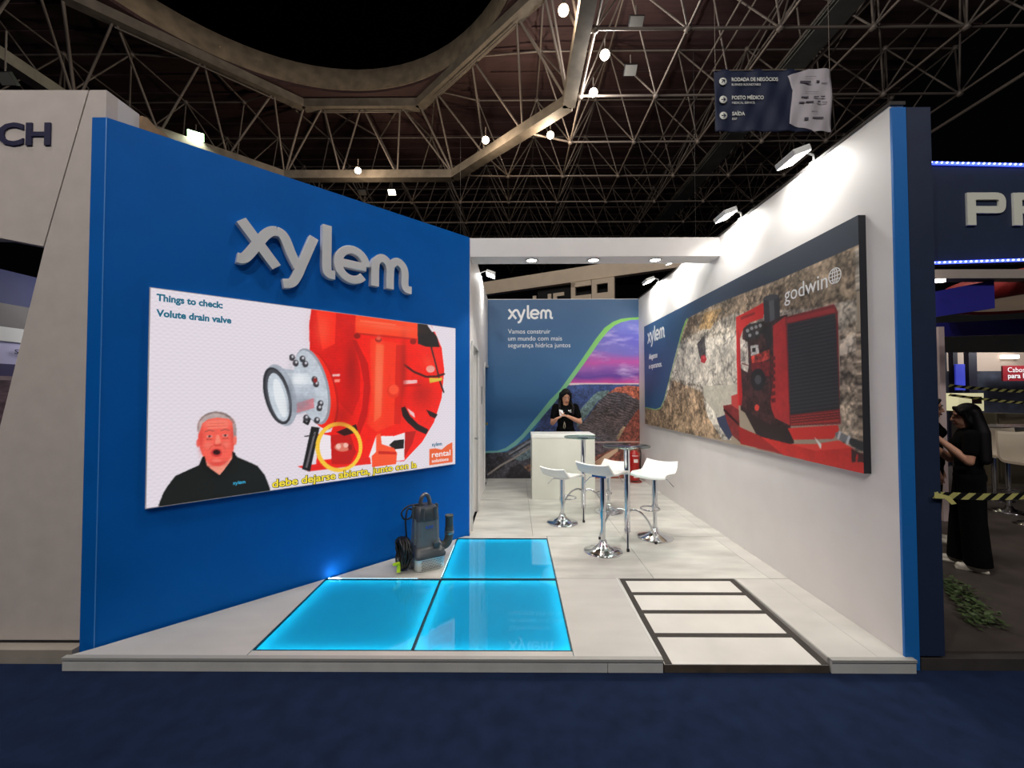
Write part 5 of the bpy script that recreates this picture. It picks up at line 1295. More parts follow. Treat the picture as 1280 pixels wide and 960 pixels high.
base.add([(rx0, ry0, 0.002), (rx1, ry0, 0.002), (rx1, ry1, 0.002), (rx0, ry1, 0.002),
          (rx0, ry0, zf-0.004), (rx1, ry0, zf-0.004), (rx1, ry1, zb-0.004), (rx0, ry1, zb-0.004)],
         [(3, 2, 1, 0), (4, 5, 6, 7), (0, 1, 5, 4), (1, 2, 6, 5), (2, 3, 7, 6), (3, 0, 4, 7)])
base.build('core', mat('ramp_core_wood', (72, 62, 52), 0.8, noise=0.3, nscale=12), rp)
ys = [ry0, 2.80-3.06, 3.082-3.06, 3.345-3.06, ry1]
for a, b in zip(ys[:-1], ys[1:]):
    slab(rx0, rx1, a, b, -0.004, 0.0).build('ramp_board', m_ramp, rp)
sw_ = 0.046
for yv in ys[1:-1]:
    slab(rx0+sw_, rx1-sw_, yv-0.021, yv+0.021, 0.0, 0.0025).build('grip_strip', m_rub, rp)
slab(rx0+sw_, rx1-sw_, ry1-0.036, ry1, 0.0, 0.0025).build('grip_strip', m_rub, rp)
slab(rx0+0.004, rx0+sw_, ry0, ry1, 0.0, 0.0025).build('grip_strip', m_rub, rp)
slab(rx1-sw_, rx1, ry0, ry1, 0.0, 0.0025).build('grip_strip', m_rub, rp)

# ------------------------------------------------------------------ reception counter
ct = thing('reception_counter', (0.739, 6.54, PZ), 'plain white reception counter in front of the mural', 'counter')
m_ct = mat('counter_white', (218, 218, 208), 0.4, noise=0.04, nscale=3)
bevel(MB().box(-0.478, 0.478, -0.258, -0.240, 0, 0.925).build('front_panel', m_ct, ct), 0.002)
for s_ in (-1, 1):
    MB().box(min(s_*0.478, s_*0.46), max(s_*0.478, s_*0.46), -0.239, 0.24, 0, 0.925).build('side_panel', m_ct, ct)
MB().box(-0.459, 0.459, -0.239, 0.22, 0.45, 0.468).build('shelf', m_ct, ct)
bevel(MB().box(-0.484, 0.484, -0.264, 0.25, 0.926, 0.978).build('top', mat('counter_top_white', (236, 236, 232), 0.3), ct), 0.003)

# ------------------------------------------------------------------ bar tables
m_tglass = mat_glass('table_glass', (0.72, 0.86, 0.84), 0.05, 0.01, 1.5)
def bar_table(loc, rz, lab):
    t = thing('bar_table', loc, lab, 'table', rz, 'round glass bar tables')
    MB().lathe([(0, 1.022), (0.247, 1.022), (0.25, 1.026), (0.25, 1.032), (0.247, 1.036), (0, 1.036)], 48).build('glass_top', m_tglass, t)
    MB().lathe([(0.0, 1.0), (0.075, 1.0), (0.075, 1.0215), (0.0, 1.0215)], 24).build('top_plate', m_chrome, t)
    MB().cyl((0, 0, 0.11), (0, 0, 1.0), 0.031, n=24).build('column', m_chrome, t)
    MB().lathe([(0, 0.085), (0.02, 0.088), (0.033, 0.11), (0.033, 0.14), (0, 0.14)], 20).build('column_end', m_chrome, t)
    for k in range(4):
        a = -PI/2+k*PI/2
        d = Vector((math.cos(a), math.sin(a), 0))
        pts = [d*0.02+ZUP*0.33, d*0.07+ZUP*0.345, d*0.14+ZUP*0.32, d*0.205+ZUP*0.25, d*0.255+ZUP*0.15, d*0.29+ZUP*0.03]
        f = MB().tube(spline(pts, 5), 0.0125, 10).build('foot', m_chrome, t)
        MB().cyl(d*0.293, d*0.29+ZUP*0.03, 0.015, n=12).build('foot_cap', m_black, f)
    return t
bar_table((0.90, 5.44, PZ), math.radians(-9), 'round glass bar table on chrome legs, close to the white counter')
bar_table((1.215, 4.49, PZ), math.radians(-14), 'round glass bar table on chrome legs, nearest the right wall')

# ------------------------------------------------------------------ bar stools
def stool(loc, f, hz, lab, mt=None, group='white bar stools on chrome bases', seat_mat=None):
    rz = math.atan2(f[0], -f[1])
    t = thing('bar_stool', loc, lab, 'stool', rz, group)
    MB().lathe([(0, 0.0), (0.192, 0.0), (0.195, 0.005), (0.18, 0.013), (0.12, 0.03), (0.07, 0.05), (0.042, 0.08), (0.034, 0.11), (0, 0.11)], 40).build('base', m_chrome, t)
    MB().cyl((0, 0, 0.10), (0, 0, hz*0.55), 0.0235, n=20).build('lower_column', m_chrome, t)
    MB().cyl((0, 0, hz*0.42), (0, 0, hz-0.03), 0.031, n=20).build('upper_column', m_chrome, t)
    MB().box(-0.08, 0.08, -0.08, 0.08, hz-0.03, hz-0.012).build('seat_plate', m_chrome, t)
    # footrest loop in front of the column
    zr = 0.30*hz/0.65+0.02
    loop = [(0.035*math.cos(a)*0+0.10*math.cos(a), -0.125+0.10*math.sin(a), zr) for a in np.linspace(PI*0.62, PI*2.38, 26)]
    loop = [(0.02, -0.024, zr)]+loop[::-1]+[(-0.02, -0.024, zr)]
    fr = MB().tube(loop, 0.0085, 8).build('footrest', m_chrome, t)
    MB().cyl((0, 0, zr-0.022), (0, 0, zr+0.022), 0.036, n=20).build('collar', m_chrome, fr)
    lv = MB().tube([(0.05, 0.02, hz-0.035), (0.13, 0.03, hz-0.05), (0.20, 0.03, hz-0.12)], 0.005, 6).build('lever', m_chrome, t)
    # seat shell: side profile swept across the width, thick sheet
    prof = [(-0.20, -0.030), (-0.185, -0.004), (-0.14, 0.010), (-0.05, 0.006), (0.05, 0.0), (0.11, 0.006), (0.145, 0.03), (0.175, 0.065), (0.205, 0.10), (0.214, 0.112)]
    pr = spline([(p[0], p[1], 0) for p in prof], 4)
    rings = []
    for k in range(9):
        u = -1+2*k/8
        wx = 0.195*u
        topl, botl = [], []
        for i, p in enumerate(pr):
            t_ = pr[min(i+1, len(pr)-1)]-pr[max(i-1, 0)]
            nn = Vector((-t_.y, t_.x)).normalized()
            th = 0.018
            e = 0.018*u*u
            pinch = 1.0-0.10*max(0, p.y-0.03)/0.11
            topl.append(Vector((wx*pinch, p.x, hz+p.y+e+0.006)))
            botl.append(Vector((wx*pinch, p.x-nn.x*th, hz+p.y-nn.y*th+e+0.006)))
        rings.append(topl+botl[::-1])
    mb = MB().loft(rings)
    so_ = mb.build('seat', seat_mat or m_plastic, t)
    bevel(so_, 0.004, 2)
    return t
stool((0.589, 5.15, PZ), (0.66, 0.75), 0.575, 'white bar stool left of the rear table, back turned to the front')
stool((0.897, 4.225, PZ), (0.66, 0.75), 0.785, 'white bar stool with the tallest seat, nearest the glowing floor')
stool((1.56, 4.625, PZ), (-0.66, -0.75), 0.70, 'white bar stool beside the right wall, seat facing the front')
stool((1.275, 5.63, PZ), (-0.66, -0.75), 0.54, 'low white bar stool at the rear, between both tables')

# ------------------------------------------------------------------ fire extinguisher
fe = thing('fire_extinguisher', (2.17, 7.52, PZ), 'red fire extinguisher standing in the corner of mural and right wall', 'extinguisher')
m_red = mat('extinguisher_red', (160, 20, 16), 0.3, coat=0.4)
MB().lathe([(0, 0.03), (0.085, 0.03), (0.092, 0.045), (0.092, 0.46), (0.08, 0.52), (0.045, 0.56), (0.03, 0.575), (0, 0.575)], 28).build('cylinder', m_red, fe)
MB().tube([(0.13*math.cos(a), 0.13*math.sin(a), 0.008) for a in np.linspace(0, 2*PI, 28)[:-1]], 0.006, 6, True).tube(
    [(-0.125, -0.03, 0.008), (-0.05, -0.04, 0.032), (0.05, -0.04, 0.032), (0.125, -0.03, 0.008)], 0.006, 6).build('stand', m_red, fe)
vb = MB().cyl((0, 0, 0.575), (0, 0, 0.625), 0.02).box(-0.025, 0.025, -0.02, 0.02, 0.62, 0.645).build('valve', mat('valve_brass', (150, 130, 80), 0.4, 0.9), fe)
MB().box(-0.09, 0.03, -0.008, 0.008, 0.65, 0.66).box(-0.10, 0.02, -0.008, 0.008, 0.675, 0.685).build('lever', m_black, vb)
MB().tube(spline([(0.03, 0, 0.63), (0.09, -0.01, 0.62), (0.115, -0.02, 0.52), (0.10, -0.04, 0.33), (0.098, -0.04, 0.22)], 6), 0.011, 8).cyl((0.098, -0.04, 0.22), (0.098, -0.045, 0.12), 0.012, 0.022).build('hose', m_black, fe)
lab_m = mat('label_paper', (225, 215, 210), 0.6)
def wrap(z0, z1, a0, a1, r=0.0932):
    mb = MB()
    n = 8
    vs = []
    for k in range(n+1):
        a = math.radians(a0+(a1-a0)*k/n)
        vs += [(r*math.cos(a), r*math.sin(a), z0), (r*math.cos(a), r*math.sin(a), z1)]
    return mb.add(vs, [(2*k, 2*k+2, 2*k+3, 2*k+1) for k in range(n)])
wrap(0.36, 0.42, -110, -60).build('label', lab_m, fe)
wrap(0.09, 0.22, -112, -58).build('label', lab_m, fe)
wrap(0.47, 0.485, -130, -50, 0.089).build('label', lab_m, fe)

# ------------------------------------------------------------------ submersible pump
pu = thing('submersible_pump', (-0.85, 3.90, PZ), 'grey submersible pump on a perforated steel strainer beside the glowing floor', 'pump', math.radians(31.3))
m_pg = mat('pump_grey', (98, 106, 110), 0.35, noise=0.08, nscale=20)
m_pd = mat('pump_dark', (64, 69, 73), 0.35)
m_ss = mat('strainer_steel', (205, 208, 206), 0.4, 0.5)
def rrect(hx, hy, r, z, n=5):
    out = []
    for cx, cy, a0 in ((hx-r, hy-r, 0), (-hx+r, hy-r, 90), (-hx+r, -hy+r, 180), (hx-r, -hy+r, 270)):
        for k in range(n+1):
            a = math.radians(a0+90*k/n)
            out.append(Vector((cx+r*math.cos(a), cy+r*math.sin(a), z)))
    return out
MB().loft([rrect(0.128, 0.165, 0.05, 0.0), rrect(0.138, 0.175, 0.055, 0.012), rrect(0.143, 0.18, 0.055, 0.115)]).build('strainer', m_ss, pu)
hol = MB()
for row in range(6):
    for k in range(18):
        xx = -0.088+k*0.0104+(0.0052 if row % 2 else 0)
        zz = 0.022+row*0.015
        yy_ = -0.1752-0.0052*(zz-0.012)/0.103
        hol.add([(xx+0.0038*math.cos(a), yy_-0.0004, zz+0.0052*math.sin(a)) for a in np.linspace(0, 2*PI, 9)[:-1]], [tuple(range(8))])
    for k in range(20):
        yv = -0.12+k*0.0115+(0.0057 if row % 2 else 0)
        zz = 0.022+row*0.015
        xx = -0.1382-0.005*(zz-0.012)/0.103
        hol.add([(xx-0.0004, yv-0.0042*math.cos(a), zz+0.0052*math.sin(a)) for a in np.linspace(0, 2*PI, 9)[:-1]], [tuple(range(8))])
ho = hol.build('strainer_holes', mat('hole_dark', (20, 24, 24), 0.9), pu)
ho['kind'] = 'stuff'
MB().loft([rrect(0.150, 0.188, 0.05, 0.115), rrect(0.152, 0.19, 0.05, 0.135), rrect(0.142, 0.18, 0.05, 0.145), rrect(0.142, 0.178, 0.05, 0.165),
           rrect(0.132, 0.165, 0.05, 0.175), rrect(0.128, 0.158, 0.05, 0.195), rrect(0.105, 0.125, 0.05, 0.205)]).build('volute_lid', m_pd, pu)
MB().loft([rrect(0.108, 0.125, 0.045, 0.20), rrect(0.104, 0.12, 0.045, 0.30), rrect(0.100, 0.114, 0.045, 0.43)]).build('motor_body', m_pg, pu)
for (a, b, z0, z1) in ((-0.07, -0.106, 0.21, 0.44), (0.07, -0.106, 0.21, 0.44), (-0.106, -0.05, 0.21, 0.44), (0.106, -0.05, 0.21, 0.44)):
    MB().cyl((a, b, z0), (a*0.96, b*0.96, z1), 0.017, n=12).build('tie_rib', m_pg, pu)
MB().loft([rrect(0.104, 0.118, 0.045, 0.43), rrect(0.106, 0.12, 0.045, 0.44), rrect(0.098, 0.112, 0.045, 0.535), rrect(0.085, 0.098, 0.045, 0.55)]).build('top_cover', m_pd, pu)
for a, b in ((-0.06, -0.112), (0.06, -0.112), (-0.108, 0.0), (0.104, -0.02)):
    MB().cyl((a, b, 0.44), (a, b, 0.55), 0.019, n=12).ball((a, b, 0.55), 0.012, 8, 6).build('bolt_boss', m_pd, pu)
hd = []
for k in range(13):
    a = PI*k/12
    hd.append((-0.046*math.cos(a), 0.0, 0.545+0.105*math.sin(a)**0.8))
MB().tube([(-0.046, 0, 0.53)]+hd+[(0.046, 0, 0.53)], 0.019, 10).build('lifting_handle', mat('handle_steel', (120, 124, 130), 0.3, 0.8), pu)
MB().box(0.03, 0.085, -0.165, -0.125, 0.195, 0.235).build('hinge_lug', m_pd, pu)
Mp = plane_M((-0.035, -0.1205, 0.365), (1, 0, 0), (0, 0.06, 1))
put_text(pu, 'badge_text', Mp, 0.0, 0.0, 'FLYGT', 0.032, mat('badge_blue', (40, 96, 190), 0.4), 0.075, 0.0012, depth=0.0035)
# discharge elbow and stand pipe on the right
MB().tube(spline([(0.11, 0.06, 0.14), (0.19, 0.03, 0.13), (0.235, 0.02, 0.16), (0.25, 0.015, 0.23), (0.25, 0.015, 0.30)], 6), 0.042, 16).build('discharge_elbow', mat('pipe_grey', (74, 78, 76), 0.55, noise=0.15, nscale=14), pu)
pipe = MB().lathe([(0.038, 0.28), (0.038, 0.40), (0.041, 0.402), (0.041, 0.418), (0.033, 0.418), (0.033, 0.34), (0, 0.34)], 20, c=(0.25, 0.015, 0)).build('stand_pipe', mat('pipe_grey'), pu)
MB().lathe([(0.044, 0.235), (0.047, 0.24), (0.047, 0.262), (0.044, 0.267)], 20, c=(0.25, 0.015, 0)).build('clamp', mat('brushed_steel'), pipe)
MB().lathe([(0.036, -0.012), (0.06, -0.012), (0.06, 0.012), (0.036, 0.012)], 20, c=(0.155, 0.045, 0.135), M=Matrix.Rotation(PI/2, 3, 'Y')).build('flange', mat('brushed_steel'), pu)
# coiled cable leaning on the left flank
m_cab = mat('cable_black', (18, 20, 22), 0.45)
coil = []
for k in range(150):
    a = 2*PI*k/22.0
    q = k/150
    r = 0.125+0.012*math.sin(k*0.7)
    ax = -0.172-0.075*q+0.01*math.sin(k*1.3)
    coil.append((ax-0.20*0*q, -0.01+r*math.cos(a), 0.152+r*math.sin(a)+0.004*math.sin(k)))
MB().tube(coil, 0.0105, 8).build('cable_coil', m_cab, pu)
lead = spline([(0.0, 0.0, 0.545), (-0.08, 0.02, 0.56), (-0.16, 0.03, 0.55), (-0.215, 0.03, 0.50), (-0.19, 0.02, 0.44), (-0.13, 0.02, 0.45), (-0.115, 0.02, 0.51), (-0.16, 0.02, 0.53), (-0.185, 0.0, 0.44), (-0.18, 0.0, 0.34), (-0.175, 0.0, 0.27)], 6)
MB().tube(lead, 0.008, 8).build('power_lead', m_cab, pu)
pl = MB().cyl((-0.27, -0.09, 0.09), (-0.325, -0.12, 0.105), 0.016, 0.012).cyl((-0.27, -0.09, 0.09), (-0.275, -0.10, 0.02), 0.016, 0.018).build('cable_end_cap', mat('cap_lime', (190, 225, 40), 0.4), pu)
tag(pl, 'lime yellow cable end cap')

# ------------------------------------------------------------------ lamps of the booth
m_lens = mat('lamp_lens', (255, 255, 250), 0.3, emit=(255, 252, 240), estr=14.0)
m_house = mat('lamp_housing', (206, 206, 204), 0.5)
def wall_flood(x, y, side, lab, power, grp):
    """side +1: on the right wall, aimed down and back at it"""
    t = thing('wall_floodlight', (x, y, WT+0.022), lab, 'floodlight', 0.0, grp)
    ox = -side*0.14
    MB().box(min(0, side*0.05), max(0, side*0.05), -0.02, 0.02, 0.0, 0.012).build('clamp', m_house, t)
    MB().tube([(side*0.03, 0, 0.012), (side*0.02, 0, 0.07), (ox*0.5, 0, 0.10), (ox, 0, 0.075)], 0.008, 6).build('arm', m_house, t)
    R = Matrix.Translation((ox, 0, 0.04)) @ Matrix.Rotation(-side*math.radians(20), 4, 'Y')
    bevel(MB().box(-0.07, 0.07, -0.115, 0.115, -0.012, 0.035).build('housing', m_house, t, R), 0.006)
    MB().box(-0.064, 0.064, -0.108, 0.108, -0.016, -0.0125).build('lens', m_lens, t, R)
    ld = bpy.data.lights.new('flood_beam', 'AREA')
    ld.shape = 'RECTANGLE'
    ld.size, ld.size_y = 0.10, 0.17
    ld.energy = power
    ld.color = (1.0, 0.99, 0.94)
    ld.spread = math.radians(155)
    lo = bpy.data.objects.new('flood_beam', ld)
    COL.objects.link(lo)
    lo.parent = t
    lo.matrix_local = R @ Matrix.Translation((0, 0, -0.02))
for y, lab in ((3.25, 'bright floodlight on top of the right wall, nearest the front edge'), (4.30, 'bright floodlight on top of the right wall, just in front of the beam'),
               (5.75, 'small bright floodlight on the right wall, first behind the beam'), (6.80, 'small bright floodlight on the right wall, nearest the mural')):
    wall_flood(XR, y, 1, lab, SPOT_W*(1.9 if y > 5 else 1.0), 'floodlights clamped on the booth walls')
wall_flood(XL, 6.40, -1, 'small bright floodlight on top of the inner left wall', SPOT_W*1.2, 'floodlights clamped on the booth walls')
for x, lab in ((0.203, 'round downlight in the white beam, left one'), (0.934, 'round downlight in the white beam, middle one'), (1.661, 'round downlight in the white beam, right one')):
    t = thing('downlight', (x, 4.825, 3.262), lab, 'downlight', 0.0, 'downlights under the white beam')
    MB().lathe([(0.058, 0.0), (0.075, -0.002), (0.078, -0.006), (0.06, -0.010), (0.058, 0.0)], 28).build('bezel', m_house, t)
    MB().lathe([(0, -0.004), (0.058, -0.004), (0.058, -0.001), (0, -0.001)], 24).build('lens', m_lens, t)
    ld = bpy.data.lights.new('downlight_beam', 'SPOT')
    ld.energy = 84
    ld.spot_size = math.radians(110)
    ld.spot_blend = 0.6
    ld.shadow_soft_size = 0.05
    ld.color = (1.0, 0.97, 0.9)
    lo = bpy.data.objects.new('downlight_beam', ld)
    COL.objects.link(lo)
    lo.parent = t
    lo.location = (0, 0, -0.012)
# ------------------------------------------------------------------ roof floodlights of the hall
def roof_lamp(x, y, z, power, colr, lab, aim, size=0.42, grp='round roof floodlights', em=None, square=False, light=True, omni=False):
    t = thing('roof_floodlight', (x, y, z), lab, 'floodlight', 0.0, grp)
    d = (Vector(aim)-Vector((x, y, z))).normalized()
    Q = d.to_track_quat('-Z', 'Y').to_matrix().to_4x4()
    hs = size/2
    em = em or mat('roof_lens_%d' % int(colr[2]*100), (255, 240, 220), 0.4, emit=tuple(int(255*v**0.45) for v in colr), estr=9.0)
    if square:
        bevel(MB().box(-hs, hs, -hs*0.8, hs*0.8, 0.0, 0.12).build('housing', m_black, t, Q), 0.01)
        MB().box(-hs*0.92, hs*0.92, -hs*0.72, hs*0.72, -0.01, -0.001).build('lens', em, t, Q)
    else:
        MB().lathe([(hs*0.95, 0.0), (hs, 0.02), (hs*0.62, 0.26), (hs*0.4, 0.30), (hs*0.4, 0.46), (0, 0.47)], 20).build('reflector', mat('reflector_grey', (90, 86, 80), 0.5, 0.5), t, Q)
        MB().lathe([(0, -0.03), (hs*0.6, -0.02), (hs*0.93, 0.004), (hs*0.93, 0.012), (0, 0.012)], 20).build('lens', em, t, Q)
    MB().cyl((0, 0, 0.2), (0, 0, max(0.5, HL-z+0.05)), 0.02, n=8).build('hanger', m_tube, t)
    if light:
        ld = bpy.data.lights.new('roof_beam', 'POINT' if omni else 'AREA')
        if omni:
            ld.shadow_soft_size = size*0.45
        else:
            ld.shape = 'DISK'
            ld.size = size
            ld.spread = math.radians(170)
        ld.energy = power
        ld.color = colr
        lo = bpy.data.objects.new('roof_beam', ld)
        COL.objects.link(lo)
        lo.parent = t
        lo.matrix_local = Q @ Matrix.Translation((0, 0, -0.35 if omni else -0.05))
    return t
labs = ['warm round roof floodlight above the blue wall', 'warm round roof floodlight above the slanted girder', 'warm round roof floodlight just right of the slanted girder',
        'warm round roof floodlight at the top edge of the picture', 'white roof floodlight under the long girder, the nearer of two', 'white roof floodlight under the long girder, the farther of two']
for (x, y, z, p, c), lab in zip(LAMPS_SEEN, labs):
    roof_lamp(x, y, z, p, c, lab, (x*0.3, y-9, 0), 0.30, omni=True)
for k, (x, y, z, p, c) in enumerate(LAMPS_BEHIND):
    lab = ['hall roof floodlight far behind on the left', 'hall roof floodlight behind the viewer, middle', 'hall roof floodlight far behind on the right',
           'hall roof floodlight overhead on the left', 'hall roof floodlight overhead on the right'][k]
    roof_lamp(x, y, z, p, c, lab, (0, 5.0, 1.2), 0.6, omni=True)
m_green = mat('green_white_lens', (240, 255, 235), 0.4, emit=(205, 255, 190), estr=12.0)
roof_lamp(-12.6, 15.9, 11.85, 200, (0.85, 1.0, 0.8), 'square greenish-white floodlight above the left end of the blue wall', (-4, 4, 0), 0.56, 'square roof floodlights', m_green, True)
for x, y, z, lab, on in ((-9.9, 20.8, 12.0, 'small lit strip lamp under the far truss, left one', True), (-6.3, 20.8, 12.05, 'small lit strip lamp under the far truss, right one', True),
                         (-7.7, 20.5, 11.9, 'unlit grey box lamp under the far truss', False), (3.4, 11.2, 12.0, 'unlit pale flag-shaped floodlight beside the long girder, upper one', False),
                         (3.75, 13.0, 12.1, 'unlit pale flag-shaped floodlight beside the long girder, lower one', False), (-13.9, 10.9, 10.3, 'unlit grey box lamp above the left neighbour booth', False)):
    roof_lamp(x, y, z, 0, WHITE, lab, (x, y-5, 6), 0.40, 'square roof floodlights',
              mat('strip_lens', (250, 250, 240), 0.4, emit=(255, 246, 225), estr=5.0) if on else mat('lens_off', (96, 94, 90), 0.5), True, False)

# ------------------------------------------------------------------ hanging direction banner
hb = thing('hanging_banner', (5.74, 9.0, 7.47), 'navy hanging direction banner with white arrows and a pale sponsor corner', 'banner')
Mhb = plane_M((-1.285, 0, 0), (1, 0, 0), ZUP)
m_nv = mat('banner_navy', (13, 24, 52), 0.7)
m_pale = mat('banner_pale', (168, 162, 168), 0.7)
def cloth(poly_fn, nx, ny, name, mt, z0):
    mb = MB()
    vs = []
    for j in range(ny+1):
        for i in range(nx+1):
            x, y = poly_fn(i/nx, j/ny)
            vs.append((x, y, z0+0.018*math.sin(x*9+y*4)+0.012*math.sin(x*17-y*6)))
    fs = [(j*(nx+1)+i, j*(nx+1)+i+1, (j+1)*(nx+1)+i+1, (j+1)*(nx+1)+i) for j in range(ny) for i in range(nx)]
    mb.add(vs, fs, True)
    o = mb.build(name, mt, hb, Mhb)
    md = o.modifiers.new('thick', 'SOLIDIFY')
    md.thickness = 0.004
    return o
cloth(lambda u, v: (u*2.57, 0.02+v*1.39), 48, 26, 'navy_cloth', m_nv, 0.0)
def corner(u, v):
    left = np.interp(v, [0, 0.03, 0.12, 0.5, 0.66, 0.88, 1.0], [2.17, 2.12, 1.62, 1.70, 1.72, 1.60, 2.02])
    return (left+(2.565-left)*u, 0.0+v*1.41)
cloth(corner, 18, 100, 'pale_corner', m_pale, 0.016)
m_ban = mat('banner_white', (214, 214, 206), 0.6)
for yv, txt, sub, wd, wd2 in ((1.13, 'RODADA DE NEGÓCIOS', 'BUSINESS ROUNDTABLE', 1.02, 0.64), (0.72, 'POSTO MÉDICO', 'MEDICAL SERVICE', 0.70, 0.50), (0.36, 'SAÍDA', 'EXIT', 0.28, 0.11)):
    put_text(hb, 'banner_text', Mhb, 0.36, yv, txt, 0.115, m_ban, wd, 0.002, depth=0.04)
    put_text(hb, 'banner_text', Mhb, 0.36, yv-0.10, sub, 0.07, m_ban, wd2, 0.0, depth=0.04)
    a = MB()
    a.lathe([(0, 0.034), (0.085, 0.034), (0.085, 0.038), (0, 0.038)], 28, c=(0.17, yv+0.0, 0))
    o = a.build('arrow_disc', m_ban, hb, Mhb)
    a = MB()
    ang = PI/4 if 'RODADA' in txt else 0.0
    for p, q in (((-0.045, 0), (0.045, 0)), ((0.0, 0.045), (0.045, 0)), ((0.0, -0.045), (0.045, 0))):
        r_ = lambda v: (0.17+v[0]*math.cos(ang)-v[1]*math.sin(ang), yv+v[0]*math.sin(ang)+v[1]*math.cos(ang))
        stroke(a, [r_(p), r_(q)], 0.022, 0.038, 0.041)
    a.build('arrow', m_nv, hb, Mhb)
spm = mat('banner_print_grey', (70, 66, 76), 0.7)
mk_ = MB()
for x0, x1, yv, h in ((1.98, 2.22, 1.215, 0.006), (1.86, 2.10, 1.07, 0.05), (2.22, 2.29, 1.09, 0.04), (2.33, 2.46, 1.06, 0.012), (1.98, 2.25, 0.87, 0.006), (1.88, 2.04, 0.74, 0.03),
                      (2.16, 2.27, 0.75, 0.025), (2.31, 2.40, 0.75, 0.03), (1.83, 1.95, 0.62, 0.03), (1.98, 2.15, 0.63, 0.035), (2.24, 2.30, 0.63, 0.04), (2.33, 2.45, 0.63, 0.015), (2.10, 2.24, 0.43, 0.008),
                      (1.94, 2.03, 0.24, 0.06), (2.12, 2.36, 0.28, 0.03)):
    mk_.box(x0, x1, yv, yv+h, 0.05, 0.0515)
mk_.build('sponsor_marks', spm, hb, Mhb)
for x in (0.02, 2.55):
    MB().cyl((x-1.285, 0, 1.40), (x-1.285, 0, HL-7.47+0.1), 0.006, n=6).build('wire', m_tube, hb)
MB().cyl((-1.29, 0, 1.405), (1.29, 0, 1.405), 0.014, n=8).build('batten', m_tube, hb)

# ------------------------------------------------------------------ far hanging sign behind the back wall
fs_ = thing('far_hanging_sign', (1.7, 13.5, 5.3), 'pale suspended fascia with large square letters and number behind the back wall', 'sign')
fa, fb = Vector((-2.4, 15.7, 0)), Vector((5.4, 11.45, 0))
fd = (fb-fa).normalized()
Mfs = plane_M(fa+Vector((0, 0, 5.34))-fs_.location, fd, ZUP)
m_cream = mat('fascia_cream', (196, 178, 158), 0.7, noise=0.06, nscale=3)
LN = (fb-fa).length
MB().box(0, LN, 0.0, 0.46, -0.25, 0.0).build('fascia', m_cream, fs_, Mfs)
MB().box(3.5, 6.2, -1.1, -0.001, -0.30, -0.26).build('letter_backing', mat('backing_black', (14, 12, 12), 0.8), fs_, Mfs)
put_text(fs_, 'letters', Mfs, 2.75, -0.86, 'ndalE', 0.80, m_cream, 1.85, 0.02, 0.02, 0.0)
nb = MB()
def blk(x, pts):
    for a, b, c, d in pts:
        nb.box(x+a, x+b, c, d, -0.05, 0.05)
blk(4.85, ((0, 0.14, -0.60, -0.05), (0.0, 0.68, -0.19, -0.03), (0.14, 0.5, -0.72, -0.48), (0.5, 0.68, -1.1, -0.48)))
blk(5.55, ((0, 0.16, -0.72, -0.03), (0.16, 0.52, -0.19, -0.03), (0.16, 0.52, -0.72, -0.48), (0.52, 0.72, -1.1, -0.03)))
nb.build('number', m_cream, fs_, Mfs)
for x in (0.3, LN-0.3):
    p = Mfs @ Vector((x, 0.46, -0.1))
    MB().cyl(p, (p.x, p.y, HL-5.3), 0.005, n=6).build('wire', m_black, fs_)

# ------------------------------------------------------------------ left neighbour booth
nl = thing('neighbour_booth', (-3.4, 2.70, 0.0), 'grey-white neighbour booth front with navy lettering and slanted doorway', 'booth')
m_nl = mat('neighbour_grey_white', (196, 186, 180), 0.8, noise=0.05, nscale=8, bump=0.15, bscale=300)
Mnl = plane_M(Vector((0, 2.66, 0))-nl.location, (1, 0, 0), ZUP)
def face(poly, name, mt, z0=-0.08, z1=0.0):
    return MB().prism(poly, z0, z1).build(name, mt, nl, Mnl)
face([(-5.4, 2.80), (-3.39, 2.71), (-3.105, 2.655), (-2.832, 3.70), (-5.4, 3.72)], 'header_panel', m_nl)
face([(-3.095, 2.655), (-2.822, 3.70), (-2.71, 3.70), (-2.71, 3.50), (-2.768, 3.50), (-2.768, 0.10), (-3.66, 0.10)], 'slanted_leg', m_nl)
MB().box(-5.4, -2.764, 2.58, 2.72, 0.0, 0.085).build('plinth', mat('plinth_grey', (150, 142, 132), 0.7, noise=0.1, nscale=6), nl, Matrix.Translation(-nl.location))
MB().box(-5.4, -2.764, 2.655, 2.70, 0.085, 0.10).build('plinth_trim_line', m_dark, nl, Matrix.Translation(-nl.location))  # dark trim line between plinth and front panels
put_text(nl, 'lettering', Mnl, -3.545, 3.332, 'ECH', 0.205, mat('lettering_navy', (24, 22, 62), 0.5), 0.475, 0.006, 0.004, 0.0045)
MB().box(-2.75, -2.71, 2.74, 2.90, 2.6, 3.70).build('side_panel', mat('side_white', (205, 200, 200), 0.7), nl, Matrix.Translation(-nl.location))
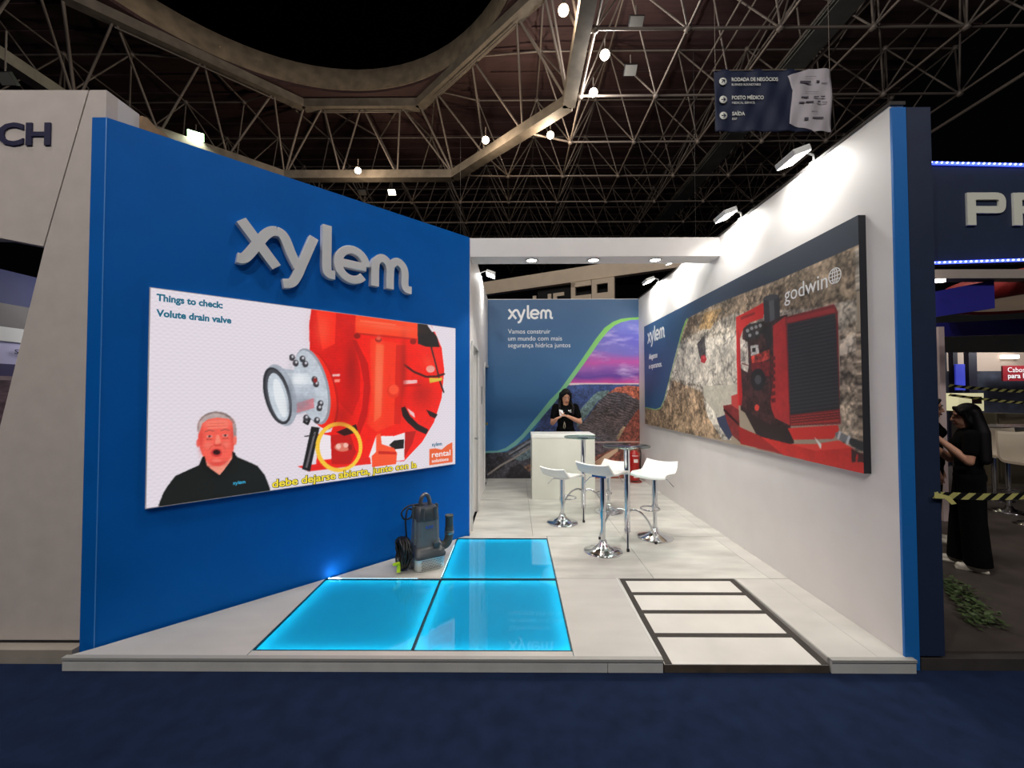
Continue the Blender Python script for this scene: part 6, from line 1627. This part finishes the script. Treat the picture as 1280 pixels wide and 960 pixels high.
# inside: banded wall running back
bands = ((2.57, 2.90, (22, 30, 84)), (2.34, 2.57, (96, 92, 92)), (2.20, 2.34, (196, 196, 196)), (1.98, 2.20, (176, 172, 206)), (1.86, 1.98, (60, 52, 92)), (0.1, 1.86, (140, 120, 126)))
for k, (z0, z1, c) in enumerate(bands):
    MB().box(-5.06, -5.0+0.01*(k % 3), 3.0, 7.0, z0, z1).build('inner_band', mat('inner_band_%d' % k, c, 0.6, noise=0.35 if k == 5 else 0.0, nscale=4), nl, Matrix.Translation(-nl.location))
Mst = plane_M(Vector((-4.97, 4.035, 2.085))-nl.location, (0, 1, 0), ZUP)
put_text(nl, 'lettering', Mst, 0, 0, 'STEEL', 0.062, mat('lettering_navy'), 0.20, 0.001, 0.001, 0.002)
lmp = MB().box(-4.99, -4.9, 4.2, 4.3, 2.16, 2.19).build('added_display_lamp', mat('added_display_lamp', (255, 255, 255), 0.4, emit=(255, 250, 250), estr=3.0), nl, Matrix.Translation(-nl.location))  # invented glowing block, added to lift the dim bands
MB().box(-4.99, -4.975, 3.6, 5.2, 1.2, 1.82).build('photo_board', mat('photo_board', (96, 76, 84), 0.6, noise=0.7, nscale=6, stretch=(1, 1, 4)), nl, Matrix.Translation(-nl.location))
ld = bpy.data.lights.new('booth_fill_light', 'AREA')  # added fill light that brightens the banded inner wall
ld.energy = 7
ld.size = 0.5
lo = bpy.data.objects.new('booth_fill_light', ld)
COL.objects.link(lo)
lo.parent = nl
lo.location = Vector((-4.2, 4.6, 2.75))-nl.location
lo.rotation_euler = (0, math.radians(55), 0)
MB().box(-0.25, 0.25, -0.25, 0.25, 0.01, 0.04).build('fill_light_box', m_house, nl, Matrix.Translation(Vector((-4.2, 4.6, 2.75))-nl.location) @ Matrix.Rotation(math.radians(55), 4, 'Y'))  # made-up housing around the added fill light
# kraft sheet sticking out above the blue wall
kp = thing('kraft_sheet', (-2.71, 2.90, 3.49), 'torn brown kraft cardboard sheet sticking out behind the blue wall', 'cardboard')
Mkp = plane_M((0, 0, 0), (0, 1, 0), ZUP)
m_kr = mat('kraft', (150, 122, 92), 0.85, noise=0.15, nscale=8)
MB().prism([(0.0, -0.4), (0.40, -0.4), (0.39, 0.10), (0.33, 0.15), (0.30, 0.14), (0.24, 0.185), (0.17, 0.20), (0.12, 0.19), (0.04, 0.215), (0.0, 0.20)], 0.0, 0.02).build('sheet', m_kr, kp, Mkp)
put_text(kp, 'marking', Mkp, 0.09, 0.06, 'G', 0.13, mat('marker_brown', (84, 66, 50), 0.8), None, 0.0, 0.0005, 0.021)

# ------------------------------------------------------------------ right neighbour booth
m_nvy = mat('neighbour_navy', (26, 40, 68), 0.6, noise=0.06, nscale=10)
nr = thing('neighbour_stand', (3.4, 2.70, 0.0), 'navy neighbour stand with big white letters and blue light strips', 'booth')
def nrb(name, mt, *b, M=None):
    o = MB().box(*b).build(name, mt, nr, (M if M is not None else Matrix.Translation(-nr.location)))
    return o
nrb('corner_post', m_nvy, 2.455, 2.605, 2.546, 2.66, 0.085, 3.47)
nrb('side_wall', m_nvy, 2.455, 2.60, 2.66, 7.9, 0.085, 3.40)
ha, hb_ = Vector((2.606, 2.62, 0)), Vector((5.0, 2.66, 0))
hd_ = (hb_-ha).normalized()
Mh = plane_M(ha+Vector((0, 0, 2.515))-nr.location, hd_, ZUP)
MB().prism([(0, 0), (2.4, 0.085), (2.4, 0.585), (0, 0.63)], -0.12, 0.0).build('header', m_nvy, nr, Mh)
m_bl = mat('blue_led', (40, 60, 255), 0.4, emit=(70, 90, 255), estr=2.6)
for yv, sl in ((0.640, -0.045/2.4), (-0.010, 0.085/2.4)):
    MB().prism([(-0.03, yv-0.008), (2.4, yv-0.008+sl*2.4), (2.4, yv+0.008+sl*2.4), (-0.03, yv+0.008)], 0.0, 0.012).build('light_strip', m_bl, nr, Mh)
    bd = MB()
    for k in range(70):
        bd.ball((k*0.034-0.01, yv+sl*k*0.034, 0.014), 0.0065, 6, 4)
    o = bd.build('light_beads', mat('led_bead', (200, 210, 255), 0.4, emit=(205, 215, 255), estr=3.0), nr, Mh)
    o['kind'] = 'stuff'
m_lt = mat('letters_pale', (222, 222, 208), 0.5)
for k, x in enumerate((0.285, 0.585)):
    lt = MB()
    stroke(lt, [(x+0.028, 0.235), (x+0.028, 0.445)], 0.056, 0.0, 0.012)
    bw = spline([(x+0.03, 0.423, 0), (x+0.12, 0.423, 0), (x+0.20, 0.423, 0), (x+0.226, 0.405, 0), (x+0.228, 0.37, 0), (x+0.222, 0.345, 0), (x+0.19, 0.336, 0), (x+0.03, 0.336, 0)], 3)
    stroke(lt, bw, 0.046, 0.0, 0.0116)
    if k == 1:
        stroke(lt, [(x+0.13, 0.33), (x+0.21, 0.235)], 0.056, 0.0, 0.0112)
    lt.build('letter', m_lt, nr, Mh)
m_nfl = mat('dark_floor', (64, 56, 52), 0.7, noise=0.2, nscale=5)
nf = struct('floor_neighbour', MB().box(2.455, 16, 2.60, 14, 0.0, 0.083), m_nfl)
struct('trim_5', MB().box(2.46, 8, 2.545, 2.598, 0.0, 0.07), mat('neighbour_edge', (58, 54, 52), 0.6, noise=0.2, nscale=8))
# overhead parts
m_blue2 = mat('fascia_blue', (30, 30, 130), 0.6)
m_grey2 = mat('soffit_grey', (150, 140, 134), 0.7)
nrb('soffit_beam', m_grey2, 4.2, 7.2, 4.15, 4.30, 2.84, 2.93)
mbf = MB().prism([(4.30, 2.46), (4.92, 2.55), (4.92, 2.84), (4.30, 2.72)], 0, 0.08)
mbf.build('fascia', m_blue2, nr, plane_M(Vector((0, 4.3, 0))-nr.location, (1, 0, 0), ZUP))
mbf = MB().prism([(4.90, 2.41), (8.0, 2.50), (8.0, 2.72), (4.90, 2.58)], 0, 0.08)
mbf.build('fascia', m_blue2, nr, plane_M(Vector((0, 5.55, 0))-nr.location, (1, 0, 0), ZUP))
m_rd = mat('ring_red', (150, 34, 34), 0.5)
MB().lathe([(0.86, 2.80), (0.90, 2.83), (0.90, 3.06), (0.80, 3.06), (0.80, 2.80), (0.86, 2.80)], 48, c=(6.12-3.4, 4.62-2.7, -0.08)).build('ceiling_ring', m_rd, nr)
MB().lathe([(0, 2.83), (0.80, 2.83), (0.80, 2.85), (0, 2.85)], 48, c=(6.12-3.4, 4.62-2.7, -0.08)).build('ring_ceiling', mat('ring_cream', (190, 170, 150), 0.7, emit=(190, 165, 140), estr=0.12), nr)
nrb('white_post', mat('post_white', (200, 180, 178), 0.6), 5.35, 5.42, 5.2, 5.27, 0.083, 2.52)
nrb('post_lamp', mat('post_lamp', (255, 240, 235), 0.4, emit=(255, 235, 225), estr=6.0), 4.13, 4.22, 4.02, 4.06, 2.77, 2.80)
nrb('void_backdrop', mat('void_black', (3, 3, 4), 0.9), 6.0, 16.0, 8.2, 8.3, 2.50, 3.3)  # black sheet standing in for the dark void above the far stand
# far stand seen through the opening
ft = thing('far_stand', (10.5, 9.3, 0.083), 'far cream stand with dark posts and a red product sign', 'booth')
def fb_(name, mt, *b): return MB().box(*b).build(name, mt, ft, Matrix.Translation(-ft.location))
fb_('back_wall', mat('far_cream', (168, 150, 136), 0.7, emit=(190, 170, 150), estr=0.05), 8.6, 16, 9.6, 9.7, 0.083, 2.75)  # faint glow put into the wall colour so it shows brighter
fb_('dark_counter', mat('far_slate', (40, 44, 58), 0.7, noise=0.4, nscale=5), 8.8, 16, 9.3, 9.5, 0.083, 2.18)
for x, wd, mt_ in ((9.42, 0.10, 'post_dark'), (9.66, 0.10, 'post_dark'), (10.0, 0.18, 'post_dark')):
    fb_('post', mat(mt_, (22, 20, 44), 0.6), x, x+wd, 9.1, 9.2, 0.083, 3.0)
fb_('sign_board', mat('sign_red', (140, 30, 40), 0.5), 10.62, 12.2, 9.0, 9.03, 1.95, 2.28)
Mf = plane_M(Vector((10.72, 8.995, 2.14))-ft.location, (1, 0, 0), ZUP)
put_text(ft, 'sign_text', Mf, 0, 0, 'Cabos', 0.15, m_paperw, 0.37, 0.0, 0.001, 0.002)
put_text(ft, 'sign_text', Mf, 0, -0.13, 'para M', 0.15, m_paperw, 0.43, 0.003, 0.001, 0.002)
fb_('added_stand_lamp', mat('added_stand_lamp_lens', (255, 255, 255), 0.4, emit=(255, 250, 240), estr=2.0), 11.25, 11.6, 9.5, 9.58, 2.48, 2.56)  # invented lamp, added along with the fill light below
ld = bpy.data.lights.new('stand_fill_light', 'AREA')  # added fill light to make the dark cream wall visible
ld.energy = 45
ld.size = 0.6
lo = bpy.data.objects.new('stand_fill_light', ld)
COL.objects.link(lo)
lo.parent = ft
lo.location = (0.4, -0.9, 2.9)
lo.rotation_euler = (math.radians(35), 0, 0)
fb_('blue_panel', mat('far_blue', (60, 70, 190), 0.5, emit=(70, 80, 220), estr=0.4), 9.66, 9.86, 9.05, 9.08, 1.75, 2.32)
bx_ = thing('display_box', (7.65, 7.05, 0.083), 'lit cream display box with a dark window, above the woman by the stand', 'display box')
MB().box(-0.20, 0.22, -0.1, 0.1, 1.30, 1.60).build('case', mat('box_cream', (220, 214, 180), 0.5, emit=(235, 228, 180), estr=0.55), bx_)
MB().box(0.02, 0.18, -0.106, -0.1, 1.42, 1.54).build('window', mat('box_window', (50, 26, 28), 0.5), bx_)
MB().box(-0.16, 0.17, -0.06, 0.06, 0.0, 1.30).build('pedestal', mat('pedestal_dark', (50, 42, 38), 0.7), bx_)
for k, (x, y, wd, h, c, lab) in enumerate(((8.5, 7.3, 0.5, 1.25, (92, 84, 70), 'grey-brown equipment cabinet right of the display box'), (9.4, 7.5, 0.6, 1.05, (70, 62, 56), 'low dark equipment cabinet behind the pale bar stools'),
                                           (6.7, 7.0, 0.4, 1.35, (52, 30, 30), 'dark maroon cabinet left of the display box'))):
    t = thing('equipment_cabinet', (x, y, 0.083), lab, 'cabinet')
    bevel(MB().box(-wd/2, wd/2, -0.2, 0.2, 0, h).build('body', mat('cab_%d' % k, c, 0.6), t), 0.01)
    for q in range(3):
        MB().box(-wd/2+0.04, wd/2-0.04, -0.212, -0.2, 0.08+q*h*0.3, 0.04+(q+1)*h*0.3).build('drawer', mat('cabd_%d' % k, tuple(int(v*1.25) for v in c), 0.5), t)
# table and stools inside the neighbour stand
nt_ = thing('high_table', (7.8, 6.25, 0.083), 'long high table with a metal edge behind the pale bar stools', 'table')
bevel(MB().box(-0.80, 1.2, -0.3, 0.3, 1.06, 1.11).build('top', mat('table_metal', (170, 166, 166), 0.25, 0.7), nt_), 0.004)
for x in (-0.6, 1.0):
    MB().cyl((x, 0, 0.02), (x, 0, 1.06), 0.03).lathe([(0, 0), (0.2, 0), (0.2, 0.015), (0.03, 0.03), (0, 0.03)], 20, c=(x, 0, 0)).build('leg', m_chrome, nt_)
m_bei = mat('stool_beige', (214, 200, 180), 0.5)
def back_stool(loc, rz, lab):
    t = thing('back_stool', loc, lab, 'stool', rz, 'pale high-backed bar stools in the navy stand')
    MB().lathe([(0, 0), (0.2, 0), (0.203, 0.006), (0.15, 0.02), (0.05, 0.045), (0.035, 0.08), (0, 0.08)], 28).build('base', m_chrome, t)
    MB().cyl((0, 0, 0.07), (0, 0, 0.72), 0.027).build('column', m_chrome, t)
    pr = spline([(0.21, -0.02, 0), (0.19, 0.0, 0), (0.05, 0.0, 0), (-0.12, 0.0, 0), (-0.18, 0.03, 0), (-0.21, 0.15, 0), (-0.23, 0.36, 0)], 4)
    rings = []
    for k in range(7):
        u = -1+2*k/6
        top = [Vector((0.2*u*(1-0.25*max(0, p.y)), -p.x, 0.745+p.y+0.015*u*u)) for p in pr]
        bot = []
        for i, p in enumerate(pr):
            t_ = pr[min(i+1, len(pr)-1)]-pr[max(i-1, 0)]
            nn = Vector((-t_.y, t_.x)).normalized()
            bot.append(Vector((0.2*u*(1-0.25*max(0, p.y)), -(p.x+nn.x*0.03), 0.745+p.y+nn.y*0.03+0.015*u*u)))
        rings.append(top+bot[::-1])
    MB().loft(rings).build('seat', m_bei, t)
    MB().tube([(0.0, 0.0, 0.3), (0.12, -0.06, 0.3), (0.12, -0.17, 0.3), (0, -0.22, 0.3), (-0.12, -0.17, 0.3), (-0.12, -0.06, 0.3), (0, 0, 0.3)], 0.008, 6).build('footrest', m_chrome, t)
back_stool((6.66, 5.62, 0.083), math.radians(-25), 'pale high-backed bar stool beside the woman in black')
back_stool((6.30, 5.04, 0.083), math.radians(-10), 'pale high-backed bar stool at the right picture edge')

# barrier tapes
def tape(name, a, b, wd, lab, sag=0.02, n=None, twist=0.0):
    a, b = Vector(a), Vector(b)
    t = thing(name, a, lab, 'barrier tape', 0.0, 'yellow and black barrier tapes')
    L = (b-a).length
    n = n or int(L/0.075)
    for colr, off in (((206, 200, 122), 0), ((16, 16, 16), 1)):
        mb = MB()
        for k in range(n):
            if k % 2 != off:
                continue
            def P(s, v):
                s = min(max(s, 0), 1)
                p = (b-a)*s
                tw = twist*math.sin(s*9)
                return (p.x, p.y-v*math.sin(tw), p.z-sag*math.sin(PI*s)+v*math.cos(tw))
            s0, s1 = k/n, (k+1)/n
            sh = 0.55/n
            mb.add([P(s0-sh, -wd/2), P(s1-sh, -wd/2), P(s1+sh, wd/2), P(s0+sh, wd/2)], [(0, 1, 2, 3)])
        o = mb.build('tape_yellow' if off == 0 else 'tape_black', mat('tape_y' if off == 0 else 'tape_k', colr, 0.5), t)
        md = o.modifiers.new('thick', 'SOLIDIFY')
        md.thickness = 0.0015
    return t
tp = tape('barrier_tape', (2.54, 2.530, 1.06), (4.0, 2.99, 0.965), 0.042, 'yellow and black barrier tape across the front of the navy stand')
MB().prism([(0.0, 0.02), (0.09, -0.005), (0.13, -0.05), (0.10, -0.055), (0.06, -0.02), (0, -0.018)], 0, 0.002).build('knot_tail', mat('tape_y'), tp, plane_M((0.0, -0.01, 0), (1, 0, 0), ZUP))
tape('barrier_tape', (6.6, 6.3, 1.80), (9.2, 6.6, 1.72), 0.045, 'upper thin barrier tape at the back of the navy stand', 0.05)
tape('barrier_tape', (6.7, 6.4, 1.66), (9.3, 6.7, 1.50), 0.04, 'lower thin barrier tape at the back of the navy stand', 0.05)

# trailing ivy on the floor of the neighbour stand
iv = MB()
rng = random.Random(5)
for k in range(420):
    s = rng.random()
    px, py = 3.66+(3.20-3.66)*s, 3.52+(2.84-3.52)*s
    px += rng.uniform(-0.13, 0.12)*(0.6+0.4*s)
    py += rng.uniform(-0.06, 0.06)
    zz = 0.09+rng.random()*0.05
    a, l, wd = rng.uniform(0, 2*PI), rng.uniform(0.025, 0.05), rng.uniform(0.01, 0.02)
    d = Vector((math.cos(a), math.sin(a), rng.uniform(-0.4, 0.7))).normalized()
    s_ = d.cross(ZUP).normalized()
    c = Vector((px, py, zz))
    iv.add([c, c+d*l*0.45+s_*wd, c+d*l, c+d*l*0.45-s_*wd], [(0, 1, 2, 3)])
o = iv.build('ivy', mat('ivy_leaf', (60, 78, 40), 0.6, noise=0.4, nscale=30))
tag(o, 'trailing green ivy lying on the dark neighbour floor', 'ivy', kind='stuff')
# ------------------------------------------------------------------ people
def fuse(mb, name, mt, parent, voxel=0.008, smooth=4):
    """one continuous skin over overlapping volumes"""
    me = mb.mesh(name)
    o = bpy.data.objects.new(name, me)
    COL.objects.link(o)
    md = o.modifiers.new('r', 'REMESH')
    md.mode = 'VOXEL'
    md.voxel_size = voxel
    md.use_smooth_shade = True
    s = o.modifiers.new('s', 'SMOOTH')
    s.iterations = smooth
    s.factor = 0.5
    dg = bpy.context.evaluated_depsgraph_get()
    m2 = bpy.data.meshes.new_from_object(o.evaluated_get(dg))
    bpy.data.objects.remove(o)
    m2.materials.clear()
    for p in m2.polygons:
        p.use_smooth = True
    return link(name, m2, mt, parent)

def lerp(a, b, t): return Vector(a).lerp(Vector(b), t)

def finger(mb, base, d, up_, ln, r=0.0075, curl=0.9):
    d, up_ = Vector(d).normalized(), Vector(up_).normalized()
    p = Vector(base)
    ang = 0.0
    for k, f in enumerate((0.45, 0.32, 0.23)):
        ang += curl*(0.35 if k == 0 else 0.6)
        dd = d*math.cos(ang)+up_*math.sin(ang)
        q = p+dd*ln*f
        mb.capsule(p, r*(1-0.08*k), q, r*(1-0.08*(k+1)), 8)
        p = q

def hand(mb, wrist, d, palm_up, side, curl=0.9, k=0.95):
    """palm from the wrist along d; fingers curl towards palm_up; thumb leaves on side"""
    w_, d, pu_ = Vector(wrist), Vector(d).normalized(), Vector(palm_up).normalized()
    s_ = d.cross(pu_).normalized()*side
    mid = w_+d*0.085*k
    for o_ in (-0.028, -0.009, 0.010, 0.028):
        mb.capsule(w_+s_*o_*0.55*k, 0.016*k, mid+s_*o_*k, 0.012*k, 8)
    for o_, ln in ((-0.030, 0.058), (-0.010, 0.074), (0.010, 0.080), (0.030, 0.070)):
        finger(mb, mid+s_*o_*k, d+s_*o_*1.5, pu_, ln*k, 0.0078*k, curl)
    tb = w_+d*0.025*k+s_*0.024*k
    t1 = tb+(d*0.6+s_*0.7+pu_*0.25).normalized()*0.04*k
    t2 = t1+(d*0.9+s_*0.1+pu_*0.35).normalized()*0.03*k
    mb.capsule(tb, 0.012*k, t1, 0.0095*k, 8)
    mb.capsule(t1, 0.0095*k, t2, 0.008*k, 8)

SKIN = mat('skin', (206, 152, 124), 0.55)
HAIR = mat('hair_black', (14, 11, 12), 0.6, spec=0.2, noise=0.3, nscale=40, stretch=(6, 6, 0.6))
CLOTH = mat('cloth_black', (10, 10, 11), 0.95, spec=0.1)

def person(name, loc, rz, label, J, H, tilt, wide=False, shirt_logo=False, belt=None, shoes=None, hairlen=0.42, skin=SKIN, hairw=1.0):
    """J: joints of the arms in local coordinates; the figure faces local -Y"""
    t = thing(name, loc, label, 'person', rz)
    s = H/1.65
    V = lambda x, y, z: Vector((x*s, y*s, z*s))
    pel, wst, chs, nck = V(0, 0.0, 0.92), V(0, 0.0, 1.06), V(0, 0.0, 1.24), V(0, 0.0, 1.37)
    shl, shr = V(0.165, 0.0, 1.335), V(-0.165, 0.0, 1.335)
    hc = V(0, -0.035*math.sin(tilt)*3, 1.525-0.03*math.sin(tilt))
    R = Matrix.Rotation(tilt, 3, 'X')
    elL, haL, elR, haR = [Vector(J[k]) for k in ('elL', 'haL', 'elR', 'haR')]
    b = MB()
    # trunk
    b.ball(pel, (0.15*s, 0.10*s, 0.11*s)).ball(wst, (0.115*s, 0.085*s, 0.12*s)).ball(chs, (0.145*s, 0.095*s, 0.14*s))
    b.ball(V(0, 0, 1.31), (0.15*s, 0.075*s, 0.06*s))
    b.capsule(nck-V(0, 0, 0.05), 0.052*s, hc-V(0, -0.012, 0.06), 0.046*s)
    # legs
    lg = J.get('legs', ((0.085, 0.0), (-0.085, 0.0)))
    for k, (fx, fy) in enumerate(lg):
        sx = 1 if k == 0 else -1
        hip, kne, ank = V(0.085*sx, 0, 0.88), V((fx+0.08*sx)/2, fy*0.5-0.015, 0.49), V(fx, fy, 0.075)
        b.capsule(hip, 0.088*s, kne, 0.055*s).capsule(kne, 0.055*s, ank, 0.036*s)
        b.ball(kne-V(0, -0.02, 0.12), (0.05*s, 0.055*s, 0.09*s))
        b.capsule(ank-V(0, -0.02, 0.035), 0.034*s, ank+V(0.01*sx, -0.13, -0.048), 0.026*s)
    # arms
    for sh, el, ha in ((shl, elL, haL), (shr, elR, haR)):
        b.capsule(sh, 0.054*s, el, 0.039*s).capsule(el, 0.039*s, lerp(el, ha, 0.35), 0.037*s).capsule(lerp(el, ha, 0.35), 0.037*s, ha, 0.024*s)
    hand(b, haL, J['hdL'], J['hpL'], J.get('hsL', 1), J.get('curl', 0.9), s)
    hand(b, haR, J['hdR'], J['hpR'], J.get('hsR', -1), J.get('curl', 0.9), s)
    # head
    def HP(x, y, z): return hc+R @ V(x, y, z)
    b.ball(HP(0, 0.01, 0.02), (0.074*s, 0.092*s, 0.098*s), 18, 12, R)
    b.ball(HP(0, -0.022, -0.045), (0.058*s, 0.064*s, 0.072*s), 16, 10, R)
    b.ball(HP(0, -0.055, -0.095), (0.028*s, 0.026*s, 0.022*s), 10, 8)
    b.capsule(HP(0, -0.083, 0.012), 0.008*s, HP(0, -0.103, -0.028), 0.0125*s, 8)
    b.ball(HP(0.013, -0.092, -0.031), 0.009*s, 8, 6).ball(HP(-0.013, -0.092, -0.031), 0.009*s, 8, 6)
    b.capsule(HP(-0.045, -0.073, 0.028), 0.010*s, HP(0.045, -0.073, 0.028), 0.010*s, 8)
    for sx in (-1, 1):
        b.ball(HP(0.077*sx, 0.005, -0.01), (0.010*s, 0.020*s, 0.032*s), 10, 8, R)
    fuse(b, 'body', skin, t, 0.0062, 3)
    # face pieces
    e = MB()
    for sx in (-1, 1):
        e.ball(HP(0.029*sx, -0.076, 0.004), (0.013*s, 0.008*s, 0.0055*s), 10, 8, R)
    eo = e.build('eyes', mat('eye_white', (176, 140, 124), 0.4), t)
    e = MB()
    for sx in (-1, 1):
        e.ball(HP(0.029*sx, -0.0815, 0.002), 0.0056*s, 8, 6)
    e.build('irises', mat('iris_dark', (30, 20, 16), 0.3), eo)
    e = MB()
    for sx in (-1, 1):
        e.tube([HP(0.012*sx, -0.090, 0.032), HP(0.030*sx, -0.089, 0.039), HP(0.049*sx, -0.076, 0.032)], 0.0042*s, 6)
    e.build('eyebrows', HAIR, t)
    MB().ball(HP(0, -0.088, -0.061), (0.023*s, 0.008*s, 0.0055*s), 12, 6, R).ball(HP(0, -0.086, -0.070), (0.019*s, 0.008*s, 0.006*s), 12, 6, R).build('lips', mat('lips', (156, 84, 78), 0.5), t)
    # hair
    h = MB()
    h.ball(HP(0, 0.026, 0.038), (0.087*s, 0.098*s, 0.098*s), 18, 12, R)
    for sx in (-1, 1):
        h.capsule(HP(0.072*sx, -0.015, 0.055), 0.024*s, HP(0.084*sx, 0.012, -0.07), 0.022*s)
        h.capsule(HP(0.028*sx, -0.058, 0.094), 0.020*s, HP(0.072*sx, -0.035, 0.03), 0.020*s)
    bk = HP(0, 0.085, -0.06)
    for x in (-0.06, -0.02, 0.02, 0.06):
        h.capsule(HP(x, 0.07, 0.02), 0.045*s, V(x*1.25*hairw, 0.082, 1.36), 0.042*s*hairw)
        h.capsule(V(x*1.25*hairw, 0.082, 1.36), 0.042*s*hairw, V(x*1.5*hairw, 0.092, 1.50-hairlen), 0.034*s*hairw)
    for sx, fz in ((1, J.get('lockL', 0.0)), (-1, J.get('lockR', 0.0))):
        if fz:
            h.capsule(HP(0.084*sx, 0.012, -0.07), 0.022*s, V(0.115*sx, -0.075, 1.33), 0.026*s)
            h.capsule(V(0.115*sx, -0.075, 1.33), 0.030*s, V(0.105*sx, -0.105, 1.33-fz), 0.022*s)
    fuse(h, 'hair', HAIR, t, 0.008, 4)
    # shirt
    c = MB()
    c.ball(chs, (0.162*s, 0.115*s, 0.15*s)).ball(wst, (0.138*s, 0.104*s, 0.13*s)).ball(V(0, -0.02, 1.245), (0.135*s, 0.118*s, 0.09*s))
    c.ball(V(0, 0, 1.318), (0.158*s, 0.085*s, 0.062*s)).ball(V(0, 0.0, 0.97), (0.158*s, 0.112*s, 0.10*s))
    c.capsule(nck-V(0, 0, 0.03), 0.062*s, nck+V(0, 0.004, 0.012), 0.060*s)
    for sh, el in ((shl, elL), (shr, elR)):
        c.capsule(sh, 0.064*s, lerp(sh, el, 0.62), 0.060*s)
    so_ = fuse(c, 'shirt', CLOTH, t, 0.008, 5)
    if shirt_logo:
        Ml = plane_M(V(0.02, -0.142, 1.275), (1, 0.1, 0), (0, 0.12, 1))
        g = MB()
        g.box(0.0, 0.022*s, 0.0, 0.018*s, 0, 0.002).prism([(0.028*s, 0.002), (0.040*s, 0.0), (0.052*s, 0.026*s), (0.044*s, 0.028*s)], 0, 0.002).box(0.02*s, 0.055*s, -0.016*s, -0.011*s, 0, 0.002)
        g.build('chest_mark', m_paperw, so_, Ml)
    # trousers
    p_ = MB()
    p_.ball(V(0, 0.005, 0.91), (0.168*s, 0.122*s, 0.12*s))
    for k, (fx, fy) in enumerate(lg):
        sx = 1 if k == 0 else -1
        hip, kne, ank = V(0.085*sx, 0, 0.87), V((fx+0.08*sx)/2, fy*0.5-0.01, 0.49), V(fx, fy, 0.10)
        p_.capsule(hip, 0.104*s, kne, (0.098 if wide else 0.07)*s).cyl(kne, ank-V(0, 0, 0.045 if wide else 0.0), (0.098 if wide else 0.07)*s, (0.104 if wide else 0.055)*s, 16)
    fuse(p_, 'trousers', CLOTH, t, 0.009, 4)
    if shoes:
        for k, (fx, fy) in enumerate(lg):
            sx = 1 if k == 0 else -1
            q = MB()
            q.capsule(V(fx, fy+0.03, 0.042), 0.040*s, V(fx+0.012*sx, fy-0.13, 0.034), 0.034*s).ball(V(fx, fy+0.01, 0.055), (0.042*s, 0.06*s, 0.045*s))
            q.box(*(sorted(((fx-0.036)*s, (fx+0.040)*s))), (fy-0.165)*s, (fy+0.07)*s, 0.0, 0.02)
            fuse(q, 'shoe', shoes, t, 0.007, 3)
    if belt:
        MB().tube([V(*q) for q in belt], 0.006, 6).build('strap', mat('strap_beige', (170, 160, 140), 0.6), t)
    return t

m_shoe = mat('shoe_white', (214, 206, 190), 0.5)
# the woman behind the counter, looking down at a white phone
JA = dict(elL=(0.245, -0.03, 1.115), haL=(-0.005, -0.235, 1.225), elR=(-0.235, -0.04, 1.10), haR=(-0.20, -0.26, 1.185),
          hdL=(-0.95, -0.25, 0.25), hpL=(0.1, -0.2, 1), hsL=-1, hdR=(0.75, -0.45, 0.45), hpR=(0.0, -0.3, 1), hsR=1, curl=0.75, lockR=0.16, lockL=0.10)
person('person', (0.875, 7.12, PZ), math.radians(4), 'woman in a black polo behind the counter looking down at her phone', JA, 1.69, math.radians(24), shirt_logo=True,
       belt=[(-0.04, -0.125, 1.10), (-0.055, -0.135, 1.05), (-0.06, -0.135, 1.0), (-0.045, -0.135, 0.985), (-0.03, -0.135, 1.02), (-0.035, -0.13, 1.08)], shoes=m_shoe)
ph = thing('phone', (0.775, 6.835, PZ+1.255), 'white phone held by the woman behind the counter', 'phone')
Mp_ = Matrix.Rotation(math.radians(-50), 4, 'X') @ Matrix.Rotation(math.radians(20), 4, 'Z')
bevel(MB().box(-0.036, 0.036, -0.004, 0.004, -0.03, 0.115).build('case', mat('phone_white', (225, 225, 226), 0.35), ph, Mp_), 0.003)
MB().box(-0.032, 0.032, 0.004, 0.0045, -0.025, 0.11).build('screen', mat('phone_screen', (10, 10, 12), 0.2, emit=(180, 200, 230), estr=0.3), ph, Mp_)

# the woman in black at the navy stand, phone raised, in profile
JB = dict(elL=(0.20, -0.03, 0.985), haL=(0.11, -0.235, 1.205), elR=(-0.21, -0.09, 0.96), haR=(-0.09, -0.30, 1.16),
          hdL=(-0.15, -0.35, 0.9), hpL=(-0.9, -0.2, 0.1), hsL=-1, hdR=(0.25, -0.3, 0.9), hpR=(0.9, -0.2, 0.1), hsR=1, curl=0.7, legs=((0.10, 0.03), (-0.09, -0.06)))
person('person', (4.18, 3.83, 0.083), math.radians(-128), 'woman in loose black clothes and white shoes raising a phone at the navy stand', JB, 1.50, math.radians(8), wide=True, shoes=m_shoe, hairlen=0.40, hairw=1.4)
ph = thing('phone', (3.91, 3.94, 0.083+1.285), 'dark phone raised by the woman at the navy stand', 'phone')
Mp_ = Matrix.Rotation(math.radians(-128), 4, 'Z') @ Matrix.Rotation(math.radians(25), 4, 'X')
bevel(MB().box(-0.036, 0.036, -0.004, 0.004, -0.06, 0.09).build('case', m_black, ph, Mp_), 0.003)
# a third visitor, mostly hidden by the navy post
JC = dict(elL=(0.21, 0.03, 1.00), haL=(0.20, -0.05, 0.78), elR=(-0.21, 0.03, 1.00), haR=(-0.20, -0.05, 0.78),
          hdL=(0, -0.2, -1), hpL=(-1, 0, 0), hsL=1, hdR=(0, -0.2, -1), hpR=(1, 0, 0), hsR=-1, curl=0.5)
person('person', (4.53, 4.52, 0.083), math.radians(42), 'dark-haired visitor mostly hidden behind the navy post', JC, 1.56, math.radians(6), shoes=m_shoe)
